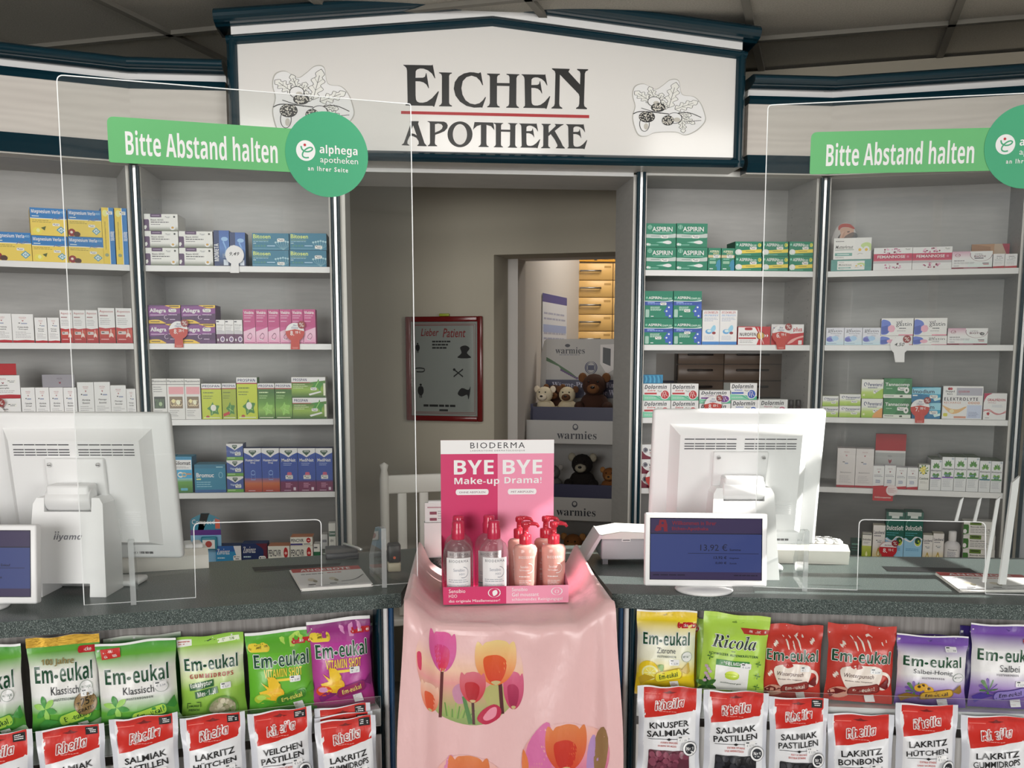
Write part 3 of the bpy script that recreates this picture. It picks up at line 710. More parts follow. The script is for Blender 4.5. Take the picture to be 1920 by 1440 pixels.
@kind('eyedrop', *MBX, 'small white and purple drop boxes', H('c5c2c4'), H('d5d2d2'), .05)
def _(A, v):
    A.R(0, 0, 1, 1, H('dedbdb')); A.R(0, .6, 1, 1, H('5a2a55')); A.R(.05, .05, .35, .1, H('4a4a55')); A.T('Allergo', 'r', .08, .18, .9, .26, INKG); A.L(.08, .3, .9, .5, 3, H('8b8890'))
    A.P(rrect(.05, .46, .95, .6, .05), H('bdbac0')); A.E(.7, .82, .26, .12, H('d9cfe0')); A.E(.7, .82, .17, .08, H('7a5f8a')); A.E(.18, .85, .08, .06, H('e6dfe8'))
@kind('vivi', *MBX, 'pink nasal spray boxes', H('a33a70'), H('b24a7e'), .06)
def _(A, v):
    A.R(0, 0, 1, 1, H('bb4d86')); A.R(0, 0, 1, .52, H('b23c78')); A.P([(0, .65), (1, .52), (1, 1), (0, 1)], H('e3b3c8')); A.G(0, .72, 1, [(.72, H('e3b3c8')), (1, H('d68fb2'))])
    A.T('Vividrin', 'B', .08, .05, .88, .14, H('f5e6ee')); A.L(.1, .18, .9, .3, 2, H('e7b9cf')); A.L(.1, .34, .8, .4, 1, H('e7b9cf'))
    A.K(spline([(.3, .8), (.55, .7), (.7, .78), (.5, .88), (.32, .82)], 4, False), .03, H('8a5570')); A.K([(.25, .86), (.6, .9)], .02, H('f3e3ea')); A.R(.06, .965, .94, .985, H('8b2d5e'))
@kind('weleda', *MBX, 'white boxes with a red foot', H('cfcdcb'), H('dcdad8'), .06)
def _(A, v):
    A.R(0, 0, 1, 1, H('e4e3e1')); A.P([(0, .92), (.2, .925), (.6, .905), (1, .92), (1, 1), (0, 1)], H('a81f2c')); A.T('WELEDA', 'rw', .33, .1, .67, .14, H('a85a60')); A.R(.36, .16, .64, .17, H('c99a9c')); A.P([(.46, .2), (.5, .23), (.54, .2), (.54, .23), (.5, .26), (.46, .23)], H('9a3a44'))
    A.T(('Arnica', 'Calendula', 'Plantago', 'Babylotion')[v % 4], 'B', .25, .43, .75, .48, H('3b3a3d')); A.T(('Essenz', 'Zahngel', 'Bronchial', 'Calendula')[v % 4], 'B', .28, .51, .72, .555, H('3b3a3d')); A.L(.14, .62, .88, .86, 5, H('a5a4a6'))
    A.R(.2 + .1 * (v % 3), .3, .28 + .1 * (v % 3), .33, H('3a3a3a')); A.R(.32 + .1 * (v % 3), .31, .6 + .1 * (v % 3), .345, H('8f98b0'))
@kind('weleda_wide', *MBX, 'white boxes with a red foot', H('cfcdcb'), H('dcdad8'), .08)
def _(A, v):
    A.R(0, 0, 1, 1, H('e4e3e1')); A.P([(0, .86), (.6, .83), (1, .85), (1, 1), (0, 1)], H('a81f2c')); A.T('WELEDA', 'rw', .25, .12, .5, .2, H('a85a60')); A.P([(.34, .28), (.38, .33), (.42, .28), (.42, .33), (.38, .38), (.34, .33)], H('8a3a44')); A.T('Euphrasia', 'B', .2, .4, .55, .48, H('3b3a3d')); A.T('Augentropfen', 'B', .14, .52, .6, .6, H('3b3a3d')); A.L(.1, .66, .8, .8, 2, H('a5a4a6')); A.sticker(.52, .2, .34, .14)
@kind('grey_lying', *MBX, 'white boxes with a red foot', H('77757c'), H('8a8890'), .07)
def _(A, v):
    A.R(0, 0, 1, 1, H('8b8990')); A.T('WELEDA', 'rw', .45, .25, .62, .38, H('5d5360')); A.P([(.51, .55), (.54, .62), (.57, .55), (.57, .65), (.54, .75), (.51, .65)], H('803040'))
@kind('red_top', 'display_card', 'display card', None, H('8e1620'), H('9e1a26'), .05)
def _(A, v): A.R(0, 0, 1, 1, H('a3141f'))
@kind('aspecton', *MBX, 'white and red cough syrup boxes', H('cfcdcb'), H('d8d5d2'), .06)
def _(A, v):
    A.R(0, 0, 1, 1, H('e2e0de')); A.P([(0, .55), (.4, .58), (1, .55), (1, 1), (0, 1)], H('b2313a')); A.G(0, .62, 1, [(.62, H('c0503f')), (1, H('9f1d2c'))]); A.T('Aspecton', 'r', .08, .06, .9, .15, H('a03038')); A.L(.1, .2, .7, .26, 1, H('9f7a7c'), .6); A.L(.1, .3, .9, .5, 4, H('9b9a9e'))
    A.P(rrect(.1, .66, .6, .75, .03), H('c9c0bf')); A.R(.15, .68, .32, .71, H('444444')); A.K([(.72, .6), (.72, .7)], .04, H('f0dcd8')); A.P(spline([(.72, .7), (.84, .74), (.86, .84), (.74, .8), (.6, .84), (.62, .74)], 3), H('e9c9c2')); A.L(.1, .88, .6, .93, 1, H('e0b0b0'), .5)
@kind('phyto', *MBX, 'white and black herbal syrup boxes', H('b9b8b6'), H('c9c8c6'), .06)
def _(A, v):
    A.R(0, 0, 1, 1, H('d5d4d1')); A.T('Phytobronchi', 'b', .03, .04, .97, .1, H('242426')); A.R(0, .13, 1, .15, H('8f8f8f')); A.L(.1, .2, .9, .36, 3, H('77777a')); A.R(.12, .44, .88, .73, H('2c3430') if v == 0 else H('7d6a54'))
    if v == 0:
        for k in range(6): A.K(spline([(.2 + .1 * k, .72), (.25 + .1 * k, .58), (.18 + .12 * k, .5)], 4, False), .03, H('6f8f68'))
        A.E(.55, .62, .12, .05, H('9fb58c'))
    else:
        for k in range(4): A.K(arc(.3 + .14 * k, .6, .12, .07, 0, 5.5), .02, H('d8c8a0'))
        A.R(.1, .2, .95, .38, H('d99aa0')); A.E(.35, .55, .1, .05, H('e6d29a')); A.E(.62, .58, .12, .06, H('efe0c0'))
    A.L(.1, .78, .7, .95, 4, H('8a8a8c'))
@kind('prospan', *MBX, 'green ivy syrup boxes', H('3c6a24'), H('d8d8d0'), .06)
def _(A, v):
    base = (H('b6c233'), H('9aa930'), H('b9c631'), H('3f6f2a'), H('3f6f2a'))[v]
    A.R(0, 0, 1, 1, base)
    if v >= 3: A.G(0, 0, 1, [(.2, H('35602a')), (.55, H('5f9238')), (.75, H('86b24e')), (1, H('2d5a24'))])
    A.R(0, 0, 1, .13, H('e3e1e3')); A.R(0, .13, 1, .16, H('9c3a3a')); A.T('PROSPAN', 'b', .06, .035, .92, .105, H('2b2a5e')); A.L(.08, .24, .8, .3, 1, H('6a7a30') if v < 3 else H('c9dcae'), .5); A.L(.08, .34, .7, .46, 2, H('6a7a30') if v < 3 else H('a7c78a'), .35)
    A.P(spline([(.55, .52), (.62, .6), (.88, .62), (.8, .74), (.84, .86), (.62, .84), (.45, .9), (.4, .76), (.26, .7), (.44, .62)], 3), H('3f7d33') if v < 3 else H('8cbf5a')); A.K([(.5, .86), (.6, .6)], .02, H('a8d07a')); A.K([(.45, .7), (.75, .78)], .015, H('a8d07a'))
    if v in (0, 2): A.E(.58, .68, .14, .09, H('dfe6d2')); A.E(.28, .93, .09, .035, H('a84a30'))
    if v == 1: A.P([(.05, .85), (.5, .78), (.52, .86), (.07, .93)], H('b5302a'))
    A.R(.08, .95, .9, .97, H('d9e3c0'))
@kind('prospan_wide', *MBX, 'green ivy syrup boxes', H('d8d8d0'), H('d8d8d0'), .1)
def _(A, v):
    A.R(0, 0, 1, 1, H('4f7f30')); A.G(0, .25, 1, [(.25, H('3a6a2c')), (.6, H('8fb04a')), (1, H('2c5626'))]); A.P([(0, 0), (1, 0), (1, .16), (.5, .26), (0, .26)], H('e3e1e3')); A.R(0, .24, .55, .28, H('9c3a3a')); A.T('PROSPAN', 'b', .05, .06, .45, .19, H('2b2a5e')); A.L(.05, .34, .5, .6, 3, H('d5e4b8'), .3)
    A.P(spline([(.8, .08), (.83, .25), (.93, .3), (.86, .5), (.84, .68), (.74, .5), (.58, .5), (.66, .35), (.58, .24), (.74, .26)], 3), H('3f8a35')); A.K([(.66, .6), (.8, .2)], .02, H('a0cf74')); A.P([(.5, .82), (.85, .68), (.88, .74), (.53, .9)], H('e2e6dc')); A.R(.94, .3, 1, .9, H('dce3c8')); A.sticker(.56, .5, .18, .14)
@kind('silomat', *MBX, 'blue and green cough boxes', H('1f6f8f'), H('3aa0c0'), .08)
def _(A, v):
    A.R(0, 0, 1, 1, H('3aa0cc')); A.R(0, .68, 1, 1, H('3f7d2f')); A.G(0, .6, 1, [(.6, H('8fc0c8')), (.7, H('5f9a40')), (1, H('2f6a28'))]); A.R(0, 0, 1, .08, H('1f7fa8')); A.R(.03, .09, .97, .36, H('e3e3e3')); A.T('Silomat', 'B', .06, .12, .92, .23, H('1c1c26')); A.L(.1, .27, .9, .34, 2, H('77777c')); A.K(arc(.35, .5, .15, .06, .8, 5.6), .04, H('e8e3d2')); A.K(arc(.55, .5, .12, .05, 0, 6.2), .035, H('c8b48a')); A.R(.66, .46, .95, .5, H('c0845a')); A.P(rrect(.33, .87, .72, .94, .03), H('5fb0c8'))
@kind('bromuc', *MBX, 'blue and green cough boxes', H('125a78'), H('1f86a0'), .09)
def _(A, v): A.R(0, 0, 1, 1, H('1b7a9a')); A.R(0, .0, 1, .14, H('176a88')); A.R(0, .9, 1, 1, H('1a5590')); A.T('Bromuc', 'B', .06, .3, .62, .46, H('e3eef2')); A.R(.06, .5, .2, .55, H('d6dc8a')); A.L(.06, .62, .6, .85, 3, H('8fc4d4')); A.K(arc(.84, .38, .06, .1, 0, 6.2), .012, H('9fd0dc')); A.R(.7, .08, .92, .11, H('9fd0dc'))
def vicks(A, y0, y1, w):
    h = y1 - y0
    A.P([(.5 - w, y0 + .02), (.5 + w, y0 + .02), (.5 + w * 1.1, y0 + h * .4), (.5, y1), (.5 - w * 1.1, y0 + h * .4)], H('1f4a35')); A.T('VICKS', 'b', .5 - w * .75, y0 + h * .22, .5 + w * .75, y0 + h * .44, H('e0e6e0'))
@kind('vapo', *MBX, 'blue and green chest rub boxes', H('2a3f7a'), H('c9c9cc'), .07)
def _(A, v): A.R(0, 0, 1, 1, H('2f4a92')); A.P([(0, 0), (1, 0), (1, .1), (.5, .4), (0, .1)], H('dedee0')); vicks(A, .05, .36, .14); A.T('VapoRub', 'B', .2, .45, .85, .63, H('b9c9ea')); A.R(0, .8, 1, 1, H('5f9a3c')); A.R(.05, .85, .5, .89, H('bcd8a0')); A.sticker(.5, .52, .36, .2)
@kind('vick_tall', *MBX, 'tall blue cough and cold syrup boxes', H('1f2f6a'), H('2a3a70'), .06)
def _(A, v):
    A.R(0, 0, 1, 1, H('274a9c')); A.G(0, .2, 1, [(.2, H('23459a')), (.7, H('2f4fa2')), (.76, H('2f4fa2'))])
    if v == 0: A.G(0, .68, 1, [(.68, H('6a5a90')), (.8, H('c0653a')), (.9, H('b24a22')), (1, H('9c2f28'))])
    else: A.R(0, .76, 1, 1, H('6f2350')); A.R(0, .74, 1, .77, H('4a2f78'))
    A.P(spline([(0, 0), (1, 0), (1, .1), (.72, .15), (.5, .21), (.28, .15), (0, .1)], 1), H('dedee0')); vicks(A, .03, .17, .2)
    if v == 0: A.T('Husten-Löser', 'B', .08, .24, .92, .3, H('dfe6f4')); A.T('Sirup', 'B', .36, .31, .64, .36, H('dfe6f4')); A.K(arc(.5, .56, .12, .05, 0, 6.2), .02, H('7f9fd4')); A.K([(.4, .56), (.38, .72), (.62, .72), (.6, .56)], .02, H('7f9fd4'))
    else: A.T('MediNait', 'B', .1, .235, .9, .31, H('eef0f6')); A.L(.2, .34, .8, .42, 2, H('a9bbe2')); A.P(rrect(.4, .55, .66, .68, .05), H('c05a78')); A.sticker(.3, .62, .42, .09); A.L(.3, .8, .7, .92, 4, H('c58aa8'), .5); A.R(.74, .9, .88, .97, H('d9c9d8'))
    A.R(.2, .965, .6, .975, H('d8c8d8'))
@kind('aspirin', *MBX, 'green and silver headache tablet boxes', H('0a5a44'), H('0f6a50'), .1)
def _(A, v):
    A.R(0, 0, 1, 1, GRN); A.K(arc(.12, .16, .065, .085, 0, 6.2), .012, H('a9d8c8')); A.R(.055, .15, .185, .165, H('a9d8c8')); A.R(.112, .08, .128, .24, H('a9d8c8')); A.T('ASPIRIN', 'B', .2, .14, .88, .34, H('f0f4f0')); A.R(.22, .37, .86, .41, H('5fa890'))
    A.P(spline([(0, .46), (.5, .48), (.8, .46), (1, .43), (1, .58), (.8, .61), (0, .61)], 3), H('b9c4c0')); A.R(.16, .52, .45, .55, H('7d8f88')); A.sticker(.5, .49, .24, .14)
    A.P([(.33, .8), (.6, .75), (.72, .72), (.78, .8), (.72, .87), (.6, .84)], H('8fcab8')); A.P(spline([(.55, .8), (.72, .72), (.84, .76), (.84, .84), (.72, .87)], 3), H('dcefe8')); A.E(.06, .89, .05, .055, H('dcefe8')); A.E(.12, .9, .04, .05, H('b9dccf')); A.R(.17, .9, .42, .92, H('8fcab8'))
@kind('aspirin_small', *MBX, 'green and silver headache tablet boxes', H('0a5a44'), H('0f6a50'), .08)
def _(A, v): A.R(0, 0, 1, 1, GRN); A.T('ASPIRIN', 'B', .12, .1, .85, .2, H('e6e3c0')); A.T('EFFECT', 'b', .4, .21, .85, .28, H('d9cf9a')); A.R(0, .31, 1, .43, H('c9b890')); A.sticker(.4, .3, .5, .14); A.L(.15, .47, .75, .55, 1, H('8fcab8'), .5); A.P(rrect(.12, .58, .62, .7, .03), H('8fb8a0')); A.P(spline([(.95, .52), (.7, .6), (.66, .72), (.58, .8), (.7, .84), (.72, .98), (1, .98)], 3), H('2f86a8')); A.R(.12, .9, .4, .94, H('cfe6dc'))
@kind('aspirin_c', *MBX, 'green and yellow effervescent tablet boxes', H('0a5a44'), H('0f6a50'), .1)
def _(A, v): A.R(0, 0, 1, 1, GRN); A.E(.07, .22, .04, .08, H('7fc4ac')); A.T('ASPIRIN', 'B', .15, .13, .6, .34, H('eef4ee')); A.T('PLUS', 'b', .61, .2, .8, .34, H('d5e6d8')); A.E(.92, .24, .065, .13, H('d6d24a')); A.T('C', 'b', .88, .16, .95, .31, H('2f6a3a')); A.P([(.15, .62), (1, .52), (1, .76), (.15, .84)], H('dcc54a')); A.R(.4, .66, .75, .7, H('8f8440')); A.E(.13, .74, .13, .2, H('cfd6d0')); A.E(.16, .7, .07, .12, H('eef0ec')); A.sticker(.55, .36, .26, .2); A.R(.1, .9, .6, .93, H('7fc4ac'))
@kind('complex', *MBX, 'green and blue cold granule boxes', H('0a5a44'), H('0f6a50'), .1)
def _(A, v):
    A.R(0, 0, 1, 1, H('117a5e')); A.E(.07, .25, .04, .045, H('6fb89e')); A.T('ASPIRIN', 'B', .13, .2, .58, .3, H('eef4ee')); A.T('COMPLEX', 'b', .59, .24, .96, .31, H('c5e0d2')); A.P(spline([(0, .36), (.5, .37), (.8, .36), (1, .32), (1, .36), (.8, .39), (0, .39)], 2), H('cfe0d8')); A.R(0, .39, 1, .53, H('2a4a9c')); A.R(.1, .41, .35, .44, H('8fa8dc')); A.L(.1, .46, .75, .51, 1, H('8fa8dc'), .5)
    A.P(spline([(1, .5), (.82, .54), (.74, .66), (.68, .76), (.74, .8), (.74, .92), (.84, .93), (.86, 1), (1, 1)], 3), H('2f57b0'))
    for x, y in ((.86, .6), (.78, .74), (.9, .92)): A.E(x, y, .035, .035, H('cfe4f4'), 10); A.E(x, y, .018, .018, H('ffffff'), 8)
    A.P(rrect(.03, .68, .16, .97, .03), H('9fc0b4')); A.L(.2, .58, .62, .74, 4, H('bfe0d2'), .5); A.R(.22, .92, .32, .95, H('d5eae0'))
    A.sticker(.55 if v == 0 else .38, (.42, .7, .68, .5)[v], .22, .1)
@kind('eudo', *MBX, 'white and blue pain tablet boxes', H('c5c8d0'), H('d5d8de'), .05)
def _(A, v): A.R(0, 0, 1, 1, H('dde0e4')); A.T('EUDORLIN', 'z', .08, .03, .92, .1, H('a8343c')); A.T('IBUPROFEN', 'z', .08, .12, .92, .18, H('7f9fc8')); A.L(.1, .22, .9, .34, 3, H('8a9ab8')); A.E(.38, .62, .2, .07, H('5f9fd0')); A.P(spline([(.45, .6), (.6, .46), (.74, .44), (.78, .55), (.6, .66)], 3), H('8fc4e6')); A.E(.4, .6, .12, .04, H('cfe6f2')); A.E(.68, .66, .11, .04, H('8a2f34')); A.L(.12, .75, .88, .88, 3, H('a9b4c4')); A.R(0, .91, 1, 1, H('3f7fc0'))
@kind('nurofen', *MBX, 'red and white pain tablet boxes', H('a5242c'), H('b52a32'), .06)
def _(A, v): A.R(0, 0, 1, 1, H('e0dedc')); A.P([(.5, 0), (1, 0), (1, 1), (.58, 1), (.68, .5)], H('b5202a')); A.R(.0, 0, .52, .04, H('c23a40')); A.P(rrect(.2, .06, .44, .2, .05), H('a02028')); A.T('NUROFEN', 'b', .05, .34, .55, .52, H('3a1a1c')); A.R(.02, .6, .56, .68, H('b5202a')); A.L(.05, .74, .5, .94, 3, H('8f8d8d')); A.E(.7, .5, .13, .24, H('7a1a1c')); A.E(.7, .5, .1, .19, H('c9a24a')); A.K([(.6, .05), (.8, .95)], .02, H('e6c9c4')); A.P([(.82, .4), (.87, .5), (.82, .6)], H('f2e2e0')); A.P([(.89, .4), (.94, .5), (.89, .6)], H('f2e2e0'))
@kind('plus', *MBX, 'red and white pain tablet boxes', H('c9c5c3'), H('d5d2d0'), .06)
def _(A, v): A.R(0, 0, 1, 1, H('e2e0de')); A.T('plus', 'B', .68, .14, .95, .38, H('b5202a')); A.P([(.05, .16), (.12, .16), (.08, .3), (.12, .3)], H('1f5f9c')); A.R(.7, .33, .96, .35, H('c98a8c')); A.P([(0, .55), (1, .4), (1, 1), (0, 1)], H('b5202a')); A.P(spline([(.5, .95), (.62, .75), (.85, .6), (1, .55), (1, .62), (.8, .72), (.64, .9)], 3), H('d9a29c')); A.P(rrect(.84, .78, .95, .98, .02), H('d8d5d4'))
def dolo(A, sub, col, y=.66):
    A.R(0, 0, 1, 1, H('e0e2df')); A.P([(0, .66), (.3, .7), (1, .78), (1, 1), (0, 1)], H('4fae8c')); A.P([(0, .66), (.4, .74), (.7, 1), (0, 1)], H('7cc4a4')); A.K([(.45, .66), (.75, .98)], .012, H('e6f0ea')); A.T('Dolormin', 'i', .05, .06, .86, .32, H('20242e')); A.T(sub, 'i', .16, .36, .45, .46, col); A.R(.05, .54, .5, .64, col); A.E(.8, y, .17, .29, H('e6e6e4')); A.E(.8, y, .145, .25, col)
    A.K(spline([(.72, y + .12), (.74, y - .12), (.82, y - .16), (.84, y), (.9, y + .1)], 3, False), .02, H('e9d2d0')); A.K([(.78, y - .05), (.8, y + .18)], .02, H('e9d2d0')); A.sticker(.5, .38, .22, .15)
    A.L(.06, .84, .5, .92, 1, H('d5ece0'), .4)
for _n, _s, _c in (('dolo_red', 'Extra', H('b3262e')), ('dolo_violet', 'für Frauen', H('6a2f8a')), ('dolo_blue', 'Schmerz', H('2f57b0')), ('dolo_pink', 'Migräne', H('b5607c'))):
    kind(_n, *MBX, 'white and green pain tablet boxes', H('c5c9c6'), H('d5d8d5'), .08)(lambda A, v, s=_s, c=_c: dolo(A, s, c))
@kind('pack_blue', 'plastic_packet', 'packet', None, H('1f6f98'), H('2a86ac'), .05)
def _(A, v):
    A.R(0, 0, 1, 1, H('2a7fa8'))
    for k in range(9): A.K([(.05 + .1 * k, .1), (.1 + .1 * k, .5), (.04 + .11 * k, .95)], .03, H('5fb0cc') if k % 2 else H('1a5a80'))
@kind('volta', *MBX, 'white and dark red plaster boxes', H('c5c2c2'), H('d8d5d4'), .08)
def _(A, v): A.R(0, 0, 1, 1, H('e2e0e0')); A.P(spline([(0, .45), (.1, .7), (.3, .88), (.55, .95), (.9, .9), (1, .85), (1, 1), (0, 1)], 3), H('6f1730')); A.E(.1, .38, .07, .17, H('4a4a58')); A.K(arc(.1, .38, .05, .12, .4, 5.8), .01, H('d8d5d8')); A.T('VoltaDect', 'B', .2, .3, .62, .48, H('2f3040')); A.R(.22, .55, .6, .6, H('8a2f40')); A.L(.22, .66, .5, .72, 1, H('8f8d93'), .5)
@kind('mutter', *MBX, 'white and green feverfew boxes', H('c9c9c2'), H('d5d5ce'), .08)
def _(A, v):
    x0, y0, x1, y1 = (0, 0, 1, 1) if v == 0 else (.16, .12, .83, .9)
    if v: A.R(0, 0, 1, 1, H('4f8f88'))
    f = lambda x: x0 + (x1 - x0) * x
    g = lambda y: y0 + (y1 - y0) * y
    A.R(x0, y0, x1, y1, H('e3e2da')); A.T('Mutterkraut', 'h', f(.05), g(.34), f(.52), g(.5), H('3a3c3a')); A.L(f(.05), g(.14), f(.3), g(.2), 1, INKG, .5); A.R(f(.04), g(.54), f(.54), g(.57), H('8a9a92')); A.R(f(.04), g(.7), f(.5), g(.84), H('6fa39a')); A.R(f(.1), g(.75), f(.42), g(.79), H('cfe2dc')); A.L(f(.05), g(.9), f(.3), g(.94), 1, INKG, .5)
    A.P(spline([(f(.72), g(.35)), (f(.85), g(.22)), (f(.99), g(.3)), (f(.99), g(.6)), (f(.8), g(.6))], 3), H('b9cf8a'))
    for cx, cy in ((.7, .56), (.87, .56)):
        for k in range(9):
            q = 2 * pi * k / 9; A.E(f(cx + .055 * cos(q)), g(cy + .11 * sin(q)), (x1 - x0) * .035, (y1 - y0) * .06, H('f2f0e8'), 8)
        A.E(f(cx), g(cy), (x1 - x0) * .04, (y1 - y0) * .07, H('d9b23c'))
    A.K([(f(.64), g(.78)), (f(.7), g(.72)), (f(.78), g(.76))], .012, H('4a5a3a'))
@kind('fem', *MBX, 'white and crimson cranberry boxes', H('c9c2c4'), H('d8d2d3'), .1)
def _(A, v):
    A.R(0, 0, 1, 1, H('e3dfde')); A.R(0, .27, 1, .59, H('b8294e')); A.G(0, .45, 1, [(.45, H('a8264e')), (.59, H('c5485e'))]); A.R(0, .6, 1, .7, H('b5b0b2')); A.T('FEMANNOSE', 'B', .1, .34, .82, .47, H('f2e2e6')); A.R(.86, .36, .92, .46, H('c8708a'))
    rg = random.Random(5 + v)
    for cy, n in ((.14, 16), (.8, 16)):
        for k in range(n): A.E(.48 + rg.uniform(-.2, .22), cy + rg.uniform(-.1, .12), rg.uniform(.015, .035), rg.uniform(.02, .045), (H('7a1a3a'), H('c98aa4'), H('b05a80'), H('d9b2c4'))[k % 4], 10)
    A.sticker(.8, .04, .16, .1)
@kind('omni', *MBX, 'white and wine red probiotic boxes', H('a8a0a2'), H('d0c8ca'), .1)
def _(A, v): A.R(0, 0, 1, 1, H('dfe0de')); A.G(0, .0, .45, [(0, H('c99ab0')), (.35, H('ddd6d8')), (.5, H('dfe0de'))]); A.G(.4, .6, 1, [(.55, H('dfe3e0')), (.9, H('cfe0da'))]); A.R(0, .92, 1, 1, H('7a1a34')); A.R(.3, .945, .65, .97, H('c9a2ae')); A.K(arc(.72, .2, .27, .38, .0, 3.4), .012, H('6a1a34')); A.T('OMNi', 'r', .56, .13, .75, .22, H('7a7478')); A.T('BiOTiC', 'b', .55, .24, .86, .35, H('5a1a34')); A.R(.56, .38, .78, .43, H('4a3a44')) if v == 0 else A.E(.86, .34, .055, .09, H('1e1e22')); A.E(.88, .3, .05, .1, H('e6dfe2')) if v == 0 else A.T('10', 'b', .83, .3, .89, .38, H('f0f0f0')); A.K(arc(.14, .22, .06, .09, 0, 6.2), .014, H('8a2f48')); A.K([(.11, .22), (.14, .26), (.19, .17)], .014, H('8a2f48')); A.L(.05, .52, .42, .6, 1, H('6a6468'), .5); A.L(.05, .63, .66, .76, 2, H('8f8a8e')); A.L(.05, .82, .22, .88, 1, INKG, .4); A.R(.76, .68, .92, .72, H('4a2a34')); A.R(.78, .75, .92, .79, H('a8505a'))
@kind('white_red', *MBX, 'white boxes with a red foot', H('c9c5c3'), H('d8d5d3'), .06)
def _(A, v): A.R(0, 0, 1, 1, H('e2dfdd')); A.P([(0, .88), (1, .85), (1, 1), (0, 1)], H('a81f2c')); A.T('WELEDA', 'rw', .3, .08, .7, .12, H('a8787c')); A.L(.3, .16, .9, .22, 1, H('333333'), .5); A.T('€ 10,95', 'B', .3, .27, .85, .34, H('555555')); A.L(.15, .4, .9, .5, 2, H('77757a')); A.L(.15, .56, .85, .8, 4, H('b5b2b4'))
@kind('gast_baby', *MBX, 'white and blue stomach drop boxes', H('b5bcd4'), H('c8cde0'), .06)
def _(A, v): A.R(0, 0, 1, 1, H('d3d4e4')); A.G(0, .45, 1, [(.45, H('d3d4e4')), (1, H('b8d2e2'))]); A.T('vel', 'r', .1, .06, .4, .16, H('3a3c48')); A.T('gastin', 'r', .1, .13, .88, .29, H('3a3c48')); A.T('Blähfrei Baby', 'b', .26, .31, .86, .37, H('5a5c6c')); A.L(.5, .42, .85, .56, 3, H('8a8c9c')); A.P(ngon(.27, .66, .25, .17, 7), H('7f86c8')); A.P(ngon(.5, .62, .22, .15, 7, .4), H('9fc0de')); A.P(ngon(.2, .7, .18, .12, 7), H('5f64b0')); A.R(.05, .9, .6, .93, H('8a9cb4'))
@kind('gastin', *MBX, 'white, blue and pink stomach tablet boxes', H('c5bfc4'), H('d5d0d2'), .09)
def _(A, v): A.R(0, 0, 1, 1, H('e0dcda')); A.P(spline([(0, .15), (.14, .1), (.28, .25), (.3, .6), (.2, .9), (.06, .95), (0, .85)], 3), H('5f74c4')); A.P([(0, .5), (.2, .4), (.22, .85), (.04, .92)], H('4457a8')); A.P(ngon(.32, .6, .12, .22, 7), H('dca6b8')); A.T('vel', 'r', .46, .12, .64, .3, H('3a3c48')); A.T('gastin', 'r', .46, .24, .94, .52, H('3a3c48')); A.L(.56, .56, .82, .66, 1, INKG, .5); A.R(.55, .93, 1, 1, H('d98fa2')); A.L(.5, .72, .9, .8, 1, H('9a969c'), .4)
def peren(A, y0=.0):
    A.R(0, 0, 1, 1, H('dde0da')); A.G(0, .4, 1, [(.4, H('dde0da')), (.68, H('b4cc6a')), (1, H('8fb43a'))]); A.K(arc(.18, .26, .06, .09, 1.2, 6.6), .03, H('2f3f6a')); A.T('Perenterol', 'B', .3, .17, .95, .36, H('343e68')); A.L(.3, .41, .8, .5, 1, H('5f6480'), .5); A.sticker(.55, .56, .3, .18)
@kind('peren_small', *MBX, 'white and lime green yeast capsule boxes', H('b9c09a'), H('c9d0b0'), .07)
def _(A, v): peren(A)
@kind('peren', *MBX, 'white and lime green yeast capsule boxes', H('b9c09a'), H('c9d0b0'), .08)
def _(A, v):
    peren(A); A.P(spline([(.6, .8), (.8, .6), (1, .5), (1, 1), (.55, 1)], 3), H('9fc04a') if v == 0 else H('d89a5a')); A.P(star(.12, .82, .03, .09, 5), H('e6f2b4'))
@kind('tanna', *MBX, 'dark green tannin tablet boxes', H('1f5a34'), H('2a6a3e'), .08)
def _(A, v): A.R(0, 0, 1, 1, H('2b6e40')); A.P([(.3, 0), (.8, 0), (.4, .82), (0, .82), (0, .4)], H('3a7f4c')); A.R(0, .82, 1, 1, H('d8dcd2')); A.T('Tannacomp', 'B', .06, .22, .92, .44, H('e6ece0')); A.L(.1, .5, .4, .58, 1, H('a9cfae'), .4); A.sticker(.5, .44, .28, .18); A.E(.82, .6, .09, .16, H('dfe6da')); A.E(.82, .6, .03, .06, H('2b4a30')); A.L(.05, .88, .4, .94, 1, INKG, .5); A.P([(.58, .88), (.68, .86), (.7, .94), (.6, .95)], H('33402f'))
@kind('imod', *MBX, 'turquoise diarrhoea tablet boxes', H('146a86'), H('2a86a4'), .08)
def _(A, v): A.R(0, 0, 1, 1, H('2a96b8')); A.P([(0, .1), (.85, 0), (1, 0), (1, .45), (0, .42)], H('8fc8da')); A.T('Imodium', 'B', .03, .14, .78, .4, H('16304e')); A.P(spline([(0, .5), (.4, .46), (.7, .62), (1, .7), (1, 1), (0, 1)], 3), H('1a6f9c')); A.R(.03, .5, .2, .58, H('d8ecf2')); A.P([(.75, .75), (1, .65), (1, .8), (.8, .9)], H('bfe2ec')); A.sticker(.62, .5, .28, .22)
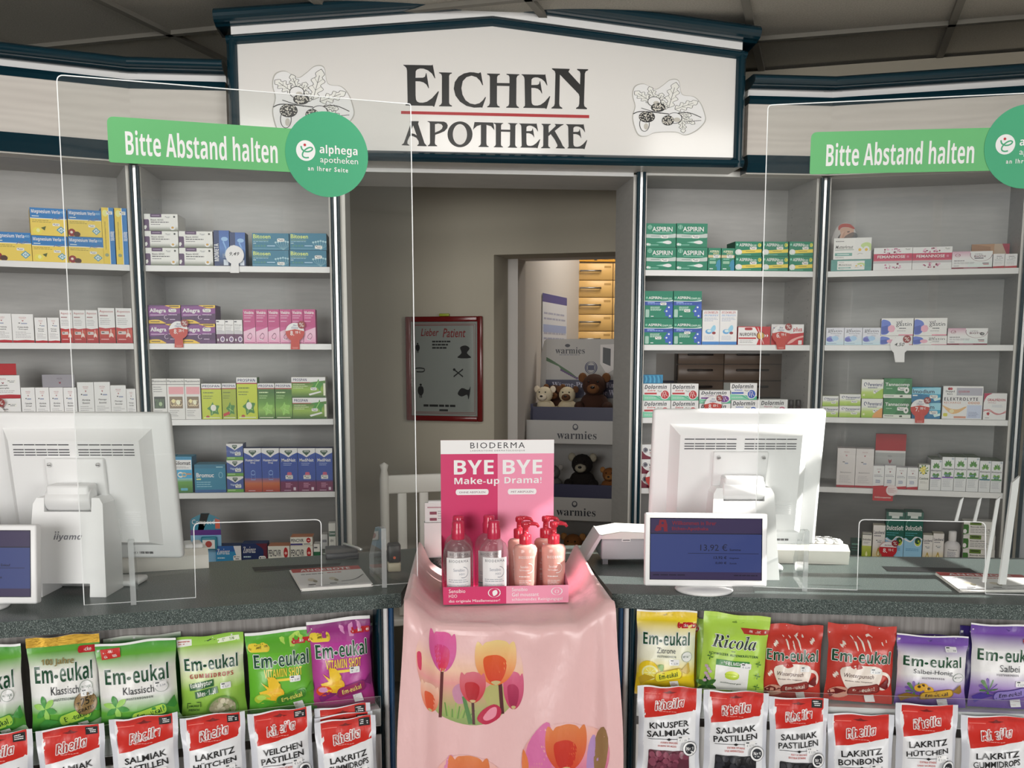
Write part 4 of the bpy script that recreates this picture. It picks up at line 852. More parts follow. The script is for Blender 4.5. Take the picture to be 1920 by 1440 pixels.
@kind('elek', *MBX, None, H('c9c9cc'), H('d8d8da'), .09)
def _(A, v): A.R(0, 0, 1, 1, H('e2e2e0')); A.P(rrect(.03, .04, .31, .28, .04), H('e9e9e7')); A.E(.15, .08, .035, .04, H('8a1f2c')); A.E(.2, .08, .035, .04, H('b03a44')); A.T('Doppel', 's', .06, .13, .29, .2, H('2a2a34')); A.T('herz', 's', .1, .21, .24, .26, H('2a2a34')); A.R(.34, .05, .98, .28, H('a9a8b4')); A.T('system', 'z', .38, .12, .66, .22, H('a8505a')); A.T('ELEKTROLYTE', 'bw', .04, .34, .88, .44, H('2f2a36')); A.T('RECHARGE', 'rw', .04, .47, .46, .53, H('c0704a')); [A.K(arc(.67 + .075 * k, .5, .025, .028, 0, 6.2), .014, H('c07a50')) for k in range(4)]; A.P(spline([(0, .58), (.2, .68), (.4, .7), (.56, .62), (.6, .64), (.42, .8), (.24, .84), (.1, .72)], 3), H('d9b07a')); A.E(.24, .76, .06, .06, H('e9d2a8')); A.R(.62, .57, .98, .97, H('bcc6dc')); A.L(.66, .78, .94, .95, 5, H('6a7090')); A.R(.3, .91, .6, .97, H('c8907a')); A.P(rrect(.03, .82, .14, .92, .03), H('c9c44a'))
@kind('oral', *MBX, None, H('c9c2c4'), H('d8d2d3'), .07)
def _(A, v): A.R(0, 0, 1, 1, H('e3dfdd')); A.P(spline([(0, 0), (.35, 0), (.14, .1), (.04, .25), (0, .35)], 3), H('a8264e')); A.T('ORALPÄDON', 'H', .16, .18, .94, .3, H('a83448')); A.T('240 Erdbeer', 'r', .18, .33, .55, .38, H('a86a74')); A.L(.36, .44, .9, .56, 2, H('a9b0c0')); A.K(spline([(0, .68), (.25, .62), (.5, .74), (.75, .78), (1, .66)], 5, False), .04, H('c98a8c')); A.K(spline([(0, .62), (.3, .68), (.6, .8), (1, .72)], 5, False), .02, H('b04a54')); A.P(spline([(.2, .72), (.28, .74), (.24, .84), (.15, .78)], 3), H('a81f2c')); A.L(.1, .92, .3, .96, 1, INKG, .4)
@kind('tall_white', *MBX, 'tall white lotion boxes with a red foot', H('b9b2b2'), H('c9c2c2'), .06)
def _(A, v): A.R(0, 0, 1, 1, H('d2cdcc')); A.R(0, .945, 1, 1, H('a8323c')); A.T('WELEDA', 'rw', .35, .08, .65, .11, H('a8787c')); A.P([(.46, .16), (.5, .18), (.54, .16), (.54, .19), (.5, .21), (.46, .19)], H('9a3a44')); A.R(.3, .34, .42, .36, H('555555')); A.R(.42, .37, .6, .4, H('8f98b0')); A.T('Babylotion', 'r', .2, .6, .8, .64, H('5a585c')); A.L(.15, .7, .85, .9, 6, H('a9a5a7'))
@kind('weleda_mini', *MBX, 'white boxes with a red foot', H('b9bcc8'), H('d2d3da'), .05)
def _(A, v): A.R(0, 0, 1, 1, H('dcdde4')); A.P([(0, .9), (1, .86), (1, 1), (0, 1)], H('b02430')); A.T('WELEDA', 'rw', .3, .12, .7, .17, H('9a7a80')); A.P([(.44, .22), (.5, .26), (.56, .22), (.56, .27), (.5, .31), (.44, .27)], H('8a3a44')); A.L(.1, .4, .9, .52, 2, H('55566a')); A.L(.25, .62, .8, .78, 3, H('5f6f9a'), .5)
@kind('castee', *MBX, None, H('c5c9b9'), H('d5d8ca'), .05)
def _(A, v):
    A.R(0, 0, 1, 1, H('dfe0d8')); rg = random.Random(4)
    for k in range(9): A.P([(.42, .25), (.42 + .5 * cos(k * .7), .2 + .2 * sin(k * .7)), (.42 + .42 * cos(k * .7 + .35), .2 + .2 * sin(k * .7 + .35))], H('3a5a34') if k % 2 else H('6f8f4a'))
    for x, y in ((.25, .2), (.45, .14), (.42, .3)): A.E(x, y, .16, .08, H('d9c84a')); A.E(x, y, .06, .03, H('f2ecb4'))
    A.T('Castee', 'b', .08, .5, .9, .59, H('2f4a34')); A.L(.15, .66, .85, .76, 2, H('9a9c94')); A.R(.1, .97, .9, .975, H('b9baae'))
@kind('leafbox', *MBX, 'white boxes with a leaf rosette', H('b5b9bc'), H('4a5a3c'), .15)
def _(A, v):
    A.R(0, 0, 1, 1, H('d9dbdc')); col = H('4f8a3a') if v < 4 else H('6fa04a')
    for cy, up in ((.28, 1), (.44, -1)):
        for k in range(5):
            q = pi / 2 + (k - 2) * .55; dx, dy = cos(q), -sin(q) * up
            ln = .4 if k in (1, 2, 3) else .36
            b = (.5 + dx * .08, cy + dy * .02 - .02 * up * 0); e = (.5 + dx * ln, cy + dy * ln * .5)
            n = (-dy * .11, dx * .055); md = ((b[0] + e[0]) / 2, (b[1] + e[1]) / 2)
            A.P([b, (md[0] + n[0], md[1] + n[1]), e, (md[0] - n[0], md[1] - n[1])], H('3f7a34') if k % 2 else col)
    A.T('Blemagent', 'b', .06, .325, .94, .39, H('33383c')); A.R(.04, .58, .96, .625, (H('6a4a9c'), H('7a5aa8'), H('3f7a4a'), H('3f7a4a'), H('2f6a7a'), H('3f7a4a'))[v % 6]); A.L(.12, .66, .9, .9, 6, H('a2a6aa')); A.E(.85, .05, .1, .03, H('a9b4bc')); A.L(.2, .52, .8, .57, 1, H('6f8fb4'), .6)
@kind('woman_card', 'display_card', 'display card', None, H('9a9a98'), H('a3141f'), .02)
def _(A, v):
    A.R(0, 0, 1, 1, H('b9b6b4')); A.R(0, 0, 1, .32, H('a3141f')); A.R(.02, .34, .98, 1, H('a9aaa8')); A.R(0, .32, 1, .36, H('d5d2d0')); A.T('WELEDA', 'r', .42, .41, .56, .44, H('6a686a')); A.P([(.45, .48), (.5, .51), (.55, .48), (.55, .53), (.5, .57), (.45, .53)], H('8a3a44')); A.P(spline([(.2, 1), (.22, .78), (.4, .66), (.62, .7), (.72, .84), (.74, 1)], 4), H('5a4038')); A.P(spline([(.28, 1), (.32, .86), (.46, .8), (.56, .9), (.58, 1)], 4), H('c09a84')); A.P(spline([(.68, 1), (.7, .76), (1, .66), (1, 1)], 3), H('8fae4a'))
@kind('man_card', 'display_card', 'display card', None, H('8f8f8f'), H('8f8f8f'), .006)
def _(A, v): pass
@kind('brown_card', 'display_card', 'display card', None, H('8a6a50'), H('8a6a50'), .01)
def _(A, v): A.R(0, 0, 1, 1, H('b58a64')); A.P([(0, 0), (.5, .1), (.55, 1), (0, 1)], H('a07450')); A.P([(.6, 0), (1, 0), (1, 1), (.58, 1)], H('c0a890')); A.P([(.8, 0), (1, 0), (1, .6)], H('a8263e')); A.E(.3, .5, .15, .2, H('c9a684'))
@kind('zovirax', *MBX, 'blue lip cream boxes', H('1a2f5a'), H('2a3f6a'), .06)
def _(A, v):
    if v: A.R(0, 0, 1, 1, H('1c2c58')); A.P(spline([(.55, 0), (.85, .3), (.8, 1), (1, 1), (1, 0)], 3), H('5f2030')); A.sticker(.66, .6, .28, .3)
    else: A.R(0, 0, 1, 1, H('2f86b4')); A.R(0, 0, .75, .3, H('2a5a9c')); A.P([(.7, 0), (1, 0), (1, 1), (.72, 1), (.8, .5)], H('d9d9da')); A.sticker(.68, .5, .28, .28)
    A.T('Zovirax', 'z', .05, .14, .55, .45, H('eef2f6')); A.L(.06, .6, .5, .72, 1, H('bfd8e6'), .5)
@kind('penci', *MBX, 'white lip cream boxes with a red roundel', H('c9bfb4'), H('c98a68'), .07)
def _(A, v): A.R(0, 0, 1, 1, H('e0dcd2')); A.T('PENCIVIR', 'B', .03, .2, .6, .58, H('33343c')); A.R(0, .75, .55, .95, H('3f3a7a')); A.E(.82, .38, .1, .3, H('b02a2c')); A.P([(.75, .4), (.82, .32), (.9, .4), (.82, .5)], H('e6b9b0')); A.L(.6, .78, .9, .95, 1, INKG, .5)
@kind('greenwhite', *MBX, None, H('2f5a40'), H('c9c9c4'), .05)
def _(A, v): A.R(0, 0, 1, 1, H('dcdcd6')); A.R(0, .4, 1, 1, H('2f6a4a')); A.R(.1, .15, .6, .22, INKG); A.R(.1, .6, .8, .66, H('bfe0cc'))
@kind('darkwhite', *MBX, None, H('3a3a3a'), H('c9c9c4'), .05)
def _(A, v): A.R(0, 0, 1, 1, H('dcdce0')); A.R(0, .55, 1, 1, H('3a4a40')); A.R(.1, .2, .8, .3, H('8a8a94')); A.R(.1, .7, .8, .76, H('bfd0c4'))
@kind('tallnarrow', *MBX, None, H('c5c5c0'), H('d5d5d0'), .04)
def _(A, v): A.R(0, 0, 1, 1, H('dcdcd6')); A.R(.05, .2, .95, .33, H('2f5a4a')); A.T('Tyrosur', 'b', .1, .23, .9, .3, H('dfe9e0')); A.T('After', 'i', .2, .4, .7, .48, INKG); A.L(.15, .55, .85, .9, 5, H('9a9a9a'))
@kind('laxo_green', *MBX, None, H('8a9a30'), H('d5d5cc'), .04)
def _(A, v): A.R(0, 0, 1, 1, H('dcdcd4')); A.G(0, .5, 1, [(.5, H('b9c45a')), (1, H('8aa02a'))]); A.T('Dulcolax', 'b', .08, .2, .92, .28, H('33343a')); A.L(.15, .34, .85, .44, 2, H('7a7c80')); A.P(spline([(.5, .72), (.62, .86), (.5, .93), (.38, .86)], 4), H('d9e6a0')); A.R(.02, .02, .98, .05, H('33343a'))
@kind('laxo', *MBX, 'white and gold laxative drop boxes', H('b9b4a4'), H('c9c5b5'), .05)
def _(A, v): A.R(0, 0, 1, 1, H('dcdad6')); A.G(0, .6, 1, [(.6, H('dcdad6')), (1, H('c9b878'))]); A.T('Laxoberal', 'B', .06, .16, .94, .26, H('4a4a54')); A.L(.1, .3, .8, .36, 1, H('7a7a84'), .5); A.sticker(.2, .42, .6, .12); A.P(spline([(.5, .66), (.66, .86), (.5, .95), (.34, .86)], 4), H('b59a4a')); A.P(spline([(.5, .76), (.58, .87), (.5, .91), (.42, .87)], 4), H('ece2b8'))
@kind('dulco', *MBX, 'dark green and light blue laxative bottles boxes', H('0f4a40'), H('1a5a4e'), .08)
def _(A, v): A.R(0, 0, 1, 1, H('14574a')); A.P(spline([(0, .55), (.35, .6), (.62, .52), (1, .56), (1, 1), (0, 1)], 3), H('8fc0e2')); A.K(spline([(0, .56), (.35, .61), (.62, .52), (1, .56)], 5, False), .03, H('e3ecec')); A.R(.12, .0, .88, .08, H('b9c0bc')); A.R(.3, .08, .7, .13, H('cfd6d2')); A.K(spline([(.06, .36), (.12, .2), (.3, .14)], 4, False), .015, H('7fb0a0')); A.T('DulcoSoft', 'b', .05, .28, .95, .38, H('eef2ee')); A.L(.06, .43, .75, .52, 2, H('4fa0a8')); A.E(.76, .62, .2, .09, H('dfe8e4')); A.E(.76, .6, .17, .075, H('1f4a34')); A.P(spline([(.6, .63), (.76, .66), (.92, .6), (.86, .68), (.7, .69)], 3), H('a8c03a')); A.E(.8, .6, .05, .025, H('a8c03a')); A.L(.12, .76, .85, .82, 2, H('3f7fb0')); A.R(.1, .93, .7, .98, H('b9d4ea'))
@kind('bisa', *MBX, 'white and green laxative tablet boxes', H('b5b5b0'), H('c9c9c4'), .06)
def _(A, v): A.R(0, 0, 1, 1, H('d8d8d4')); A.R(.2, .0, .56, .28, H('5f7a34')); A.R(.25, .08, .5, .14, H('1f2a1c')); A.P([(0, .25), (.15, .25), (.17, .4), (.17, .9), (0, 1)], H('3f7034')); A.E(.05, .75, .06, .16, H('e6e6e0')); A.T('Bisacodyl ADGC', 'B', .22, .36, .72, .48, H('2f2f30')); A.L(.22, .56, .9, .9, 3, H('7a7a7c')); A.sticker(.75, .5, .2, .3)
@kind('darkgreen', *MBX, None, H('0f3f34'), H('14574a'), .06)
def _(A, v): A.R(0, 0, 1, 1, H('123f36')); A.R(.1, .2, .8, .3, H('6fa898')); A.L(.1, .45, .9, .8, 2, H('4f8a7c'))

_prev = {}
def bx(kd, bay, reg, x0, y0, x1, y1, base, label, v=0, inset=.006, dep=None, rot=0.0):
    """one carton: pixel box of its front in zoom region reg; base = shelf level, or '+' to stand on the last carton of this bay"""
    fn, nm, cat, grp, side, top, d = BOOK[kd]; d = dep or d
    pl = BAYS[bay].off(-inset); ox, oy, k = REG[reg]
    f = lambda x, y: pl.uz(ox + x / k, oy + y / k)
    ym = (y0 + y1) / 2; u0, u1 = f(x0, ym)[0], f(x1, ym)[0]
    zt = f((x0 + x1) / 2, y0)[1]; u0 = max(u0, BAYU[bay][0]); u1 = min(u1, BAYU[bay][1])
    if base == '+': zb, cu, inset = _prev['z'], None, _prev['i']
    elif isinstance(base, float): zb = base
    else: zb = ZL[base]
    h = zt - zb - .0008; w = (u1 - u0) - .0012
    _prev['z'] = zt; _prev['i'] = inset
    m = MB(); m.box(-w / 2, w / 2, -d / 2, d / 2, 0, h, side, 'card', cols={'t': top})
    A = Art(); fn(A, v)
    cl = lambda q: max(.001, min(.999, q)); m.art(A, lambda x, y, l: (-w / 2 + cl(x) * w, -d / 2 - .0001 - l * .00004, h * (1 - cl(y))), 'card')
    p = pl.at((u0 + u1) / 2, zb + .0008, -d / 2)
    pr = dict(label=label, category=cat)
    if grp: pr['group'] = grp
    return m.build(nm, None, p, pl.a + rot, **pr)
ORD = ['leftmost', 'second from the left', 'third from the left', 'fourth from the left', 'fifth from the left', 'sixth from the left']
def row(kd, bay, reg, xs, y0, y1, base, fmt, v=0, **k):
    n = len(xs) - 1
    for i in range(n):
        yy = y0[i] if isinstance(y0, (list, tuple)) else y0
        bx(kd, bay, reg, xs[i], yy, xs[i + 1], y1, base, fmt.format('rightmost' if i == n - 1 else ORD[i]), (v[i] if isinstance(v, (list, tuple)) else v), **k)

# far left angled bay
bx('verla', 'LO', 'A', -60, 265, 285, 515, 1, 'blue and yellow box cut by the photo edge, far left bay', 1)
bx('verla', 'LO', 'A', 287, 300, 612, 530, 1, 'blue and yellow box with a lime, lower of its pair', 0)
bx('verla', 'LO', 'A', 270, 50, 603, 298, '+', 'blue and yellow box with a lime, upper of its pair', 0)
bx('verla', 'LO', 'A', 616, 310, 934, 540, 1, 'blue and yellow box with a dark cherry, lower of its pair', 1)
bx('verla', 'LO', 'A', 610, 65, 915, 308, '+', 'blue and yellow box with a dark cherry, upper of its pair', 1)
bx('verla_upright', 'LO', 'A', 920, 45, 1033, 545, 1, 'upright blue and yellow box next to the cherry boxes', 0)
bx('verla_upright', 'LO', 'A', 1038, 50, 1160, 552, 1, 'upright blue and yellow box next to the navy post', 0)
bx('weleda', 'LO', 'A', -75, 998, 106, 1243, 2, 'white red-footed box cut by the photo edge, second shelf', 0)
bx('weleda', 'LO', 'A', 108, 1003, 305, 1246, 2, 'large white red-footed box beside two smaller ones, second shelf', 1)
bx('weleda', 'LO', 'A', 312, 1035, 426, 1246, 2, 'small white red-footed box on the second shelf, left of the small pair', 2)
bx('weleda', 'LO', 'A', 428, 1035, 538, 1246, 2, 'small white red-footed box on the second shelf, right of the small pair', 2)
row('aspecton', 'LO', 'A', [541, 657, 773, 884], 968, 1248, 2, 'shorter white and red cough syrup box, {} of three', 0)
bx('aspecton', 'LO', 'A', 887, 948, 1038, 1250, 2, 'taller white and red cough syrup box, left of the pair')
bx('aspecton', 'LO', 'A', 1043, 950, 1198, 1252, 2, 'taller white and red cough syrup box beside the navy post')
bx('weleda_wide', 'LO', 'C', -70, 420, 192, 605, 3, 'wide white eye drop box, lower of the stack of two')
bx('weleda_wide', 'LO', 'C', -70, 210, 182, 420, '+', 'wide white eye drop box, upper of the stack of two')
bx('red_top', 'LO', 'C', -70, 105, 147, 198, '+', 'plain red card on top of the stacked white eye drop boxes', inset=.04)
row('weleda', 'LO', 'C', [193, 321, 448, 575, 697], 320, 605, 3, 'low white red-footed box on the third shelf, {} of four', [1, 0, 0, 0])
bx('grey_lying', 'LO', 'C', 378, 203, 672, 312, '+', 'flat grey box lying on top of the low white boxes', inset=.03, dep=.05)
row('weleda', 'LO', 'C', [700, 850, 998, 1140, 1240], [272, 270, 300, 332], 605, 3, 'tall white red-footed box on the third shelf, {} of four', [0, 2, 2, 2])
# bay left of the doorway
for i, (x0, y0, x1, lb) in enumerate(((150, 407, 458, 'bottom of the stack of three'), (138, 256, 452, 'middle of the stack of three'), (131, 102, 440, 'top of the stack of three'))):
    bx('daisy', 'LC', 'B', 148, y0, 456, 557, 1 if i == 0 else '+', 'white box with purple corner and daisy, ' + lb)
for i, (y0, lb) in enumerate(((408, 'lower of the stack of two'), (258, 'upper of the stack of two'))):
    bx('daisy', 'LC', 'B', 460, y0, 766, 557, 1 if i == 0 else '+', 'white box with purple corner and daisy, ' + lb)
bx('mometa', 'LC', 'B', 772, 250, 914, 565, 1, 'dark blue nasal spray box against the daisy boxes')
bx('mometa', 'LC', 'B', 917, 268, 1058, 565, 1, 'dark blue nasal spray box behind the white price paddle')
for j, (x0, x1, side) in enumerate(((1116, 1450, 'beside the dark blue boxes'), (1454, 1788, 'beside the doorway post'))):
    bx('bitosen', 'LC', 'B', x0, 430, x1, 573, 1, 'petrol blue tablet box, lower one ' + side, j)
    bx('bitosen', 'LC', 'B', x0, 275, x1, 428, '+', 'petrol blue tablet box, upper one ' + side, 1 - j)
for j, (x0, x1, side) in enumerate(((172, 475, 'in the stack by the shelf side'), (478, 788, 'in the stack by the small drop boxes'))):
    bx('allegra', 'LC', 'B', x0, 1090, x1, 1258, 2, 'purple and yellow allergy box, lower one ' + side)
    bx('allegra', 'LC', 'B', x0, 922, x1, 1088, '+', 'purple and yellow allergy box, upper one ' + side)
row('eyedrop', 'LC', 'B', [793, 873, 953, 1032], 1055, 1258, 2, 'small white and purple drop box, {} of three')
row('vivi', 'LC', 'B', [1036, 1148, 1258, 1365, 1472, 1578, 1689], 960, 1262, 2, 'pink nasal spray box, {} of six')
row('phyto', 'LC', 'D', [203, 352, 512, 655], 240, 596, 3, 'white herbal syrup box with a picture, {} of three', [0, 1, 1])
bx('prospan', 'LC', 'D', 662, 285, 843, 596, 3, 'lime green ivy syrup box next to the white herbal boxes', 0)
bx('prospan', 'LC', 'D', 846, 282, 976, 597, 3, 'olive green ivy box with a slanted red strip', 1)
bx('prospan', 'LC', 'D', 979, 228, 1166, 597, 3, 'tallest lime green ivy syrup box with a cartoon leaf', 2)
bx('prospan', 'LC', 'D', 1168, 282, 1322, 597, 3, 'dark green ivy syrup box, left of the matching pair', 3)
bx('prospan', 'LC', 'D', 1324, 282, 1477, 597, 3, 'dark green ivy syrup box, right of the matching pair', 4)
bx('prospan_wide', 'LC', 'D', 1480, 412, 1788, 597, 3, 'wide green and white ivy box, lower of the stack')
bx('prospan_wide', 'LC', 'D', 1470, 227, 1778, 411, '+', 'wide green and white ivy box, upper of the stack')
bx('silomat', 'LC', 'D', 262, 940, 411, 1268, 4, 'blue and green cough box half hidden by the left monitor')
bx('silomat', 'LC', 'D', 416, 942, 580, 1268, 4, 'blue and green cough box standing clear of the left monitor')
bx('bromuc', 'LC', 'D', 598, 1012, 882, 1268, 4, 'wide teal cough box between green-footed and chest rub boxes')
for i, (y0, lb) in enumerate(((1120, 'bottom'), (975, 'middle'), (826, 'top'))):
    bx('vapo', 'LC', 'D', 890, y0, 1042, 1266, 4 if i == 0 else '+', 'small blue and green chest rub box, %s of three' % lb)
row('vick_tall', 'LC', 'D', [1046, 1205, 1365], 866, 1260, 4, 'tall blue syrup box with an orange foot, {} of two', 0)
row('vick_tall', 'LC', 'D', [1367, 1528, 1690, 1843], 866, 1256, 4, 'tall blue syrup box with a wine red foot, {} of three', 1)
bx('zovirax', 'LC', 'J', 212, 690, 444, 790, 5, 'light blue lip cream box on the bottom shelf', 0)
bx('zovirax', 'LC', 'J', 447, 668, 678, 775, 5, 'dark blue lip cream box on the bottom shelf', 1)
bx('penci', 'LC', 'J', 682, 690, 880, 765, 5, 'white lip cream box standing alone beside the dark blue one', 0)
bx('penci', 'LC', 'J', 884, 688, 1090, 765, 5, 'white lip cream box, lower of the stacked pair', 0)
bx('penci', 'LC', 'J', 884, 610, 1086, 690, '+', 'white lip cream box, upper of the stacked pair', 0)
bx('greenwhite', 'LC', 'J', 1093, 672, 1153, 760, 5, 'little white and green box under the arched screen edge')
bx('darkwhite', 'LC', 'J', 1168, 585, 1224, 760, 5, 'little white and dark box near the doorway post', inset=.05)
bx('tallnarrow', 'LC', 'J', 1230, 485, 1304, 760, 5, 'slim white box with dark green bar by the doorway post')
# bay right of the doorway
for j, (x0, x1, side) in enumerate(((150, 421, 'nearest the doorway'), (424, 704, 'second from the doorway'))):
    bx('aspirin', 'RC', 'F', x0, 402, x1, 612, 1, 'green box with silver band, lower one %s' % side)
    bx('aspirin', 'RC', 'F', x0, 187, x1, 400, '+', 'green box with silver band, upper one %s' % side)
bx('aspirin_small', 'RC', 'F', 707, 408, 824, 612, 1, 'narrow green box with tan band, left of the pair')
bx('aspirin_small', 'RC', 'F', 827, 410, 948, 612, 1, 'narrow green box with tan band, right of the pair')
for j, (x0, x1, side) in enumerate(((952, 1192, 'first'), (1197, 1430, 'second'), (1438, 1676, 'third'))):
    bx('aspirin_c', 'RC', 'F', x0, 482, x1, 612, 1, 'green and yellow tablet box, lower one in the %s stack' % side)
    bx('aspirin_c', 'RC', 'F', x0, 350, x1, 481, '+', 'green and yellow tablet box, upper one in the %s stack' % side)
for j, (x0, x1, side) in enumerate(((131, 393, 'nearest the doorway'), (396, 652, 'beside the white boxes'))):
    bx('complex', 'RC', 'F', x0, 1041, x1, 1275, 2, 'green and blue cold remedy box, lower one %s' % side, j * 2 + 1)
    bx('complex', 'RC', 'F', x0, 795, x1, 1040, '+', 'green and blue cold remedy box, upper one %s' % side, j * 2)
row('eudo', 'RC', 'F', [656, 812, 970], 968, 1275, 2, 'upright white box with blue foot and capsules, {} of two')
bx('nurofen', 'RC', 'F', 977, 1115, 1270, 1275, 2, 'red and white box with a gold target')
bx('plus', 'RC', 'F', 1276, 1095, 1570, 1275, 2, 'red and white box behind the red price paddle')
for j, (x0, x1, side) in enumerate(((119, 371, 'nearest the doorway'), (374, 622, 'second from the doorway'))):
    bx('dolo_red', 'RC', 'H', x0, 437, x1, 583, 3, 'white and green box with red disc, lower one ' + side)
    bx('dolo_red', 'RC', 'H', x0, 285, x1, 435, '+', 'white and green box with red disc, upper one ' + side)
bx('pack_blue', 'RC', 'H', 118, 205, 303, 284, '+', 'shiny blue plastic packet lying on the red-disc boxes', inset=.03)
bx('dolo_violet', 'RC', 'H', 628, 465, 910, 580, 3, 'white and green box with violet disc, lower of two')
bx('dolo_violet', 'RC', 'H', 630, 345, 914, 464, '+', 'white and green box with violet disc, upper of two')
bx('dolo_blue', 'RC', 'H', 915, 432, 1165, 581, 3, 'white and green box with blue disc, lower of two')
bx('dolo_blue', 'RC', 'H', 906, 280, 1150, 431, '+', 'white and green box with blue disc, upper of two')
bx('dolo_pink', 'RC', 'H', 1170, 428, 1424, 578, 3, 'white and green box with pale pink disc, standing single')
for i, (y0, lb) in enumerate(((1095, 'bottom'), (965, 'middle'), (832, 'top'))):
    bx('volta', 'RC', 'H', 97, y0, 420, 1222, 4 if i == 0 else '+', 'white and dark red plaster box, %s of the stack behind the monitor' % lb)
# far right angled bay
bx('mutter', 'RO', 'G', 178, 512, 547, 697, 1, 'teal bordered feverfew box under the plain white one', 1)
bx('mutter', 'RO', 'G', 205, 317, 547, 511, '+', 'white feverfew box on top of the teal bordered one', 0)
row('fem', 'RO', 'G', [562, 912, 1270], [405, 398], 690, 1, 'white box with crimson band and berries, {} of two', [0, 1])
bx('omni', 'RO', 'G', 1268, 438, 1634, 675, 1, 'white and wine red probiotic box on the top shelf', 0)
row('white_red', 'RO', 'G', [1637, 1744, 1858], 460, 668, 1, 'narrow white box with red foot beside the probiotic box, {} of two')
bx('brown_card', 'RO', 'G', 1440, 372, 1785, 668, 1, 'brown and pink card standing behind the probiotic box', inset=.16)
row('gast_baby', 'RO', 'G', [135, 299, 463, 628], 1126, 1358, 2, 'narrow white box with blue honeycomb shapes, {} of three')
bx('gastin', 'RO', 'G', 622, 1198, 915, 1358, 2, 'blue and pink stomach box behind the white price paddle')
bx('gastin', 'RO', 'G', 634, 1040, 926, 1197, '+', 'blue and pink stomach box above the white price paddle')
bx('gastin', 'RO', 'G', 918, 1198, 1225, 1356, 2, 'blue and pink stomach box beside the wine red box, lower one')
bx('gastin', 'RO', 'G', 930, 1038, 1229, 1197, '+', 'blue and pink stomach box beside the wine red box, upper one')
bx('omni', 'RO', 'G', 1228, 1130, 1592, 1355, 2, 'white and wine red probiotic box with a black ten, second shelf', 1)
bx('peren_small', 'RO', 'I', 92, 490, 250, 585, 3, 'smallest lime green capsule box beside the post, lower one')
bx('peren_small', 'RO', 'I', 96, 397, 251, 489, '+', 'smallest lime green capsule box beside the post, upper one')
bx('peren_small', 'RO', 'I', 255, 485, 449, 588, 3, 'medium lime green capsule box, lower of its pair')
bx('peren_small', 'RO', 'I', 258, 380, 451, 484, '+', 'medium lime green capsule box, upper of its pair')
bx('peren', 'RO', 'I', 455, 421, 648, 588, 3, 'largest lime green capsule box, lower one with orange corner', 1)
bx('peren', 'RO', 'I', 456, 247, 655, 420, '+', 'largest lime green capsule box, upper one', 0)
bx('tanna', 'RO', 'I', 652, 416, 905, 590, 3, 'dark green tablet box with white foot, lower of two')
bx('tanna', 'RO', 'I', 655, 238, 912, 415, '+', 'dark green tablet box with white foot, upper of two')
bx('imod', 'RO', 'I', 909, 457, 1170, 595, 3, 'turquoise tablet box, lower one behind the red price paddle')
bx('imod', 'RO', 'I', 909, 318, 1172, 456, '+', 'turquoise tablet box, upper one above the red price paddle')
bx('elek', 'RO', 'I', 1185, 308, 1550, 602, 3, 'large white electrolyte box with clasped hands picture')
bx('oral', 'RO', 'I', 1554, 372, 1764, 602, 3, 'white box with pink corner and red swirl')
row('tall_white', 'RO', 'I', [235, 402, 566], [866, 872], 1218, 4, 'tall white lotion box with red foot, {} of two')
row('weleda_mini', 'RO', 'I', [559, 662, 765, 865, 968], [1025, 1022, 1040, 1042], 1235, 4, 'small white red-footed box on the fourth shelf, {} of four')
bx('castee', 'RO', 'I', 970, 1015, 1070, 1250, 4, 'white box with a yellow blossom on the fourth shelf')
row('leafbox', 'RO', 'I', [1075, 1177, 1290, 1403, 1515, 1620, 1725], [970, 945, 948, 950, 980, 984], 1258, 4, 'white box with green leaf rosette, {} of six', [0, 1, 2, 3, 4, 5])
bx('woman_card', 'RO', 'I', 575, 738, 852, 1225, 4, 'red topped picture card standing behind the small white boxes', inset=.09)
bx('laxo_green', 'RO', 'K', 522, 632, 604, 825, 5, 'narrow white and lime laxative box on the bottom shelf')
bx('laxo', 'RO', 'K', 612, 562, 717, 825, 5, 'taller white and gold laxative box behind the price sign')
row('dulco', 'RO', 'K', [720, 879, 1036], 452, 825, 5, 'dark green and light blue laxative box, {} of two')
row('laxo', 'RO', 'K', [1034, 1120, 1214], [645, 632], 825, 5, 'short white and gold laxative box, {} of two', inset=.012)
for i, (y0, lb) in enumerate(((768, 'bottom'), (648, 'middle'), (530, 'top'))):
    bx('bisa', 'RO', 'K', 1372, y0, 1645, 830, 5 if i == 0 else '+', 'white and green tablet box in the bottom shelf stack, %s one' % lb)
bx('darkgreen', 'RO', 'K', 425, 690, 516, 825, 5, 'dark green box on the bottom shelf behind the keyboard', inset=.05)
# ------------------------------------------------------------------ service counter
A_, B_ = on_z(0, 1167, ZC), on_z(752, 1112, ZC)
C_, D_ = on_z(1148, 1113, ZC), on_z(1920, 1135, ZC)
CL = Plane(B_, math.atan2(B_.y - A_.y, B_.x - A_.x)); CR = Plane(C_, math.atan2(D_.y - C_.y, D_.x - C_.x))
TW = .029
bl = on_z(620, 1040, ZC); br1 = on_z(1600, 1043, ZC); br2 = on_z(1900, 1046, ZC)
i1 = on_z(792, 1046, ZC); i2 = on_z(1100, 1053, ZC)
lf = CL.at(-1.55, 0); rf = CR.at(1.5, 0)
lb = Vector((bl.x, bl.y, 0)) - CL.U * 1.45
rb = Vector((br2.x, br2.y, 0)) + (br2 - br1).normalized() * .7
cb1, cb2 = on_z(800, 1026, ZC), on_z(1130, 1022, ZC)
TOP = [lf, B_, i1, i2, C_, rf, rb, br1, cb2, cb1, bl, lb]
tc = root('service_counter', 'pharmacy counter with speckled dark green worktop and grey fronts', 'counter', (0, 0, 0))
m = MB(); n = len(TOP)
vs = [(p.x, p.y, z) for z in (ZC, ZC - TW) for p in TOP]
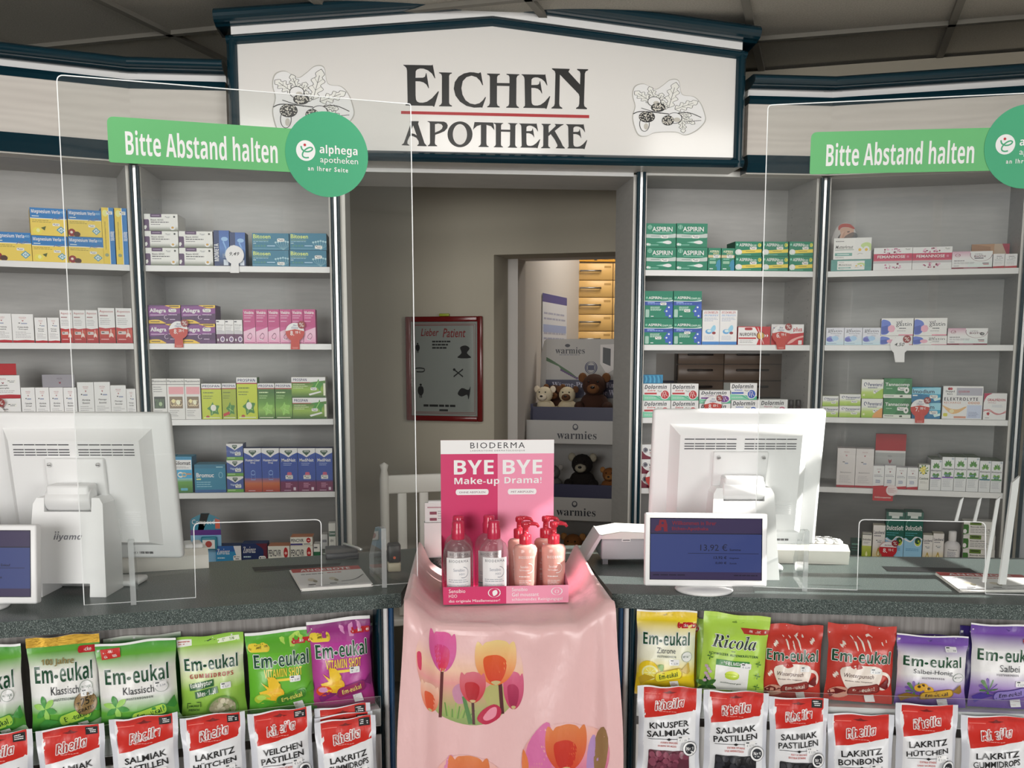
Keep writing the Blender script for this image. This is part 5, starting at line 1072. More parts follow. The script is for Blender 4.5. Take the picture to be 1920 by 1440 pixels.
m.add(vs, [tuple(range(n)), tuple(range(2 * n - 1, n - 1, -1))] + [(i, i + n, (i + 1) % n + n, (i + 1) % n) for i in range(n)], WHITE, 'granite'); m.build('worktop', tc)
def prism_(pts, z0, z1, name, mt, par, c=WHITE):
    m = MB(); n = len(pts); vs = [(p.x, p.y, z) for z in (z1, z0) for p in pts]
    m.add(vs, [tuple(range(n)), tuple(range(2 * n - 1, n - 1, -1))] + [(i, i + n, (i + 1) % n + n, (i + 1) % n) for i in range(n)], c, mt); return m.build(name, par)
q = CL.off(-.055); prism_([q.at(-1.5, 0), q.at(-.035, 0), q.at(-.02, 0, -.32), q.at(-1.45, 0, -.36)], 0, ZC - TW - .001, 'base_panel', 'wood_grey', tc)
q = CR.off(-.055); prism_([q.at(.035, 0), q.at(1.5, 0), q.at(1.45, 0, -.28), q.at(.02, 0, -.26)], 0, ZC - TW - .001, 'base_panel', 'wood_grey', tc)
def corner_post(pl, u, s):
    for k, (du, w, c, mt) in enumerate(((-.0125, .012, NAVY, 'gloss'), (0, .011, H('e9e6de'), 'plastic'), (.0115, .011, H('2a4f74', 1), 'gloss'))):
        m = MB(); n = 8; pr = [(u + s * du + w / 2 * cos(pi * i / n), -.0 - w * .8 * sin(pi * i / n)) for i in range(n + 1)] + [(u + s * du - w / 2, .05), (u + s * du + w / 2, .05)]
        vs = [tuple(pl.at(a, z, -b)) for z in (0, ZC - TW - .001) for a, b in pr]; n = len(pr)
        m.add(vs, [(i, (i + 1) % n, n + (i + 1) % n, n + i) for i in range(n)], c, mt); m.build('corner_strip', tc)
corner_post(CL.off(-.02), CL.off(-.02).uz(725, 1300)[0], 1); corner_post(CR.off(-.02), CR.off(-.02).uz(1172, 1300)[0], -1)
def recess(a, b, c, d):
    m = MB(); pts = [on_z(x, y, ZC) for x, y in (a, b, c, d)]
    vs = [(p.x, p.y, ZC + .0006) for p in pts]; m.add(vs, [(0, 1, 2, 3)], H('0c0e0e', 1), 'slot_dark')
    for i, j in ((2, 3),):
        p, q = pts[i], pts[j]; n = (q - p).normalized(); k = Vector((-n.y, n.x, 0)) * .003
        m.add([(v.x, v.y, ZC + .001) for v in (p, q, q + k, p + k)], [(0, 1, 2, 3)], H('8f9794'), 'steel')
    m.build('cable_slot', tc)
recess((472, 1064), (640, 1056), (636, 1061), (478, 1072)); recess((1653, 1062), (1818, 1066), (1833, 1075), (1664, 1071))

# ------------------------------------------------------------------ acrylic screens with stickers
def fillet(pts, rs):
    o = []; n = len(pts)
    for i, p in enumerate(pts):
        r = rs[i]
        if not r: o.append(p); continue
        a, b, c = Vector(pts[i - 1]), Vector(p), Vector(pts[(i + 1) % n]); u, v = (a - b).normalized(), (c - b).normalized()
        for k in range(6):
            t = k / 5; o.append(tuple((b + u * r) * (1 - t) ** 2 + b * 2 * t * (1 - t) + (b + v * r) * t * t))
    return o
GREEN_A, GREEN_B = H('62b070', 1.15), H('3f9f74', 1.15)
def screen(pl, px, rs, label, feet, banner, ends):
    t = root('acrylic_screen', label, 'protective screen', pl.at(0, ZC), pl.a, 'clear screens on the counter')
    inv = lambda x, y: (pl.uz(x, y)[0], pl.uz(x, y)[1] - ZC)
    pts = [inv(x, y) for x, y in px]
    for i in range(len(px)):
        if rs[i] == 'g': pts[i] = (pts[i][0], .0004); rs[i] = 0
    m = MB(); fp = fillet(pts, rs); m.plate(fp, 0, .005, WHITE, 'glass', 'acrylic_edge_light', WHITE)
    for q in stroke(fp + fp[:1], .0018): m.add([(x, -.0002, z) for x, z in q], [(0, 1, 2, 3)], WHITE, 'acrylic_edge_light')  # white border strips painted as bright light along the sheet's edges
    m.build('sheet', t)
    for x in feet:
        u = inv(x, 1100)[0]; m = MB()
        X = TR(u, 0, 0) @ ROTZ(pi / 2)
        m.plate([(-.028, .0004), (.11, .0004), (.11, .045), (.035, .115), (.0, .122), (-.028, .122)], -.005, .005, WHITE, 'glass', 'acrylic_thick', WHITE, X=X); m.build('foot', t)
    # sticker: bar and roundel
    (x0, y0), (x1, y1), (cx, cy), ru = banner
    a = inv(x0, y0); b = inv(x1, y1); c = inv(cx, cy)
    m = MB(); zt, zb = a[1], b[1]
    pts = fillet([(a[0], zb), (c[0], zb), (c[0], zt), (a[0], zt)], [.004, 0, 0, .012]); m.plate(pts, -.0012, -.0002, GREEN_A, 'card')
    w = (inv(cx, cy)[0] - inv(cx - ru, cy)[0])
    m.plate(ngon(c[0], c[1], w, w, 64), -.002, -.0012, GREEN_B, 'card')
    A = Art(); wh = H('f4f6f2')
    A.T('Bitte Abstand halten', 'b', (231 - 200) / 413, .27, (515 - 200) / 413, .82, wh)
    m.art(A, lambda x, y, l: (a[0] + (c[0] - a[0]) * x, -.0014 - l * .0001, zt + (zb - zt) * y), 'card')
    A = Art(); A.E(.245, .47, .115, .12, wh, 36)
    A.K(spline([(.19, .42), (.2, .455), (.225, .475), (.235, .48)], 4, False), [.018] * 13, GREEN_B)
    A.K(spline([(.235, .482), (.28, .48), (.315, .462), (.325, .44), (.3, .43), (.26, .445), (.225, .475), (.205, .51), (.21, .54), (.24, .553), (.28, .548)], 5, False), .017, GREEN_B); A.E(.235, .405, .016, .016, H('b0282e'), 14)
    A.T('alphega', 'b', .41, .39, .87, .52, wh); A.T('apotheken', 'r', .415, .525, .875, .62, wh); A.T('an Ihrer Seite', 'Bw', .265, .645, .75, .7, wh)
    m.art(A, lambda x, y, l: (c[0] + (x - .5) * 2 * w, -.0021 - l * .0001, c[1] - (y - .5) * 2 * w), 'card')
    return m.build('distance_sticker', t, label='green sticker asking customers to keep their distance')
pa, pb = on_z(158, 1135, ZC), on_z(760, 1094, ZC)
PXL = Plane(pa, math.atan2(pb.y - pa.y, pb.x - pa.x))
screen(PXL, [(106, 140), (158, 1135), (367, 1122), (363, 981), (602, 974), (603, 1104), (783, 1092), (770, 195)], [.012, 'g', 'g', .012, .012, 'g', 'g', .004], 'clear acrylic screen with green distance sticker on the left counter', [250, 716], ((200, 218), (200, 304), (613, 290), 78.5), None)
pa, pb = on_z(1451, 1102, ZC), on_z(1600, 1107, ZC)
PXR = Plane(pa, -.225)
screen(PXR, [(1440, 197), (1413, 1101), (1607, 1108), (1611, 974), (1848, 979), (1848, 1113), (2100, 1121), (2110, 166)], [.008, 'g', 'g', .012, .012, 'g', 'g', .01], 'clear acrylic screen with green distance sticker on the right counter', [1505], ((1521, 248), (1521, 327), (1925, 275), 80), None)

# ------------------------------------------------------------------ monitors
PLW = H('e8e6e4'); PLG = H('dedee2')
def monitor(px, py, ang, label, logo, hw=.185):
    p = on_z(px, py, ZC); t = root('touch_monitor', label, 'monitor', p + Vector((0, 0, .0003)), ang, 'white till monitors seen from behind')
    # stand: tapering wedge with a cable arch
    m = MB()
    SH = Matrix(((1, 0, 0, 0), (0, 1, .18, 0), (0, 0, 1, 0), (0, 0, 0, 1)))
    k, g = (1.0, .026) if logo else (.94, 0)
    hh = .046 * k
    m.plate([(-.078 * k, 0), (-.068 * k, .178), (-.061 * k, .190), (-hh, .190), (-hh, g), (-hh, 0)], 0, .09, PLW, 'plastic', X=SH); m.plate([(hh, 0), (hh, .190), (.061 * k, .190), (.068 * k, .178), (.078 * k, 0)], 0, .09, PLW, 'plastic', X=SH)
    m.plate([(-hh, g), (hh, g), (hh, .163), (-hh, .163)], 0, .09, PLW, 'plastic', X=SH)
    sd = m.build('stand', t)
    m = MB(); m.rbox(-.075, .105, .09, .16, 0, .012, .005, PLW); m.build('stand_foot', t)
    if logo:
        A = Art(); A.T('iiyama', 'i', .3, .36, .72, .44, H('77777d')); A.E(.33, .345, .012, .007, H('77777d'), 10); A.E(.372, .345, .012, .007, H('77777d'), 10)
        m = MB(); m.art(A, lambda x, y, l: SH @ Vector((-.066 + x * .132, -.0004, .19 * (1 - y))), 'matte'); m.build('logo', sd)
    # hinge drum and mounting plate, then the tilted shell
    m = MB(); m.lathe([(0, -.044), (.02, -.044), (.022, -.042), (.022, .042), (.02, .044), (0, .044)], PLW, 'plastic', 24, TR(0, .05, .185) @ ROTY(pi / 2), close=False); m.rbox(-.042, .042, .032, .078, .18, .215, .006, PLW); m.build('hinge', t)
    X = TR(0, .075, .205) @ ROTX(math.radians(9)) 
    m = MB(); m.rbox(-.059, .059, .004, .016, -.02, .058, .004, PLG, 'plastic', X); pl_ = m.build('mounting_plate', t)
    for s in (-1, 1):
        m = MB(); m.lathe([(.0045, 0), (.0045, .002), (.003, .0032)], H('c9c9c9'), 'chrome', 12, X @ TR(s * .048, .003, .046) @ ROTX(pi / 2)); m.box(-.0035, .0035, -.0006, .0006, .003, .0036, H('222222'), 'slot_dark', X @ TR(s * .048, .003, .046) @ ROTX(pi / 2)); m.build('screw', pl_)
    m = MB()
    m.rbox(-hw, hw, .040, .062, -.165, .142, .008, PLW, 'plastic', X)
    a, b = (-hw + .036, -.135, hw - .036, .112), (-hw + .056, -.12, hw - .056, .092)
    vs = [(a[0], .041, a[1]), (a[2], .041, a[1]), (a[2], .041, a[3]), (a[0], .041, a[3]), (b[0], .014, b[1]), (b[2], .014, b[1]), (b[2], .014, b[3]), (b[0], .014, b[3])]
    m.add(vs, [(4, 5, 6, 7), (0, 1, 5, 4), (1, 2, 6, 5), (2, 3, 7, 6), (3, 0, 4, 7)], PLG, 'plastic', False, X)
    for k in range(7): m.box(.085, .118, .0125, .0145, -.085 + k * .0045, -.083 + k * .0045, H('f0f0f2'), 'plastic', X)
    m.box(.067, .069, .0132, .0142, -.058, -.052, H('222226'), 'slot_dark', X)
    sh = m.build('shell', t)
    m = MB()
    for (r, z) in enumerate((.084, .074, .0685, .063)):
        for g in (-1, 1):
            for k in range(5):
                x0 = g * .008 + (g * k * .0225 if g > 0 else -(k + 1) * .0225); w = .0205 if k < 4 or g > 0 else .0205
                z_ = z
                m.box(x0, x0 + w, .0132, .0145, z_ - .0009, z_ + .0009, H('3a3a40', 1), 'matte', X)
    m.build('vent_slots', sh)
    m = MB(); m.box(.03, .075, .0125, .0146, -.118, -.07, PLG, 'plastic', X); m.build('cable_cover', t)
    m = MB(); A = Art(); A.R(0, 0, 1, 1, H('e8e8ea')); [A.R(.3 + .07 * k, .1, .3 + .07 * k + (.05 if k % 3 else .03), .9, H('1c1c22')) for k in range(10)]; A.K(arc(.12, .5, .08, .35, 0, 6.2), .02, H('1c1c22'))
    m.art(A, lambda x, y, l: X @ Vector((.085 + x * .042, .0396 - l * .0001, -.148 - y * .006)), 'card'); m.build('barcode_label', sh)
    m = MB(); m.box(-hw + .012, hw - .012, .0618, .0632, -.15, .13, H('0a0a0c', 1), 'gloss', X); m.build('display_panel', t)
    return t
monitor(124, 1120, -.096, 'white till monitor on the left counter, grey lettering on its stand', True)
monitor(1396, 1088, -.096, 'white till monitor on the right counter, stand without lettering', False, .186)

# ------------------------------------------------------------------ customer displays
def display(px, py, ang, label, full):
    p = on_z(px, py, ZC); t = root('customer_display', label, 'display', p + Vector((0, 0, .0003)), ang, 'small white customer displays')
    m = MB(); m.lathe([(.0, .0), (.056, 0), (.058, .003), (.056, .007), (.04, .011), (.022, .012), (.0, .0125)], PLW, 'plastic', 40); m.build('base', t)
    X = TR(0, -.018, .012) @ ROTX(math.radians(-7))
    m = MB(); m.rbox(-.121, .121, .0, .022, 0, .146, .004, PLW, 'plastic', X); m.rbox(-.04, .04, .02, .045, .001, .09, .006, PLW, 'plastic', X); m.build('housing', t)
    A = Art(); bl, pu, dk = H('3c4a86', 1), H('3d3158', 1), H('14172e', 1)
    A.R(0, 0, 1, 1, H('0a0a10', 1)); A.R(.006, .01, .994, .99, bl); A.R(.006, .01, .994, .25, pu); A.R(.006, .87, .994, .99, pu); A.R(0, .245, 1, .26, dk)
    rd = H('8a2030', 1)
    if full:
        A.P([(.04, .2), (.06, .12), (.075, .12), (.085, .03), (.14, .03), (.155, .12), (.155, .2), (.16, .22), (.125, .22), (.12, .15), (.1, .15), (.1, .2), (.06, .22)], rd); A.E(.112, .085, .012, .02, pu, 12)
        A.T('Willkommen in Ihrer', 'B', .195, .05, .59, .115, rd); A.T('Eichen-Apotheke', 'B', .195, .145, .52, .215, rd)
        A.T('13,92 €', 'r', .45, .42, .69, .54, dk); A.T('Summe', 'B', .71, .49, .81, .525, dk); A.R(.34, .565, .97, .572, dk); A.T('13,92 €', 'B', .57, .61, .685, .665, dk); A.T('Gegeben', 'B', .71, .63, .795, .66, dk); A.T('0,00 €', 'B', .585, .7, .685, .745, dk); A.T('Zurück', 'B', .71, .715, .775, .74, dk)
        A.L(.03, .91, .4, .95, 1, H('1f1838', 1), .5); A.L(.75, .91, .97, .95, 1, H('1f1838', 1), .5)
    else: A.T('Ihrem Einkauf', 'B', .68, .5, .83, .54, dk); A.R(.3, .56, .95, .567, dk); A.T('Summe', 'B', .68, .68, .76, .72, dk)
    m = MB(); m.art(A, lambda x, y, l: X @ Vector((-.111 + .222 * x, -.0004 - l * .00006, .0125 + .1235 * (1 - y))), 'screen'); m.build('screen', t)
display(1320, 1107, -.135, 'small white customer display showing a total of 13,92 on blue', True)
display(-44, 1140, -.10, 'small white customer display cut by the photo edge, blue screen', False)

# ------------------------------------------------------------------ keyboards
def keyboard(p, ang, label):
    t = root('keyboard', label, 'keyboard', p, ang, 'cream till keyboards'); c = H('dcd8cf')
    m = MB(); k = [(0, 0.004), (.03, .0), (.19, .0), (.2, .032), (.17, .042), (.0, .02)]
    vs = [(x, y, z) for x in (-.42, 0) for y, z in k]; n = len(k)
    m.add(vs, [(i, (i + 1) % n, n + (i + 1) % n, n + i) for i in range(n)] + [tuple(range(n)), tuple(range(2 * n - 1, n - 1, -1))], c, 'plastic'); m.build('case', t)
    for r in range(5):
        m = MB()
        for q in range(20):
            y = .012 + r * .032; z = .022 + r * .0042 + .002
            m.rbox(-.41 + q * .0203, -.41 + q * .0203 + .0185, y, y + .028, z, z + .010, .003, H('2f3f8f') if (r == 4 and q == 5) else H('ebe8e0'), 'plastic', None, 1)
        m.build('key_row', t)
# the keyboards face the staff, so their high rear edge is towards the camera
def kb(px, py, ang, label):
    p = on_z(px, py, ZC) + Vector((0, 0, .0003)); a = ang + pi; d = Vector((cos(a), sin(a), 0)); nrm = Vector((-d.y, d.x, 0))
    keyboard(p - nrm * .195 + d * .42, a, label)
kb(392, 1066, CL.a, 'cream keyboard behind the left monitor'); kb(1592, 1060, CR.a, 'cream keyboard behind the right monitor')

# ------------------------------------------------------------------ small things on the counter
p = on_z(1165, 1060, ZC); t = root('receipt_printer', 'grey and white receipt printer left of the customer display', 'printer', p + Vector((0, 0, .0003)), -.06)
m = MB(); m.rbox(-.045, .085, 0, .12, .012, .06, .004, H('a9aaae')); m.build('body', t)
m = MB(); m.plate([(-.05, .060), (.09, .060), (.085, .072), (.0, .076), (-.045, .068)], -.002, .125, H('dcdad6')); m.build('lid', t)
m = MB(); m.plate([(-.05, .07), (-.043, .068), (-.075, .012), (-.085, .012)], -.004, .12, H('d0d0d2')); m.build('side_flap', t)
for x in (-.035, .075):
    m = MB(); m.box(x - .006, x + .006, .01, .03, 0, .0125, H('8a8c90')); m.build('foot', t)
m = MB(); m.box(0, .02, -.001, -.0003, .054, .06, H('e6e6e6'), 'card'); m.box(.002, .018, -.0013, -.001, .056, .058, H('55585c'), 'card'); m.build('type_label', t)

def papers(pts, label, title):
    P4 = [on_z(x, y, ZC) for x, y in pts]; c = sum(P4, Vector((0, 0, 0))) / 4
    A = Art(); A.R(0, 0, 1, 1, H('e6e4e0')); A.R(0, 0, 1, .2, H('a8322f')); A.T(title, 'b', .12, .05, .85, .16, H('f0e6e2')); A.L(.1, .3, .5, .4, 1, H('88888c'), .4); A.L(.48, .28, .78, .38, 1, H('b5504a'), .4)
    for x in (.2, .5): A.E(x, .62, .05, .08, H('c9c2b0')); A.E(x + .04, .7, .03, .06, H('8f8a78')); A.R(x - .08, .84, x + .02, .87, H('2a2a2c'))
    A.K(spline([(.6, .78), (.8, .72), (.97, .5)], 5, False), .015, H('33343a')); A.L(.1, .92, .9, .96, 1, H('9a9aa0'), .4)
    o = MB(); u0, u1 = P4[0] - c, P4[1] - c
    nl = 7
    for k in range(nl):
        z = .0005 + k * .0008; j = Vector((random.uniform(-.003, .003), random.uniform(-.003, .003), 0)) if k < nl - 1 else Vector((0, 0, 0))
        vs = [tuple(q - c + j + Vector((0, 0, z + d))) for d in (0, .0007) for q in P4]
        o.add(vs, [(3, 2, 1, 0), (4, 5, 6, 7), (0, 1, 5, 4), (1, 2, 6, 5), (2, 3, 7, 6), (3, 0, 4, 7)], H('dcdad6'), 'card')
    zt = .0005 + nl * .0008
    def fn(x, y, l):
        a = P4[0].lerp(P4[1], x); b = P4[3].lerp(P4[2], x); q = a.lerp(b, y) - c; return (q.x, q.y, zt + l * .00005)
    o.art(A, fn, 'card'); return o.build('leaflet_stack', None, c, 0, label=label, category='leaflets', group='offer leaflet stacks on the counter')
papers([(545, 1073), (672, 1065), (699, 1100), (566, 1109)], 'stack of red-headed offer leaflets on the left counter', 'ANGEBOTE')
papers([(1754, 1078), (1915, 1083), (1965, 1112), (1800, 1112)], 'stack of red-headed offer leaflets on the right counter', 'ANGEBOTE')

p = on_z(648, 1048, ZC); t = root('signature_pad', 'flat black signature pad with silver pen near the doorway', 'signature pad', p, .1)
m = MB(); m.rbox(-.045, .03, -.01, .09, .0004, .016, .003, H('1c1f26')); m.build('pad', t)
m = MB(); m.tube([(.0, .085, .02), (.03, .02, .021), (.036, -.005, .021)], .0035, H('c9cace'), 'chrome'); m.build('pen', t)
p = on_z(740, 1073, ZC); t = root('rubber_stamp', 'self-inking stamp, black top on beige base, behind the left screen edge', 'stamp', p + Vector((0, 0, .0003)), .1)
m = MB(); m.rbox(-.014, .014, 0, .028, 0, .02, .003, H('b5ab94')); m.build('base', t)
m = MB(); m.rbox(-.0145, .0145, -.0005, .0285, .02, .062, .006, H('1a1a1c')); m.lathe([(.003, 0), (.003, .001)], H('c05a3a'), 'plastic', 12, TR(0, -.001, .032) @ ROTX(pi / 2)); m.build('top', t)
p = on_z(814, 1046, ZC); t = root('leaflet_holder', 'white leaflet holder left of the pink display card', 'leaflet holder', p + Vector((0, 0, .0003)), 0)
m = MB(); m.box(-.022, .03, 0, .03, 0, .082, H('dedcde'), 'card'); m.build('pocket', t)
m = MB(); m.box(-.020, .034, .004, .02, .083, .128, H('e2dfe2'), 'card'); m.box(-.012, .034, .006, .024, .083, .132, H('e8e6e8'), 'card')
A = Art(); A.R(.1, .2, .9, .26, H('b58a94')); A.R(.2, .45, .5, .6, H('8a4a5c')); A.R(.2, .78, .5, .92, H('8a4a5c')); A.L(.55, .42, .95, .9, 4, H('9a9aa2'))
m.art(A, lambda x, y, l: (-.02 + .054 * x, .0038 - l * .0001, .083 + .045 * (1 - y)), 'card'); m.build('leaflets', t)
# white acrylic bars of a slanted stand at the right end
t = root('slanted_stand', 'white slanted acrylic stand above the right leaflet stack', 'display stand', on_z(1868, 1096, ZC) + Vector((0, 0, .006)), CR.a)
for name, pts, r in (('rear_bar', ((1872, 938), (1846, 1092)), .0035), ('front_bar', ((1905, 905), (1880, 1096)), .0065), ('short_bar', ((1804, 938), (1793, 978)), .003), ('short_bar', ((1838, 938), (1828, 978)), .003)):
    q = PXR.off(-.05 if 'short' in name else -.01); inv = Matrix.Rotation(-CR.a, 4, 'Z'); b0 = on_z(1868, 1096, ZC) + Vector((0, 0, .006))
    a, b = (inv @ (q.hit(*pts[0]) - b0)), (inv @ (q.hit(*pts[1]) - b0)); m = MB()
    X = None; d = b - a
    m.add([(a.x - r, a.y, a.z), (a.x + r, a.y, a.z + r * 2), (b.x + r, b.y, b.z), (b.x - r, b.y, b.z), (a.x - r, a.y + r * 1.4, a.z), (a.x + r, a.y + r * 1.4, a.z + r * 2), (b.x + r, b.y + r * 1.4, b.z), (b.x - r, b.y + r * 1.4, b.z)], [(0, 3, 2, 1), (4, 5, 6, 7), (0, 1, 5, 4), (1, 2, 6, 5), (2, 3, 7, 6), (3, 0, 4, 7)], H('eeeeec'), 'plastic'); m.build(name, t)
m = MB(); m.box(-.05, .03, .0, .05, -.004, -.001, WHITE, 'glass'); m.build('base_plate', t)
# ------------------------------------------------------------------ pink cloth over the display table in the counter gap
ZT = .972
bL, bR = on_z(779, 1038, 1.012), on_z(1089, 1043, 1.012)
fL, fR = on_z(757, 1124, 1.004), on_z(1147, 1124, 1.004)
t_ = root('display_table', 'low table hidden under the pink tulip cloth', 'table', (.185, 2.2, 0))
m = MB(); m.box(-.155, .155, -.17, .15, .93, ZT - .006, WHITE, 'wood_pale'); m.build('table_top', t_)
for x in (-.14, .14):
    for y in (-.155, .135):
        m = MB(); m.box(x - .015, x + .015, y - .015, y + .015, 0, .93, WHITE, 'wood_pale'); m.build('leg', t_)
def sm(a, b, x): x = max(0, min(1, (x - a) / (b - a))); return x * x * (3 - 2 * x)
def cloth(s, t):
    """s across 0..1, t: 0..0.4 table top back to front, 0.4..1 hanging front"""
    e = abs(2 * s - 1); rim = sm(.62, 1.0, e)
    if t <= .4:
        k = t / .4
        p = bL.lerp(bR, s).lerp(fL.lerp(fR, s), k)
        z = ZT + (p.z - ZT) * rim + .03 * sm(.8, .95, e) * (1 - sm(.95, 1.0, e)) * (1 - k * .9) + .004 * sin(9 * s + 7 * k) * sin(13 * k + 2) * (1 - rim) * .5
        z -= .012 * sm(.85, 1, k) * (1 - rim)
        return Vector((p.x, p.y, z))
    k = (t - .4) / .6; d = k * .56
    a = fL.lerp(fR, s); xw = (s - .5) * (.40 + .035 * sm(0, .6, k)); x = (fL.x + fR.x) / 2 + .002 + xw
    zt = ZT - .012 + (a.z - ZT + .012) * rim
    r = .02; o = r * sin(min(pi / 2, d / r)); z = zt - max(0, d - r * .57) if d > r * 1.57 else zt - r * (1 - cos(min(pi / 2, d / r)))
    fold = .012 * sin(6.0 * s * pi + .6 + 1.2 * k) * (.25 + .75 * rim) + .014 * math.exp(-((s - .10 - .03 * k) / .05) ** 2) + .010 * math.exp(-((s - .94 + .02 * k) / .035) ** 2) + .004 * sin(23 * s + 5 * k) * sin(7 * k + 1)
    fold += .006 * math.exp(-((s - .62 - .1 * k) / .09) ** 2) * sin(14 * k + 2) * (1 - k) + .005 * sin(31 * s + 9 * k) * math.exp(-k * 9)
    return Vector((x, a.y - o - fold * sm(.0, .1, k) - .01 * k, z))
PINK = H('dab2b2'); m = MB(); ns, nt = 96, 110
vs = [tuple(cloth(i / ns, j / nt)) for j in range(nt + 1) for i in range(ns + 1)]
m.add(vs, [(j * (ns + 1) + i, (j + 1) * (ns + 1) + i, (j + 1) * (ns + 1) + i + 1, j * (ns + 1) + i + 1) for j in range(nt) for i in range(ns)], PINK, 'satin', True)
A = Art(); YFR = Plane((0, fL.y - .03), 0)
def q_(px, py):
    """picture point of the hanging front -> (s, t)"""
    u, z = YFR.uz(px, py); d = (ZT - .03) - z + .035; k = d / .56
    s = .5 + (u - (fL.x + fR.x) / 2 - .002) / (.40 + .035 * sm(0, .6, k)); return (s, .4 + .6 * k)
def poly(pts, c): A.P([q_(x, y) for x, y in pts], c)
def circ(cx, cy, r, stops, bottom=None):
    n = 26
    A.layer += 1
    for i in range(n):
        a0, a1 = -pi / 2 + pi * i / n, -pi / 2 + pi * (i + 1) / n
        y0, y1 = cy + r * sin(a0), cy + r * sin(a1)
        def colr(y):
            f = (y - cy + r) / (2 * r)
            for (fa, ca), (fb, cb) in zip(stops, stops[1:]):
                if f <= fb: g = (f - fa) / (fb - fa); return tuple(ca[k] + (cb[k] - ca[k]) * g for k in range(3)) + (1,)
            return stops[-1][1]
        w0, w1 = r * cos(a0) + .01, r * cos(a1) + .01
        A._add([q_(cx - w0, y0), q_(cx + w0, y0), q_(cx + w1, y1), q_(cx - w1, y1)], [(0, 1, 2, 3)], [colr(y0), colr(y0), colr(y1), colr(y1)], 0)
def tulip(cx, y0, y1, w, cols, yellow=False):
    h = y1 - y0; O, Mid, Dk = cols
    gr = lambda pts, ca, cb: (poly(pts, [tuple(ca[k] + (cb[k] - ca[k]) * min(1, max(0, (y - y0) / h)) for k in range(3)) + (1,) for _, y in pts]))
    gr(spline([(cx - w * .3, y0 + .1 * h), (cx - w * .12, y0 + .02 * h), (cx + w * .1, y0), (cx + w * .32, y0 + .1 * h), (cx + w * .4, y0 + .5 * h), (cx, y0 + .9 * h), (cx - w * .4, y0 + .5 * h)], 5), O, Mid)
    for q in (-1, 1): gr(spline([(cx + q * w * .44, y0 + .04 * h), (cx + q * w * .3, y0 + .14 * h), (cx + q * w * .14, y0 + .36 * h), (cx + q * w * .03, y0 + .66 * h), (cx, y1 - 1), (cx + q * w * .26, y0 + .9 * h), (cx + q * w * .46, y0 + .62 * h), (cx + q * w * .5, y0 + .3 * h)], 5), O, Mid)
    gr(spline([(cx - w * .3, y0 + .42 * h), (cx - w * .1, y0 + .33 * h), (cx + w * .12, y0 + .36 * h), (cx + w * .26, y0 + .5 * h), (cx + w * .2, y0 + .8 * h), (cx, y1), (cx - w * .22, y0 + .82 * h)], 5), Mid, Dk)
    poly(spline([(cx - w * .12, y0 + .93 * h), (cx, y0 + .9 * h), (cx + w * .12, y0 + .93 * h), (cx, y1)], 3), H('b9a878'))
def stem(x0, y0, x1, y1, w, c): poly([(x0 - w / 2, y0), (x0 + w / 2, y0), (x1 + w / 2, y1), (x1 - w / 2, y1)], c)
circ(880, 1252, 100, [(0, PINK), (.3, PINK), (.5, H('ddb49a')), (.62, H('d48f8c')), (.75, H('b99a78')), (.9, H('8fa060')), (1, H('7f9458'))])
poly(spline([(782, 1245), (790, 1240), (790, 1270), (784, 1268)], 3), H('c23a5a')); poly(spline([(848, 1290), (860, 1276), (875, 1284), (872, 1310), (855, 1312)], 3), H('b77f98')); poly(spline([(905, 1290), (930, 1272), (950, 1290), (948, 1312), (920, 1318)], 3), H('a9a56a'))
tulip(806, 1284, 1334, 34, (H('e0b9a4'), H('d0582f'), H('c84a2c'))); tulip(962, 1252, 1322, 38, (H('c9607f'), H('b03058'), H('8f2848')))
for i in range(9): stem(838 + i * 5, 1342 - abs(4 - i), 834 + i * 7, 1312 + (i % 3) * 6, 2.4, H('8fae5a') if i % 2 else H('5f8a40'))
poly([(866, 1300), (872, 1298), (887, 1349), (878, 1350)], H('4f7a44')); stem(829, 1252, 825, 1340, 6, H('5a2a2c')); stem(937, 1272, 941, 1330, 7, H('4f2428')); stem(886, 1305, 888, 1350, 5, H('4a2426'))
tulip(830, 1181, 1256, 52, (H('cf5a92'), H('b8438a'), H('c8283c'))); tulip(929, 1193, 1277, 78, (H('ddc283'), H('d4612a'), H('c23a28'))); tulip(886, 1252, 1310, 48, (H('c86a78'), H('b8232c'), H('a01c28')))
poly(spline([(894, 1338), (905, 1322), (925, 1312), (938, 1320), (936, 1336), (915, 1348), (902, 1347)], 3), H('b02a48')); poly(spline([(905, 1336), (918, 1320), (930, 1318), (928, 1334), (912, 1342)], 3), H('d98a9c'))
circ(1056, 1421, 79, [(0, PINK), (.18, H('dda79a')), (.45, H('cf7f94')), (.75, H('b8557c')), (1, H('8f4a5a'))])
poly(spline([(985, 1400), (1010, 1350), (1030, 1352), (1026, 1470), (1000, 1478)], 4), H('c9689a')); poly(spline([(980, 1395), (990, 1420), (985, 1450), (978, 1430)], 3), H('d0703a')); poly(spline([(1100, 1390), (1112, 1378), (1118, 1440), (1104, 1470), (1096, 1440)], 3), H('a37fb0')); poly(spline([(1112, 1385), (1126, 1370), (1133, 1410), (1120, 1470), (1110, 1440)], 3), H('8a6a44'))
stem(1060, 1430, 1062, 1495, 8, H('5a4a34')); tulip(1058, 1345, 1434, 78, (H('cf7a48'), H('c23a26'), H('b52a22')))
circ(878, 1482, 75, [(0, PINK), (.2, H('dda79a')), (.5, H('cf7f94')), (1, H('b8557c'))])
poly(spline([(822, 1480), (838, 1418), (852, 1420), (848, 1500), (830, 1520)], 4), H('c97fa4')); tulip(878, 1408, 1494, 78, (H('cf7a48'), H('c23a26'), H('b52a22')))
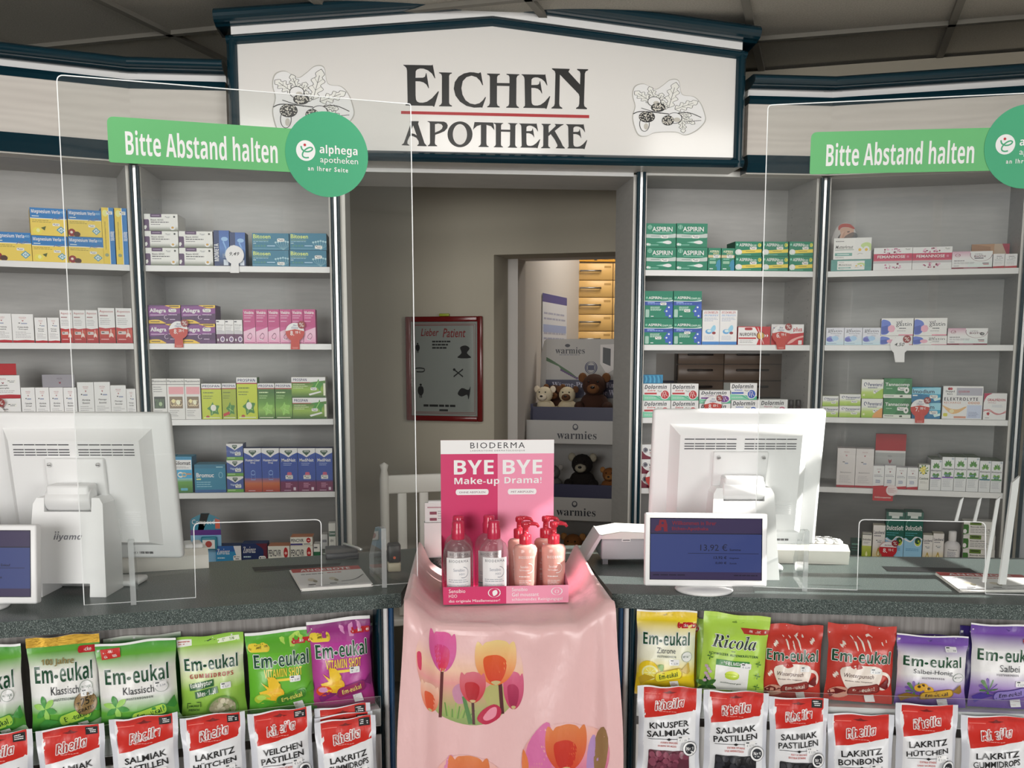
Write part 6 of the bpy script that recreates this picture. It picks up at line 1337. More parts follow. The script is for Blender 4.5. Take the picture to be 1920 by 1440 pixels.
def cfn(x, y, l):
    p = cloth(x, y); e = .004; du = cloth(x + e, y) - cloth(x - e, y); dv = cloth(x, y + e) - cloth(x, y - e); n = du.cross(dv).normalized()
    if n.y > 0: n = -n
    return p + n * (.0005 + l * .00002)
m.art(A, cfn, 'satin', (1 / 96, 1 / 110))
m.build('display_cloth', None, label='shiny pink cloth printed with tulips, hanging in the counter gap', category='cloth')

# ------------------------------------------------------------------ counter display with bottles
YT = on_z(950, 1133, ZT + .002).y; ZB = ZT + .0035
PT = Plane((0, YT), 0); PC = PT.off(-.17)
x0, x1 = PT.uz(831, 1116)[0], PT.uz(1066, 1116)[0]; zt = PT.uz(950, 1099)[1]
c0, c1 = PC.uz(827, 950)[0], PC.uz(1038, 950)[0]; zc = PC.uz(930, 825)[1]
t = root('counter_display', 'pink cosmetics display tray with white-headed back card on pink cloth', 'display stand', ((x0 + x1) / 2, YT, ZB))
cx = (x0 + x1) / 2; w = (x1 - x0) / 2
D1, D2, D3 = H('c02f62'), H('e08fa8'), H('a82a56')
m = MB()
m.add([(-w, 0, 0), (w, 0, 0), (c1 - cx, .17, 0), (c0 - cx, .17, 0)], [(0, 1, 2, 3)], D3, 'card'); h = zt - ZB
m.box(-w, w, 0, .0015, 0, h, D2, 'card'); m.add([(-w, 0, 0), (c0 - cx, .17, 0), (c0 - cx, .17, h * 3.2), (-w, .0, h)], [(0, 1, 2, 3)], D1, 'card'); m.add([(w, 0, 0), (c1 - cx, .17, 0), (c1 - cx, .17, h * 3.2), (w, .0, h)], [(0, 1, 2, 3)], D2, 'card')
A = Art(); A.R(0, 0, .5, 1, D1); A.R(.5, 0, 1, 1, D2); wt = H('f2e2e6')
A.T('Sensibio', 'r', .045, .12, .175, .34, wt); A.T('H2O', 'r', .045, .42, .11, .6, wt); A.T('das originale Mizellenwasser!', 'r', .045, .72, .45, .92, wt); A.T('Sensibio', 'r', .545, .1, .67, .3, wt); A.T('Gel moussant', 'r', .545, .38, .76, .6, wt); A.T('schäumendes Reinigungsgel', 'r', .545, .68, .95, .9, wt)
A.K(arc(.405, .36, .047, .26, 0, 6.2, 24), .008, wt); A.P(spline([(.39, .3), (.42, .2), (.43, .4), (.4, .55)], 3), wt); A.K(arc(.905, .34, .042, .22, 0, 6.2, 24), .008, wt); A.K(arc(.905, .36, .014, .09, 0, 6.2), .005, wt)
m.art(A, lambda x, y, l: (-w + 2 * w * x, -.0002 - l * .00005, h * (1 - y)), 'card'); m.build('tray', t)
m = MB(); a, b = c0 - cx, c1 - cx; hc = zc - ZB
m.box(a, b, .17, .174, 0, hc, D2, 'card'); A = Art(); A.R(0, 0, .5, 1, D1); A.R(.5, 0, 1, 1, H('dd8aa6')); A.R(0, 0, 1, .093, H('e6e4e6'))
A.T('BIODERMA', 'rw', .26, .016, .74, .056, H('2a2a2e')); A.T('LABORATOIRE DERMATOLOGIQUE', 'rw', .26, .067, .74, .078, H('55565c'))
A.T('BYE', 'b', .115, .135, .465, .232, wt); A.T('BYE', 'b', .545, .135, .895, .232, wt); A.T('Make-up', 'b', .118, .252, .515, .312, wt); A.T('Drama!', 'b', .56, .252, .89, .296, wt)
for x0_, x1_, tx in ((.13, .42, 'OHNE ABSPÜLEN'), (.59, .845, 'MIT ABSPÜLEN')): A.P(rrect(x0_, .333, x1_, .372, .018), wt); A.T(tx, 'r', x0_ + .03, .345, x1_ - .03, .36, H('6a3a5a'))
m.art(A, lambda x, y, l: (a + (b - a) * x, .1698 - l * .00005, hc * (1 - y)), 'card'); m.build('back_card', t)
def bottle_water(px, depth, label):
    pl = PT.off(-depth); X_, _ = pl.uz(px, 1050); o = Vector((X_, YT + depth, ZB + .0006))
    t = root('micellar_water_bottle', label, 'bottle', o, 0, 'clear bottles with red caps'); s = .97
    m = MB(); m.lathe([(.0, 0), (.026, 0), (.0295, .004), (.0305, .02), (.0305, .09), (.029, .103), (.024, .114), (.016, .121), (.0118, .124), (.0118, .13)], H('c9c2c4'), 'clear_pet', 36)
    m.build('body', t)
    m = MB(); m.lathe([(.0128, .124), (.0135, .128), (.0135, .143), (.0125, .146), (.0118, .152), (.0118, .158), (.0105, .1605), (.0, .161)], H('b52a48'), 'gloss', 28); m.build('cap', t)
    A = Art(); A.R(0, 0, 1, 1, H('e2e3e4')); A.T('BIODERMA', 'rw', .12, .05, .88, .115, H('4a4e58')); A.T('Sensibio', 'r', .3, .27, .72, .345, H('7a8090')); A.T('H2O', 'r', .52, .39, .72, .44, H('7a8090')); A.K(arc(.66, .37, .2, .14, -1.5, 1.9), .014, H('6a6f80')); A.L(.1, .56, .9, .66, 2, H('9aa0a8'), .35); A.L(.1, .69, .9, .82, 3, H('a9b0b8'), .35); A.R(0, .84, 1, .87, H('4f9a98')); A.R(0, .87, 1, 1, H('c9dcdc')); A.E(.48, .94, .02, .012, H('55555a'), 8)
    m = MB(); m.art(A, lambda x, y, l: ((.031 + l * .00005) * sin((x - .5) * 1.75), -(.031 + l * .00005) * cos((x - .5) * 1.75), .012 + .078 * (1 - y)), 'card', (.12, .3)); m.build('label', t)
def bottle_pump(px, depth, label, turn=0.0):
    pl = PT.off(-depth); X_, _ = pl.uz(px, 1050); o = Vector((X_, YT + depth, ZB + .0006))
    t = root('pump_bottle', label, 'bottle', o, 0, 'salmon pump bottles'); c = H('f0a49a')
    m = MB(); m.lathe([(0, 0), (.020, 0), (.0215, .003), (.0245, .095), (.0245, .104), (.021, .110), (.011, .113), (.0105, .117)], c, 'liquid', 32, sy=.8); A = Art(); wt = H('f6e4e0')
    A.T('BIODERMA', 'rw', .12, .1, .88, .16, wt); A.K(arc(.62, .38, .26, .11, -1.6, 1.8), .014, wt); A.T('Sensibio', 'r', .2, .32, .6, .37, wt); A.T('Gel moussant', 'r', .14, .4, .66, .44, wt); A.L(.12, .56, .8, .62, 1, wt, .3); A.L(.12, .66, .9, .84, 5, wt, .3)
    m.art(A, lambda x, y, l: ((.0224 + .003 * (1 - y)) * sin((x - .5) * 1.7), -.8 * (.0224 + .003 * (1 - y)) * cos((x - .5) * 1.7) - .0006 - l * .00005, .01 + .09 * (1 - y)), 'card', (.15, .4)); m.build('body', t)
    r = H('b52a3a'); m = MB(); m.lathe([(.012, .113), (.0125, .115), (.0125, .13), (.0115, .132), (.0062, .133), (.0058, .146), (.0085, .1475), (.0088, .155), (.0075, .158), (0, .1585)], r, 'gloss', 24)
    q = ROTZ(turn); m.tube([(0, 0, .1545), (.014, 0, .1545), (.023, 0, .1525), (.027, 0, .147)], [.0052, .0045, .0036, .0028], r, 'gloss', 10, q); m.build('pump', t)
bottle_water(859, .045, 'clear red-capped bottle at the front, leftmost in the pink display'); bottle_water(926, .045, 'clear red-capped bottle at the front, right beside the salmon pumps')
bottle_water(860, .115, 'clear red-capped bottle behind the leftmost front bottle'); bottle_water(917, .115, 'clear red-capped bottle behind the second front bottle')
bottle_pump(985, .04, 'salmon pump bottle in front, nearer the clear bottles'); bottle_pump(1038, .04, 'salmon pump bottle in front at the right end of the display')
bottle_pump(974, .11, 'salmon pump bottle behind, nearer the clear bottles'); bottle_pump(1023, .11, 'salmon pump bottle behind at the right end of the display')

# ------------------------------------------------------------------ candy racks under the counter edge
def rack(pl, s, ua, ub, label, zu, zlw):
    t = root('sweet_rack', label, 'rack', pl.at((ua + ub) / 2, 0), pl.a, 'sweet racks under the counter'); w = (ub - ua) / 2
    m = MB(); m.box(-w, w, -.02, .048, zu - .006, zu, H('e6e4e0')); m.build('shelf', t)
    m = MB(); m.box(-w, w, -.0265, -.0215, zu - .034, zu + .001, H('e9e7e3')); m.build('label_rail', t)
    m = MB(); m.plate([(-w, zu - .03), (w, zu - .03), (w, zu + .028), (-w, zu + .028)], -.031, -.0285, WHITE, 'glass', 'acrylic_edge_light', WHITE); m.build('clear_lip', t)
    m = MB(); m.box(-w, w, -.102, -.04, zlw - .006, zlw, H('e6e4e0')); m.box(-w, w, -.031, -.027, zlw - .006, zu - .05, H('cfccc8')); m.build('lower_shelf', t)
    m = MB(); m.plate([(-w, zlw - .02), (w, zlw - .02), (w, zlw + .05), (-w, zlw + .05)], -.105, -.1025, WHITE, 'glass', 'acrylic_edge_light', WHITE); m.build('lower_lip', t)
ZUL = CL.uz(560, 1338)[1]; ZUR = CR.uz(1420, 1312)[1]
LWL, LWR = ZUL - .185, ZUR - .19
rack(CL, 1, -1.3, CL.uz(708, 1300)[0], 'sweet rack with clear lip under the left counter', ZUL, LWL)
rack(CR, 1, CR.uz(1194, 1300)[0], 1.35, 'sweet rack with clear lip under the right counter', ZUR, LWR)

def bag(pl, out, rect, zb, art, label, group, name='cough_sweet_bag', rot=0.0, h=None, T=.026, lean=.12, seal=.09, gold=False, back=H('c9c9c9')):
    x0, y0, x1, y1 = rect; pl = pl.off(out); ym = (y0 + y1) / 2
    u0, u1 = pl.uz(x0, ym)[0], pl.uz(x1, ym)[0]; w = u1 - u0; zt = pl.uz((x0 + x1) / 2, y0)[1]
    h = h or (zt - zb)
    zb = zt - h
    ph = random.uniform(0, 6); rg = random.Random(int(x0 * 7 + y0)); k1, k2, k3 = (rg.uniform(.6, 1.4) for _ in range(3))
    def prof(y): return sm(seal * .8, seal + .22, y) * (1 - sm(.72, .975, y))
    def S(x, y, lift=0.0, side=1):
        e = 2 * x - 1; b = (1 - e * e) ** .6 if abs(e) < 1 else 0
        p = prof(y); d = T * b * p
        wr = .0022 * sin(19 * x * k1 + 9 * y + ph) * sin(11 * y * k2 + 3 * x + ph) * (.35 + .65 * p) + .0016 * sin(47 * x + 6 * sin(5 * y + ph)) * math.exp(-((y - seal - .07) / .09) ** 2) * k3
        zz = h * (1 - y) + .0016 * sin(9 * x * k1 + ph) * (1 - sm(0, .12, y)); xx = (x - .5) * w * (1 - .05 * p)
        return Vector((xx, -d * side - wr - lift * side, zz))
    A = Art(); art(A)
    m = MB(); m.art(A, lambda x, y, l: S(x, y, .0003 + l * .00009), 'foil', (1 / 14, 1 / 20))
    nx, ny = 14, 20; vs = [tuple(S(i / nx, j / ny, 0, -.5)) for j in range(ny + 1) for i in range(nx + 1)]
    m.add(vs, [(j * (nx + 1) + i, j * (nx + 1) + i + 1, (j + 1) * (nx + 1) + i + 1, (j + 1) * (nx + 1) + i) for j in range(ny) for i in range(nx)], back, 'foil', True)
    o = m.build(name, None, pl.at((u0 + u1) / 2, zb + .0022 + w / 2 * abs(sin(rot))), pl.a, label=label, category='sweets bag', group=group)
    o.rotation_euler = (Matrix.Rotation(pl.a, 3, 'Z') @ Matrix.Rotation(-lean, 3, 'X') @ Matrix.Rotation(-rot, 3, 'Y')).to_euler()
    if gold:
        m = MB(); m.art(Art().R(0, 0, 1, seal, WHITE), lambda x, y, l: S(x, y, .004), 'gold', (1 / 14, 1 / 40)); m.build('gold_seal', o)
    return o
DG = H('0f4a2c', 1); WH = H('ecebe6'); INK2 = H('2a2f34', 1)
def logo(A, x0, y0, x1, y1, tilt=0.0, c=DG, halo=WH):
    asp = 1.0; w = x1 - x0
    def one(dx, dy, cc):
        A.T('Em', 'b', x0 + dx, y0 + (y1 - y0) * .1 + dy, x0 + w * .32 + dx, y1 + dy, cc); A.P(ngon(x0 + w * .375 + dx, y0 + (y1 - y0) * .68 + dy, w * .035, (y1 - y0) * .11, 10), cc); A.T('eukal', 'b', x0 + w * .44 + dx, y0 + dy, x1 + dx, y1 + dy, cc)
    if halo:
        for dx, dy in ((.009, 0), (-.009, 0), (0, .007), (0, -.007)): one(dx, dy, halo)
    one(0, 0, c)
def sweet(A, c, c2, cx=.62, cy=.84, tc=DG):
    cy -= .06
    A.P([(cx - .22, cy + .03), (cx - .42, cy + .0), (cx - .52, cy + .06), (cx - .46, cy + .14), (cx - .4, cy + .1)], c2); A.P([(cx + .22, cy - .06), (cx + .34, cy - .16), (cx + .37, cy - .05), (cx + .33, cy - .02)], c2)
    a = -.22; R_ = lambda x, y: (cx + x * cos(a) - y * sin(a) * .7, cy + (x * sin(a) * .75 + y * cos(a)))
    A.P([R_(x, y) for x, y in rrect(-.24, -.065, .24, .065, .055)], c2); A.P([R_(x, y) for x, y in rrect(-.225, -.056, .225, .056, .05)], c); A.T('Em-eukal', 'b', cx - .16, cy - .03, cx + .16, cy + .03, tc, -.2, .75)
    A.P([(cx + .02, cy + .075), (cx + .16, cy + .06), (cx + .2, cy + .16), (cx + .06, cy + .17)], H('e4dcdc')); A.L(cx + .05, cy + .09, cx + .16, cy + .15, 4, H('9a5a5a'), .4)
def zuck(A, x=.7, y=.11, w=.32, tx='Zuckerfrei'): A.P(rrect(x, y, x + w, y + .065, .03), H('b3262c')); A.T(tx, 'b', x + .03, y + .015, x + w - .02, y + .05, H('f3dcd8'))
def slot(A, c, y=.055): A.P([(.38, y), (.46, y - .005), (.5, y - .02), (.54, y - .005), (.62, y), (.54, y + .014), (.46, y + .014)], c)
def tag(A, x, y): A.P(rrect(x, y, x + .17, y + .07, .015), H('dedede')); A.T('€ 2,39', 'r', x + .03, y + .035, x + .15, y + .06, H('55606a')); A.R(x + .02, y + .008, x + .07, y + .022, H('33383c'))
def seal_(A, x=.8, y=.5): A.E(x, y, .09, .062, H('7f8f84')); A.E(x, y, .083, .057, H('e6e6e2')); A.T('MIT 7 SALBEI', 'b', x - .065, y - .012, x + .065, y + .012, DG)
def leaves(A, c1, c2, cx=.2, cy=.68):
    for k in range(6):
        q = k * 1.05 + .3; A.P(spline([(cx, cy), (cx + .1 * cos(q - .4), cy + .08 * sin(q - .4)), (cx + .17 * cos(q), cy + .13 * sin(q)), (cx + .1 * cos(q + .4), cy + .08 * sin(q + .4))], 3), c1 if k % 2 else c2)
def classic(A, txt, sub=True, extra=None):
    g, g2 = H('5fa03a'), H('3f8a34')
    A.G(0, 0, 1, [(0, H('efeee8')), (.025, H('efeee8')), (.026, g2), (.14, g), (.3, H('e0e4d6')), (.56, H('e4e6dc')), (.74, g), (.9, H('2f7a34')), (1, H('1f5a2a'))])
    logo(A, .08, .25, .9, .43); A.T(txt, 'r', .3, .47, .7, .55, INK2); A.T('HUSTENBONBON', 'bw', .34, .585, .68, .61, H('55605a')); leaves(A, H('8fc05a'), H('3f8a3c')); seal_(A); sweet(A, H('a4c84a'), H('3f8a3c'))
    A.P(spline([(.5, 1), (.6, .92), (.85, .86), (1, .84), (1, 1)], 3), H('8fb08a'))
def b_old(A): classic(A, 'Klassisch')
def b_100(A):
    classic(A, 'Klassisch'); A.T('100 Jahre', 'b', .19, .2, .65, .27, H('8a7a4a')); zuck(A); A.E(.78, .66, .165, .115, H('5f4a2e')); A.E(.78, .66, .155, .108, H('8a7048')); A.T('+25%', 'b', .65, .6, .91, .675, H('241d14'), -.12); A.T('GRATIS', 'b', .67, .7, .89, .735, H('241d14'), -.12); tag(A, .72, .52)
def b_vor(A): classic(A, 'Klassisch'); A.P([(.06, .06), (.3, .045), (.3, .15), (.07, .165)], H('b8302c')); A.T('VORRATS-', 'b', .085, .07, .28, .1, H('f3dcd8'), -.06); A.T('GRÖSSE', 'H', .1, .115, .26, .145, H('f3dcd8'), -.06); tag(A, .7, .44)
def b_gum(A):
    g = H('7fb03a'); A.G(0, 0, 1, [(0, g), (.1, H('8fbc4a')), (.25, H('dde4cc')), (.45, H('cdd9a8')), (.6, H('8fb84a')), (1, H('5f8f34'))]); slot(A, H('2f4a20')); A.P([(0, .03), (.22, .03), (.22, .1), (0, .11)], H('e3dcd8')); A.R(.02, .05, .19, .06, H('a8453c')); A.R(.02, .075, .15, .083, H('a8453c')); A.P([(.6, .05), (.93, .03), (.94, .08), (.61, .1)], H('d5dcc4')); A.T('VITAMIN C', 'b', .65, .05, .9, .08, H('5f7a3a'), -.05)
    logo(A, .07, .22, .9, .37); A.T('GUMMIDROPS', 'bw', .14, .41, .82, .46, H('a03a34')); A.P([(.12, .52), (.5, .48), (.5, .56), (.13, .6)], H('2a5a34')); A.T('Eukalyptus', 'b', .14, .5, .48, .57, H('e6ecd8'), -.1); A.P([(.2, .61), (.55, .565), (.56, .64), (.21, .69)], H('2a5a34')); A.T('Menthol', 'b', .24, .6, .52, .66, H('e6ecd8'), -.1); tag(A, .6, .53); A.K([(.08, .8), (.08, .74), (.13, .74)], .01, H('2a4a24')); A.K([(.22, .73), (.28, .73), (.28, .79)], .01, H('2a4a24')); A.T('#KAU', 'b', .1, .76, .25, .79, H('2a4a24')); A.T('FRISCH', 'b', .1, .81, .26, .84, H('2a4a24'))
    A.E(.62, .83, .24, .15, H('5f8a3a')); A.E(.62, .83, .21, .13, H('8f9470')); rg = random.Random(2)
    for k in range(26):
        q, r = rg.uniform(0, 6.28), math.sqrt(rg.random()); A.E(.62 + .17 * r * cos(q), .83 + .105 * r * sin(q), .042, .03, (H('b5ae94'), H('a39c80'), H('c4bea6'))[k % 3], 10)
def b_vit(A, c0, c1, c2, s1, s2):
    A.G(0, 0, 1, [(0, H('ecebe6')), (.035, H('ecebe6')), (.036, c0), (.25, c1), (.45, c1), (.75, c1), (1, c2)]); A.P(spline([(.45, .06), (.6, .09), (.78, .04), (.85, .12), (.7, .2), (.55, .16)], 3), s2); A.P(rrect(.02, .13, .34, .23, .05), H('dcc440')); A.T('Immunsystem', 'b', .04, .165, .31, .2, H('4a4420'), -.1); A.T('für das', 'b', .12, .142, .25, .158, H('4a4420'), -.1); zuck(A, .67, .11)
    logo(A, .08, .24, .92, .41); A.T('VITAMIN SHOT', 'b', .22, .43, .8, .53, H('dcc440')); A.P(rrect(.38, .55, .62, .58, .012), H('dcc440')); tag(A, .6, .53)
    A.P(star(.3, .68, .05, .17, 9, .3), H('e2b62c')); A.P(spline([(.2, .74), (.3, .68), (.46, .66), (.5, .74), (.36, .8)], 3), H('dba92c')); A.E(.18, .77, .12, .06, s1); A.E(.16, .755, .07, .03, s2); sweet(A, c2, c0, tc=H('dcd06a'))
def b_zit(A):
    y = H('e0c426'); A.G(0, 0, 1, [(0, H('e9e6d8')), (.02, H('e9e6d8')), (.021, H('d9b81f')), (.12, y), (.3, H('e6e2cc')), (.55, H('e3dfc4')), (.75, y), (1, H('c9a414'))]); slot(A, H('a8902a')); zuck(A, .68, .13); logo(A, .1, .24, .9, .39); A.T('Zitrone', 'r', .34, .42, .66, .485, INK2); A.T('HUSTENBONBON', 'bw', .35, .51, .67, .535, H('55605a')); seal_(A, .86, .52); tag(A, .56, .55)
    A.E(.2, .69, .17, .11, H('dcc026')); A.E(.23, .72, .14, .09, H('efe6a0')); A.E(.23, .72, .11, .07, H('e3cf52'))
    for k in range(8): A.K([(.23, .72), (.23 + .1 * cos(k * .785), .72 + .065 * sin(k * .785))], .008, H('efe6a0'))
    A.P(spline([(.36, .63), (.46, .62), (.44, .7)], 3), H('6f9a3a')); sweet(A, H('e6d23c'), H('b5982a'), .55, .8)
def b_ric(A):
    A.R(0, 0, 1, 1, H('a4c84c')); A.R(0, 0, 1, .05, H('b0d058')); slot(A, H('6f8f34'), .09); A.P([(.56, .15), (1, .15), (1, .215), (.62, .215)], H('a8302a')); A.T('OHNE ZUCKER', 'b', .64, .168, .96, .195, H('f0dcd8')); 
    for d in ((.008, 0), (-.008, 0), (0, .006), (0, -.006), (.006, .005), (-.006, -.005)): A.T('Ricola', 'z', .13 + d[0], .24 + d[1], .82 + d[0], .4 + d[1], H('e9efd8'))
    A.T('Ricola', 'z', .13, .24, .82, .4, H('1c2e22')); A.T('MIT', 'b', .44, .425, .5, .44, DG); A.T('SCHWEIZER ALPENKRÄUTERN', 'Hw', .1, .455, .86, .49, DG); A.R(.22, .54, .74, .61, H('2f7a34')); A.T('APFELMINZE', 'b', .27, .555, .7, .595, H('eef2e4')); A.R(.22, .61, .74, .92, H('e6e6da')); A.E(.48, .71, .11, .045, H('8fae2a')); A.E(.48, .7, .1, .035, H('c9d84a')); A.R(.38, .70, .59, .735, H('b0c83c')); A.E(.48, .735, .105, .035, H('b0c83c')); A.T('wohltuend gut', 'i', .32, .81, .64, .835, H('3a4a34')); tag(A, .6, .56)
    leaves(A, H('3f6a34'), H('2a5228'), .12, .88)
    for k in range(7): A.E(.08 + .03 * (k % 3), .64 + .03 * k, .03, .02, H('b9a0b4'), 8)
    for x, y in ((.12, .52), (.88, .56), (.88, .7), (.88, .84), (.5, .95), (.84, .95)):
        for k in range(4): A.P(spline([(x, y), (x + .05 * cos(k * 1.6), y + .04 * sin(k * 1.6)), (x + .03 * cos(k * 1.6 + .5), y + .03 * sin(k * 1.6 + .5))], 2), H('3f6f34'))
def b_pun(A):
    r = H('b83a30'); A.R(0, 0, 1, 1, r); w = H('ead2c8')
    for x in (.4, .5, .6): A.K(spline([(x - .08, .14), (x - .02, .2), (x - .0, .26), (x + .02, .32)], 4, False), [.008, .012, .016, .02, .024, .028, .03, .03, .028, .024, .02, .016, .01], w)
    A.K(arc(.6, .16, .06, .04, 3.2, 6.3), .03, w)
    for x, y in ((.2, .25), (.82, .2), (.12, .65)): A.P(star(x, y, .015, .045, 8), w)
    logo(A, .05, .31, .93, .47, halo=H('e9e4de')); A.P(spline([(.2, .55), (.55, .5), (.8, .54), (.78, .72), (.66, .84), (.36, .84), (.22, .72)], 4), w); A.K(arc(.82, .69, .12, .1, -1.9, 2.2), .04, w); A.P(spline([(.32, .52), (.44, .49), (.5, .53), (.4, .56)], 3), H('a8302a')); A.T('Winterpunsch', 'h', .23, .61, .68, .68, H('4a1f20')); A.T('Bonbon- oder Teegenuss', 'b', .25, .7, .66, .72, H('4a1f20')); tag(A, .62, .53)
    A.P(spline([(.04, .88), (.16, .8), (.32, .82), (.34, .92), (.16, .96)], 3), H('d09a88')); sweet(A, H('8f3a34'), H('6a1f20'), .55, .88, H('ecd8cc'))
def b_sal(A, hon):
    p = H('6f4a9c'); A.G(0, 0, 1, [(0, H('ecebf0')), (.02, H('ecebf0')), (.021, H('5a3a8c')), (.12, p), (.3, H('dedce6')), (.55, H('e0dde6')), (.75, H('9a7fbc')), (1, H('4f3280'))]); slot(A, H('4a3078'), .07)
    logo(A, .06, .27, .9, .42); A.T('Salbei-Honig' if hon else 'Salbei', 'r', .2 if hon else .36, .46, .76 if hon else .66, .54, INK2); A.T('HUSTENBONBON', 'bw', .32, .565, .64, .59, H('55505a')); seal_(A, .86, .56); tag(A, *((.66, .14) if hon else (.6, .64)))
    if not hon: zuck(A, .72, .15)
    for k in range(10): A.P(spline([(.22, .78), (.22 + .13 * cos(k * .63), .74 + .1 * sin(k * .63)), (.22 + .1 * cos(k * .63 + .3), .74 + .1 * sin(k * .63 + .3))], 2), H('6a4a9a') if k % 2 else H('4f7a44'))
    if hon:
        for x, y in ((.34, .7), (.42, .74), (.28, .72)): A.E(x, y, .07, .05, H('c99a2c')); A.E(x, y - .02, .025, .02, H('3a2a20'))
    sweet(A, H('c9a23c') if hon else H('8f80c0'), H('8a6a2a') if hon else H('4a3a8a'), .55, .87, H('2a2440'))
def b_rhe(A, l1, l2, win, sub=('EXTRA STARK', 'UND AROMATISCH'), small=True):
    A.R(0, 0, 1, 1, H('d9dade')); A.R(0, 0, .09, 1, H('c9cbd2')); A.R(.93, 0, 1, 1, H('c9cbd2')); r = H('be2a22'); A.P([(.1, .02), (.92, .0), (.92, .235), (.1, .33)], r); A.G(.1, .02, .92, [(.02, H('a8231e')), (.055, H('b82820'))]); A.R(.12, .075, .36, .083, H('d9726a')); slot(A, H('6f1a18'), .06)
    if small: A.R(.72, .02, .9, .1, H('1c1c1e')); A.L(.74, .035, .88, .09, 3, H('d9d9d9'), .5)
    for d in ((.012, 0), (-.012, 0), (0, .008), (0, -.008), (.01, .006), (-.01, -.006), (.01, -.006), (-.01, .006)): A.T('Rheila', 'i', .27 + d[0], .135 + d[1], .73 + d[0], .225 + d[1], H('efe6e2'), -.1)
    A.T('Rheila', 'i', .27, .135, .73, .225, H('a8322c'), -.1); A.L(.34, .25, .66, .262, 1, H('e09a94'), .5)
    A.T(l1, 'B', .18, .35, .82, .415, H('141416', 1), -.075); A.T(l2, 'B', .14, .44, .84, .505, H('141416', 1), -.075); A.K([(.16, .545), (.84, .53)], .005, H('33343a')); A.P([(.46, .54), (.5, .525), (.54, .54), (.5, .555)], H('141416', 1)); A.T(sub[0], 'b', .36, .565, .64, .585, H('b0504a')); A.T(sub[1], 'b', .32, .6, .62, .62, H('b0504a')); tag(A, .64, .5)
    A.P(rrect(.17, .66, .83, .93, .02), win[0]); rg = random.Random(9)
    for k in range(40): A.E(rg.uniform(.22, .78), rg.uniform(.69, .9), .05, .035, win[1 + k % 2], 10)
    A.E(.84, .63, .115, .08, H('33343a')); A.E(.84, .63, .108, .075, H('e4e4e4')); A.E(.84, .63, .08, .056, H('1c2026')); A.T('Nr.1', 'b', .785, .61, .895, .645, H('ececec')); A.R(.8, .655, .88, .662, H('ececec'))
GB, RB = 'cough sweet bags in the upper rack row', 'liquorice bags in the lower rack row'
UO = .002
bag(CL, UO, (-92, 1220, 48, 1385), ZUL, b_old, 'green cough sweet bag cut by the photo edge', GB, rot=.03)
bag(CL, UO, (54, 1199, 193, 1368), ZUL, b_100, 'green cough sweet bag with gold top seam and brown bonus roundel', GB, gold=True, rot=.015)
bag(CL, UO + .012, (184, 1209, 337, 1350), ZUL, b_vor, 'large green cough sweet bag with red corner flash', GB, T=.03, rot=.02)
bag(CL, UO - .03, (196, 1197, 343, 1345), ZUL, lambda A: A.G(0, 0, 1, [(0, H('c9ccc4')), (.06, H('2f7a34')), (1, H('2f7a34'))]), 'dark green bag peeking out behind the red-flashed bag', GB, T=.012)
bag(CL, UO, (337, 1197, 463, 1347), ZUL, b_gum, 'green gummy drop bag with a round window', GB, rot=.015)
bag(CL, UO, (465, 1187, 593, 1340), ZUL, lambda A: b_vit(A, H('4f9a2e'), H('5fa830'), H('3f7a2c'), H('a4b83a'), H('a8cc5a')), 'bright green vitamin sweet bag with orange splash', GB, rot=.015)
bag(CL, UO, (582, 1166, 702, 1328), ZUL, lambda A: b_vit(A, H('7a2a6a'), H('a83a8c'), H('8f2a5a'), H('c84a24'), H('c88ab4')), 'purple vitamin sweet bag with orange splash', GB, rot=.02)
bag(CL, UO - .03, (600, 1176, 703, 1328), ZUL, lambda A: (A.G(0, 0, 1, [(0, H('e0dcdc')), (.03, H('e0dcdc')), (.04, H('7a2a6a')), (1, H('7a2a6a'))]), zuck(A, .62, .17)), 'purple bag standing behind the purple vitamin sweet bag', GB, T=.012)
bag(CR, UO, (1191, 1150, 1305, 1294), ZUR, b_zit, 'yellow lemon cough sweet bag', GB, rot=-.01)
bag(CR, UO - .03, (1197, 1160, 1309, 1294), ZUR, lambda A: (A.R(0, 0, 1, 1, H('b58f14')), zuck(A, .7, .13)), 'yellow bag peeking out behind the lemon cough sweet bag', GB, T=.012)
bag(CR, UO + .004, (1308, 1161, 1434, 1302), ZUR, b_ric, 'lime green herb sweet bag, tilted, beside the lemon bag', GB, rot=-.07)
bag(CR, UO - .03, (1304, 1168, 1420, 1302), ZUR, lambda A: A.R(0, 0, 1, 1, H('8fb43c')), 'lime green bag behind the tilted herb sweet bag', GB, T=.012)
bag(CR, UO - .006, (1427, 1177, 1541, 1312), ZUR, b_pun, 'red punch sweet bag with mug, beside the lime green bag', GB, rot=-.02)
bag(CR, UO, (1546, 1179, 1676, 1318), ZUR, b_pun, 'red punch sweet bag with mug, beside the violet bags', GB, rot=-.04)
bag(CR, UO + .004, (1679, 1198, 1814, 1327), ZUR, lambda A: b_sal(A, True), 'violet sage and honey sweet bag', GB, rot=-.02)
bag(CR, UO - .03, (1680, 1195, 1800, 1325), ZUR, lambda A: A.R(0, 0, 1, 1, H('4a2f78')), 'violet bag behind the sage and honey bag', GB, T=.012)
bag(CR, UO, (1818, 1178, 1952, 1330), ZUR, lambda A: b_sal(A, False), 'violet sage sweet bag cut by the photo edge', GB, rot=-.02)
bag(CR, UO - .03, (1800, 1181, 1920, 1330), ZUR, lambda A: A.R(0, 0, 1, 1, H('33246a')), 'dark violet bag behind the sage sweet bag', GB, T=.012)
LOUT = .062; HB_ = .182; blk = (H('1f2024'), H('2f3036'), H('141418')); mag = (H('5a2a38'), H('8a4a5c'), H('6f3446')); brn = (H('2a2020'), H('3a2c2a'), H('1f1818'))
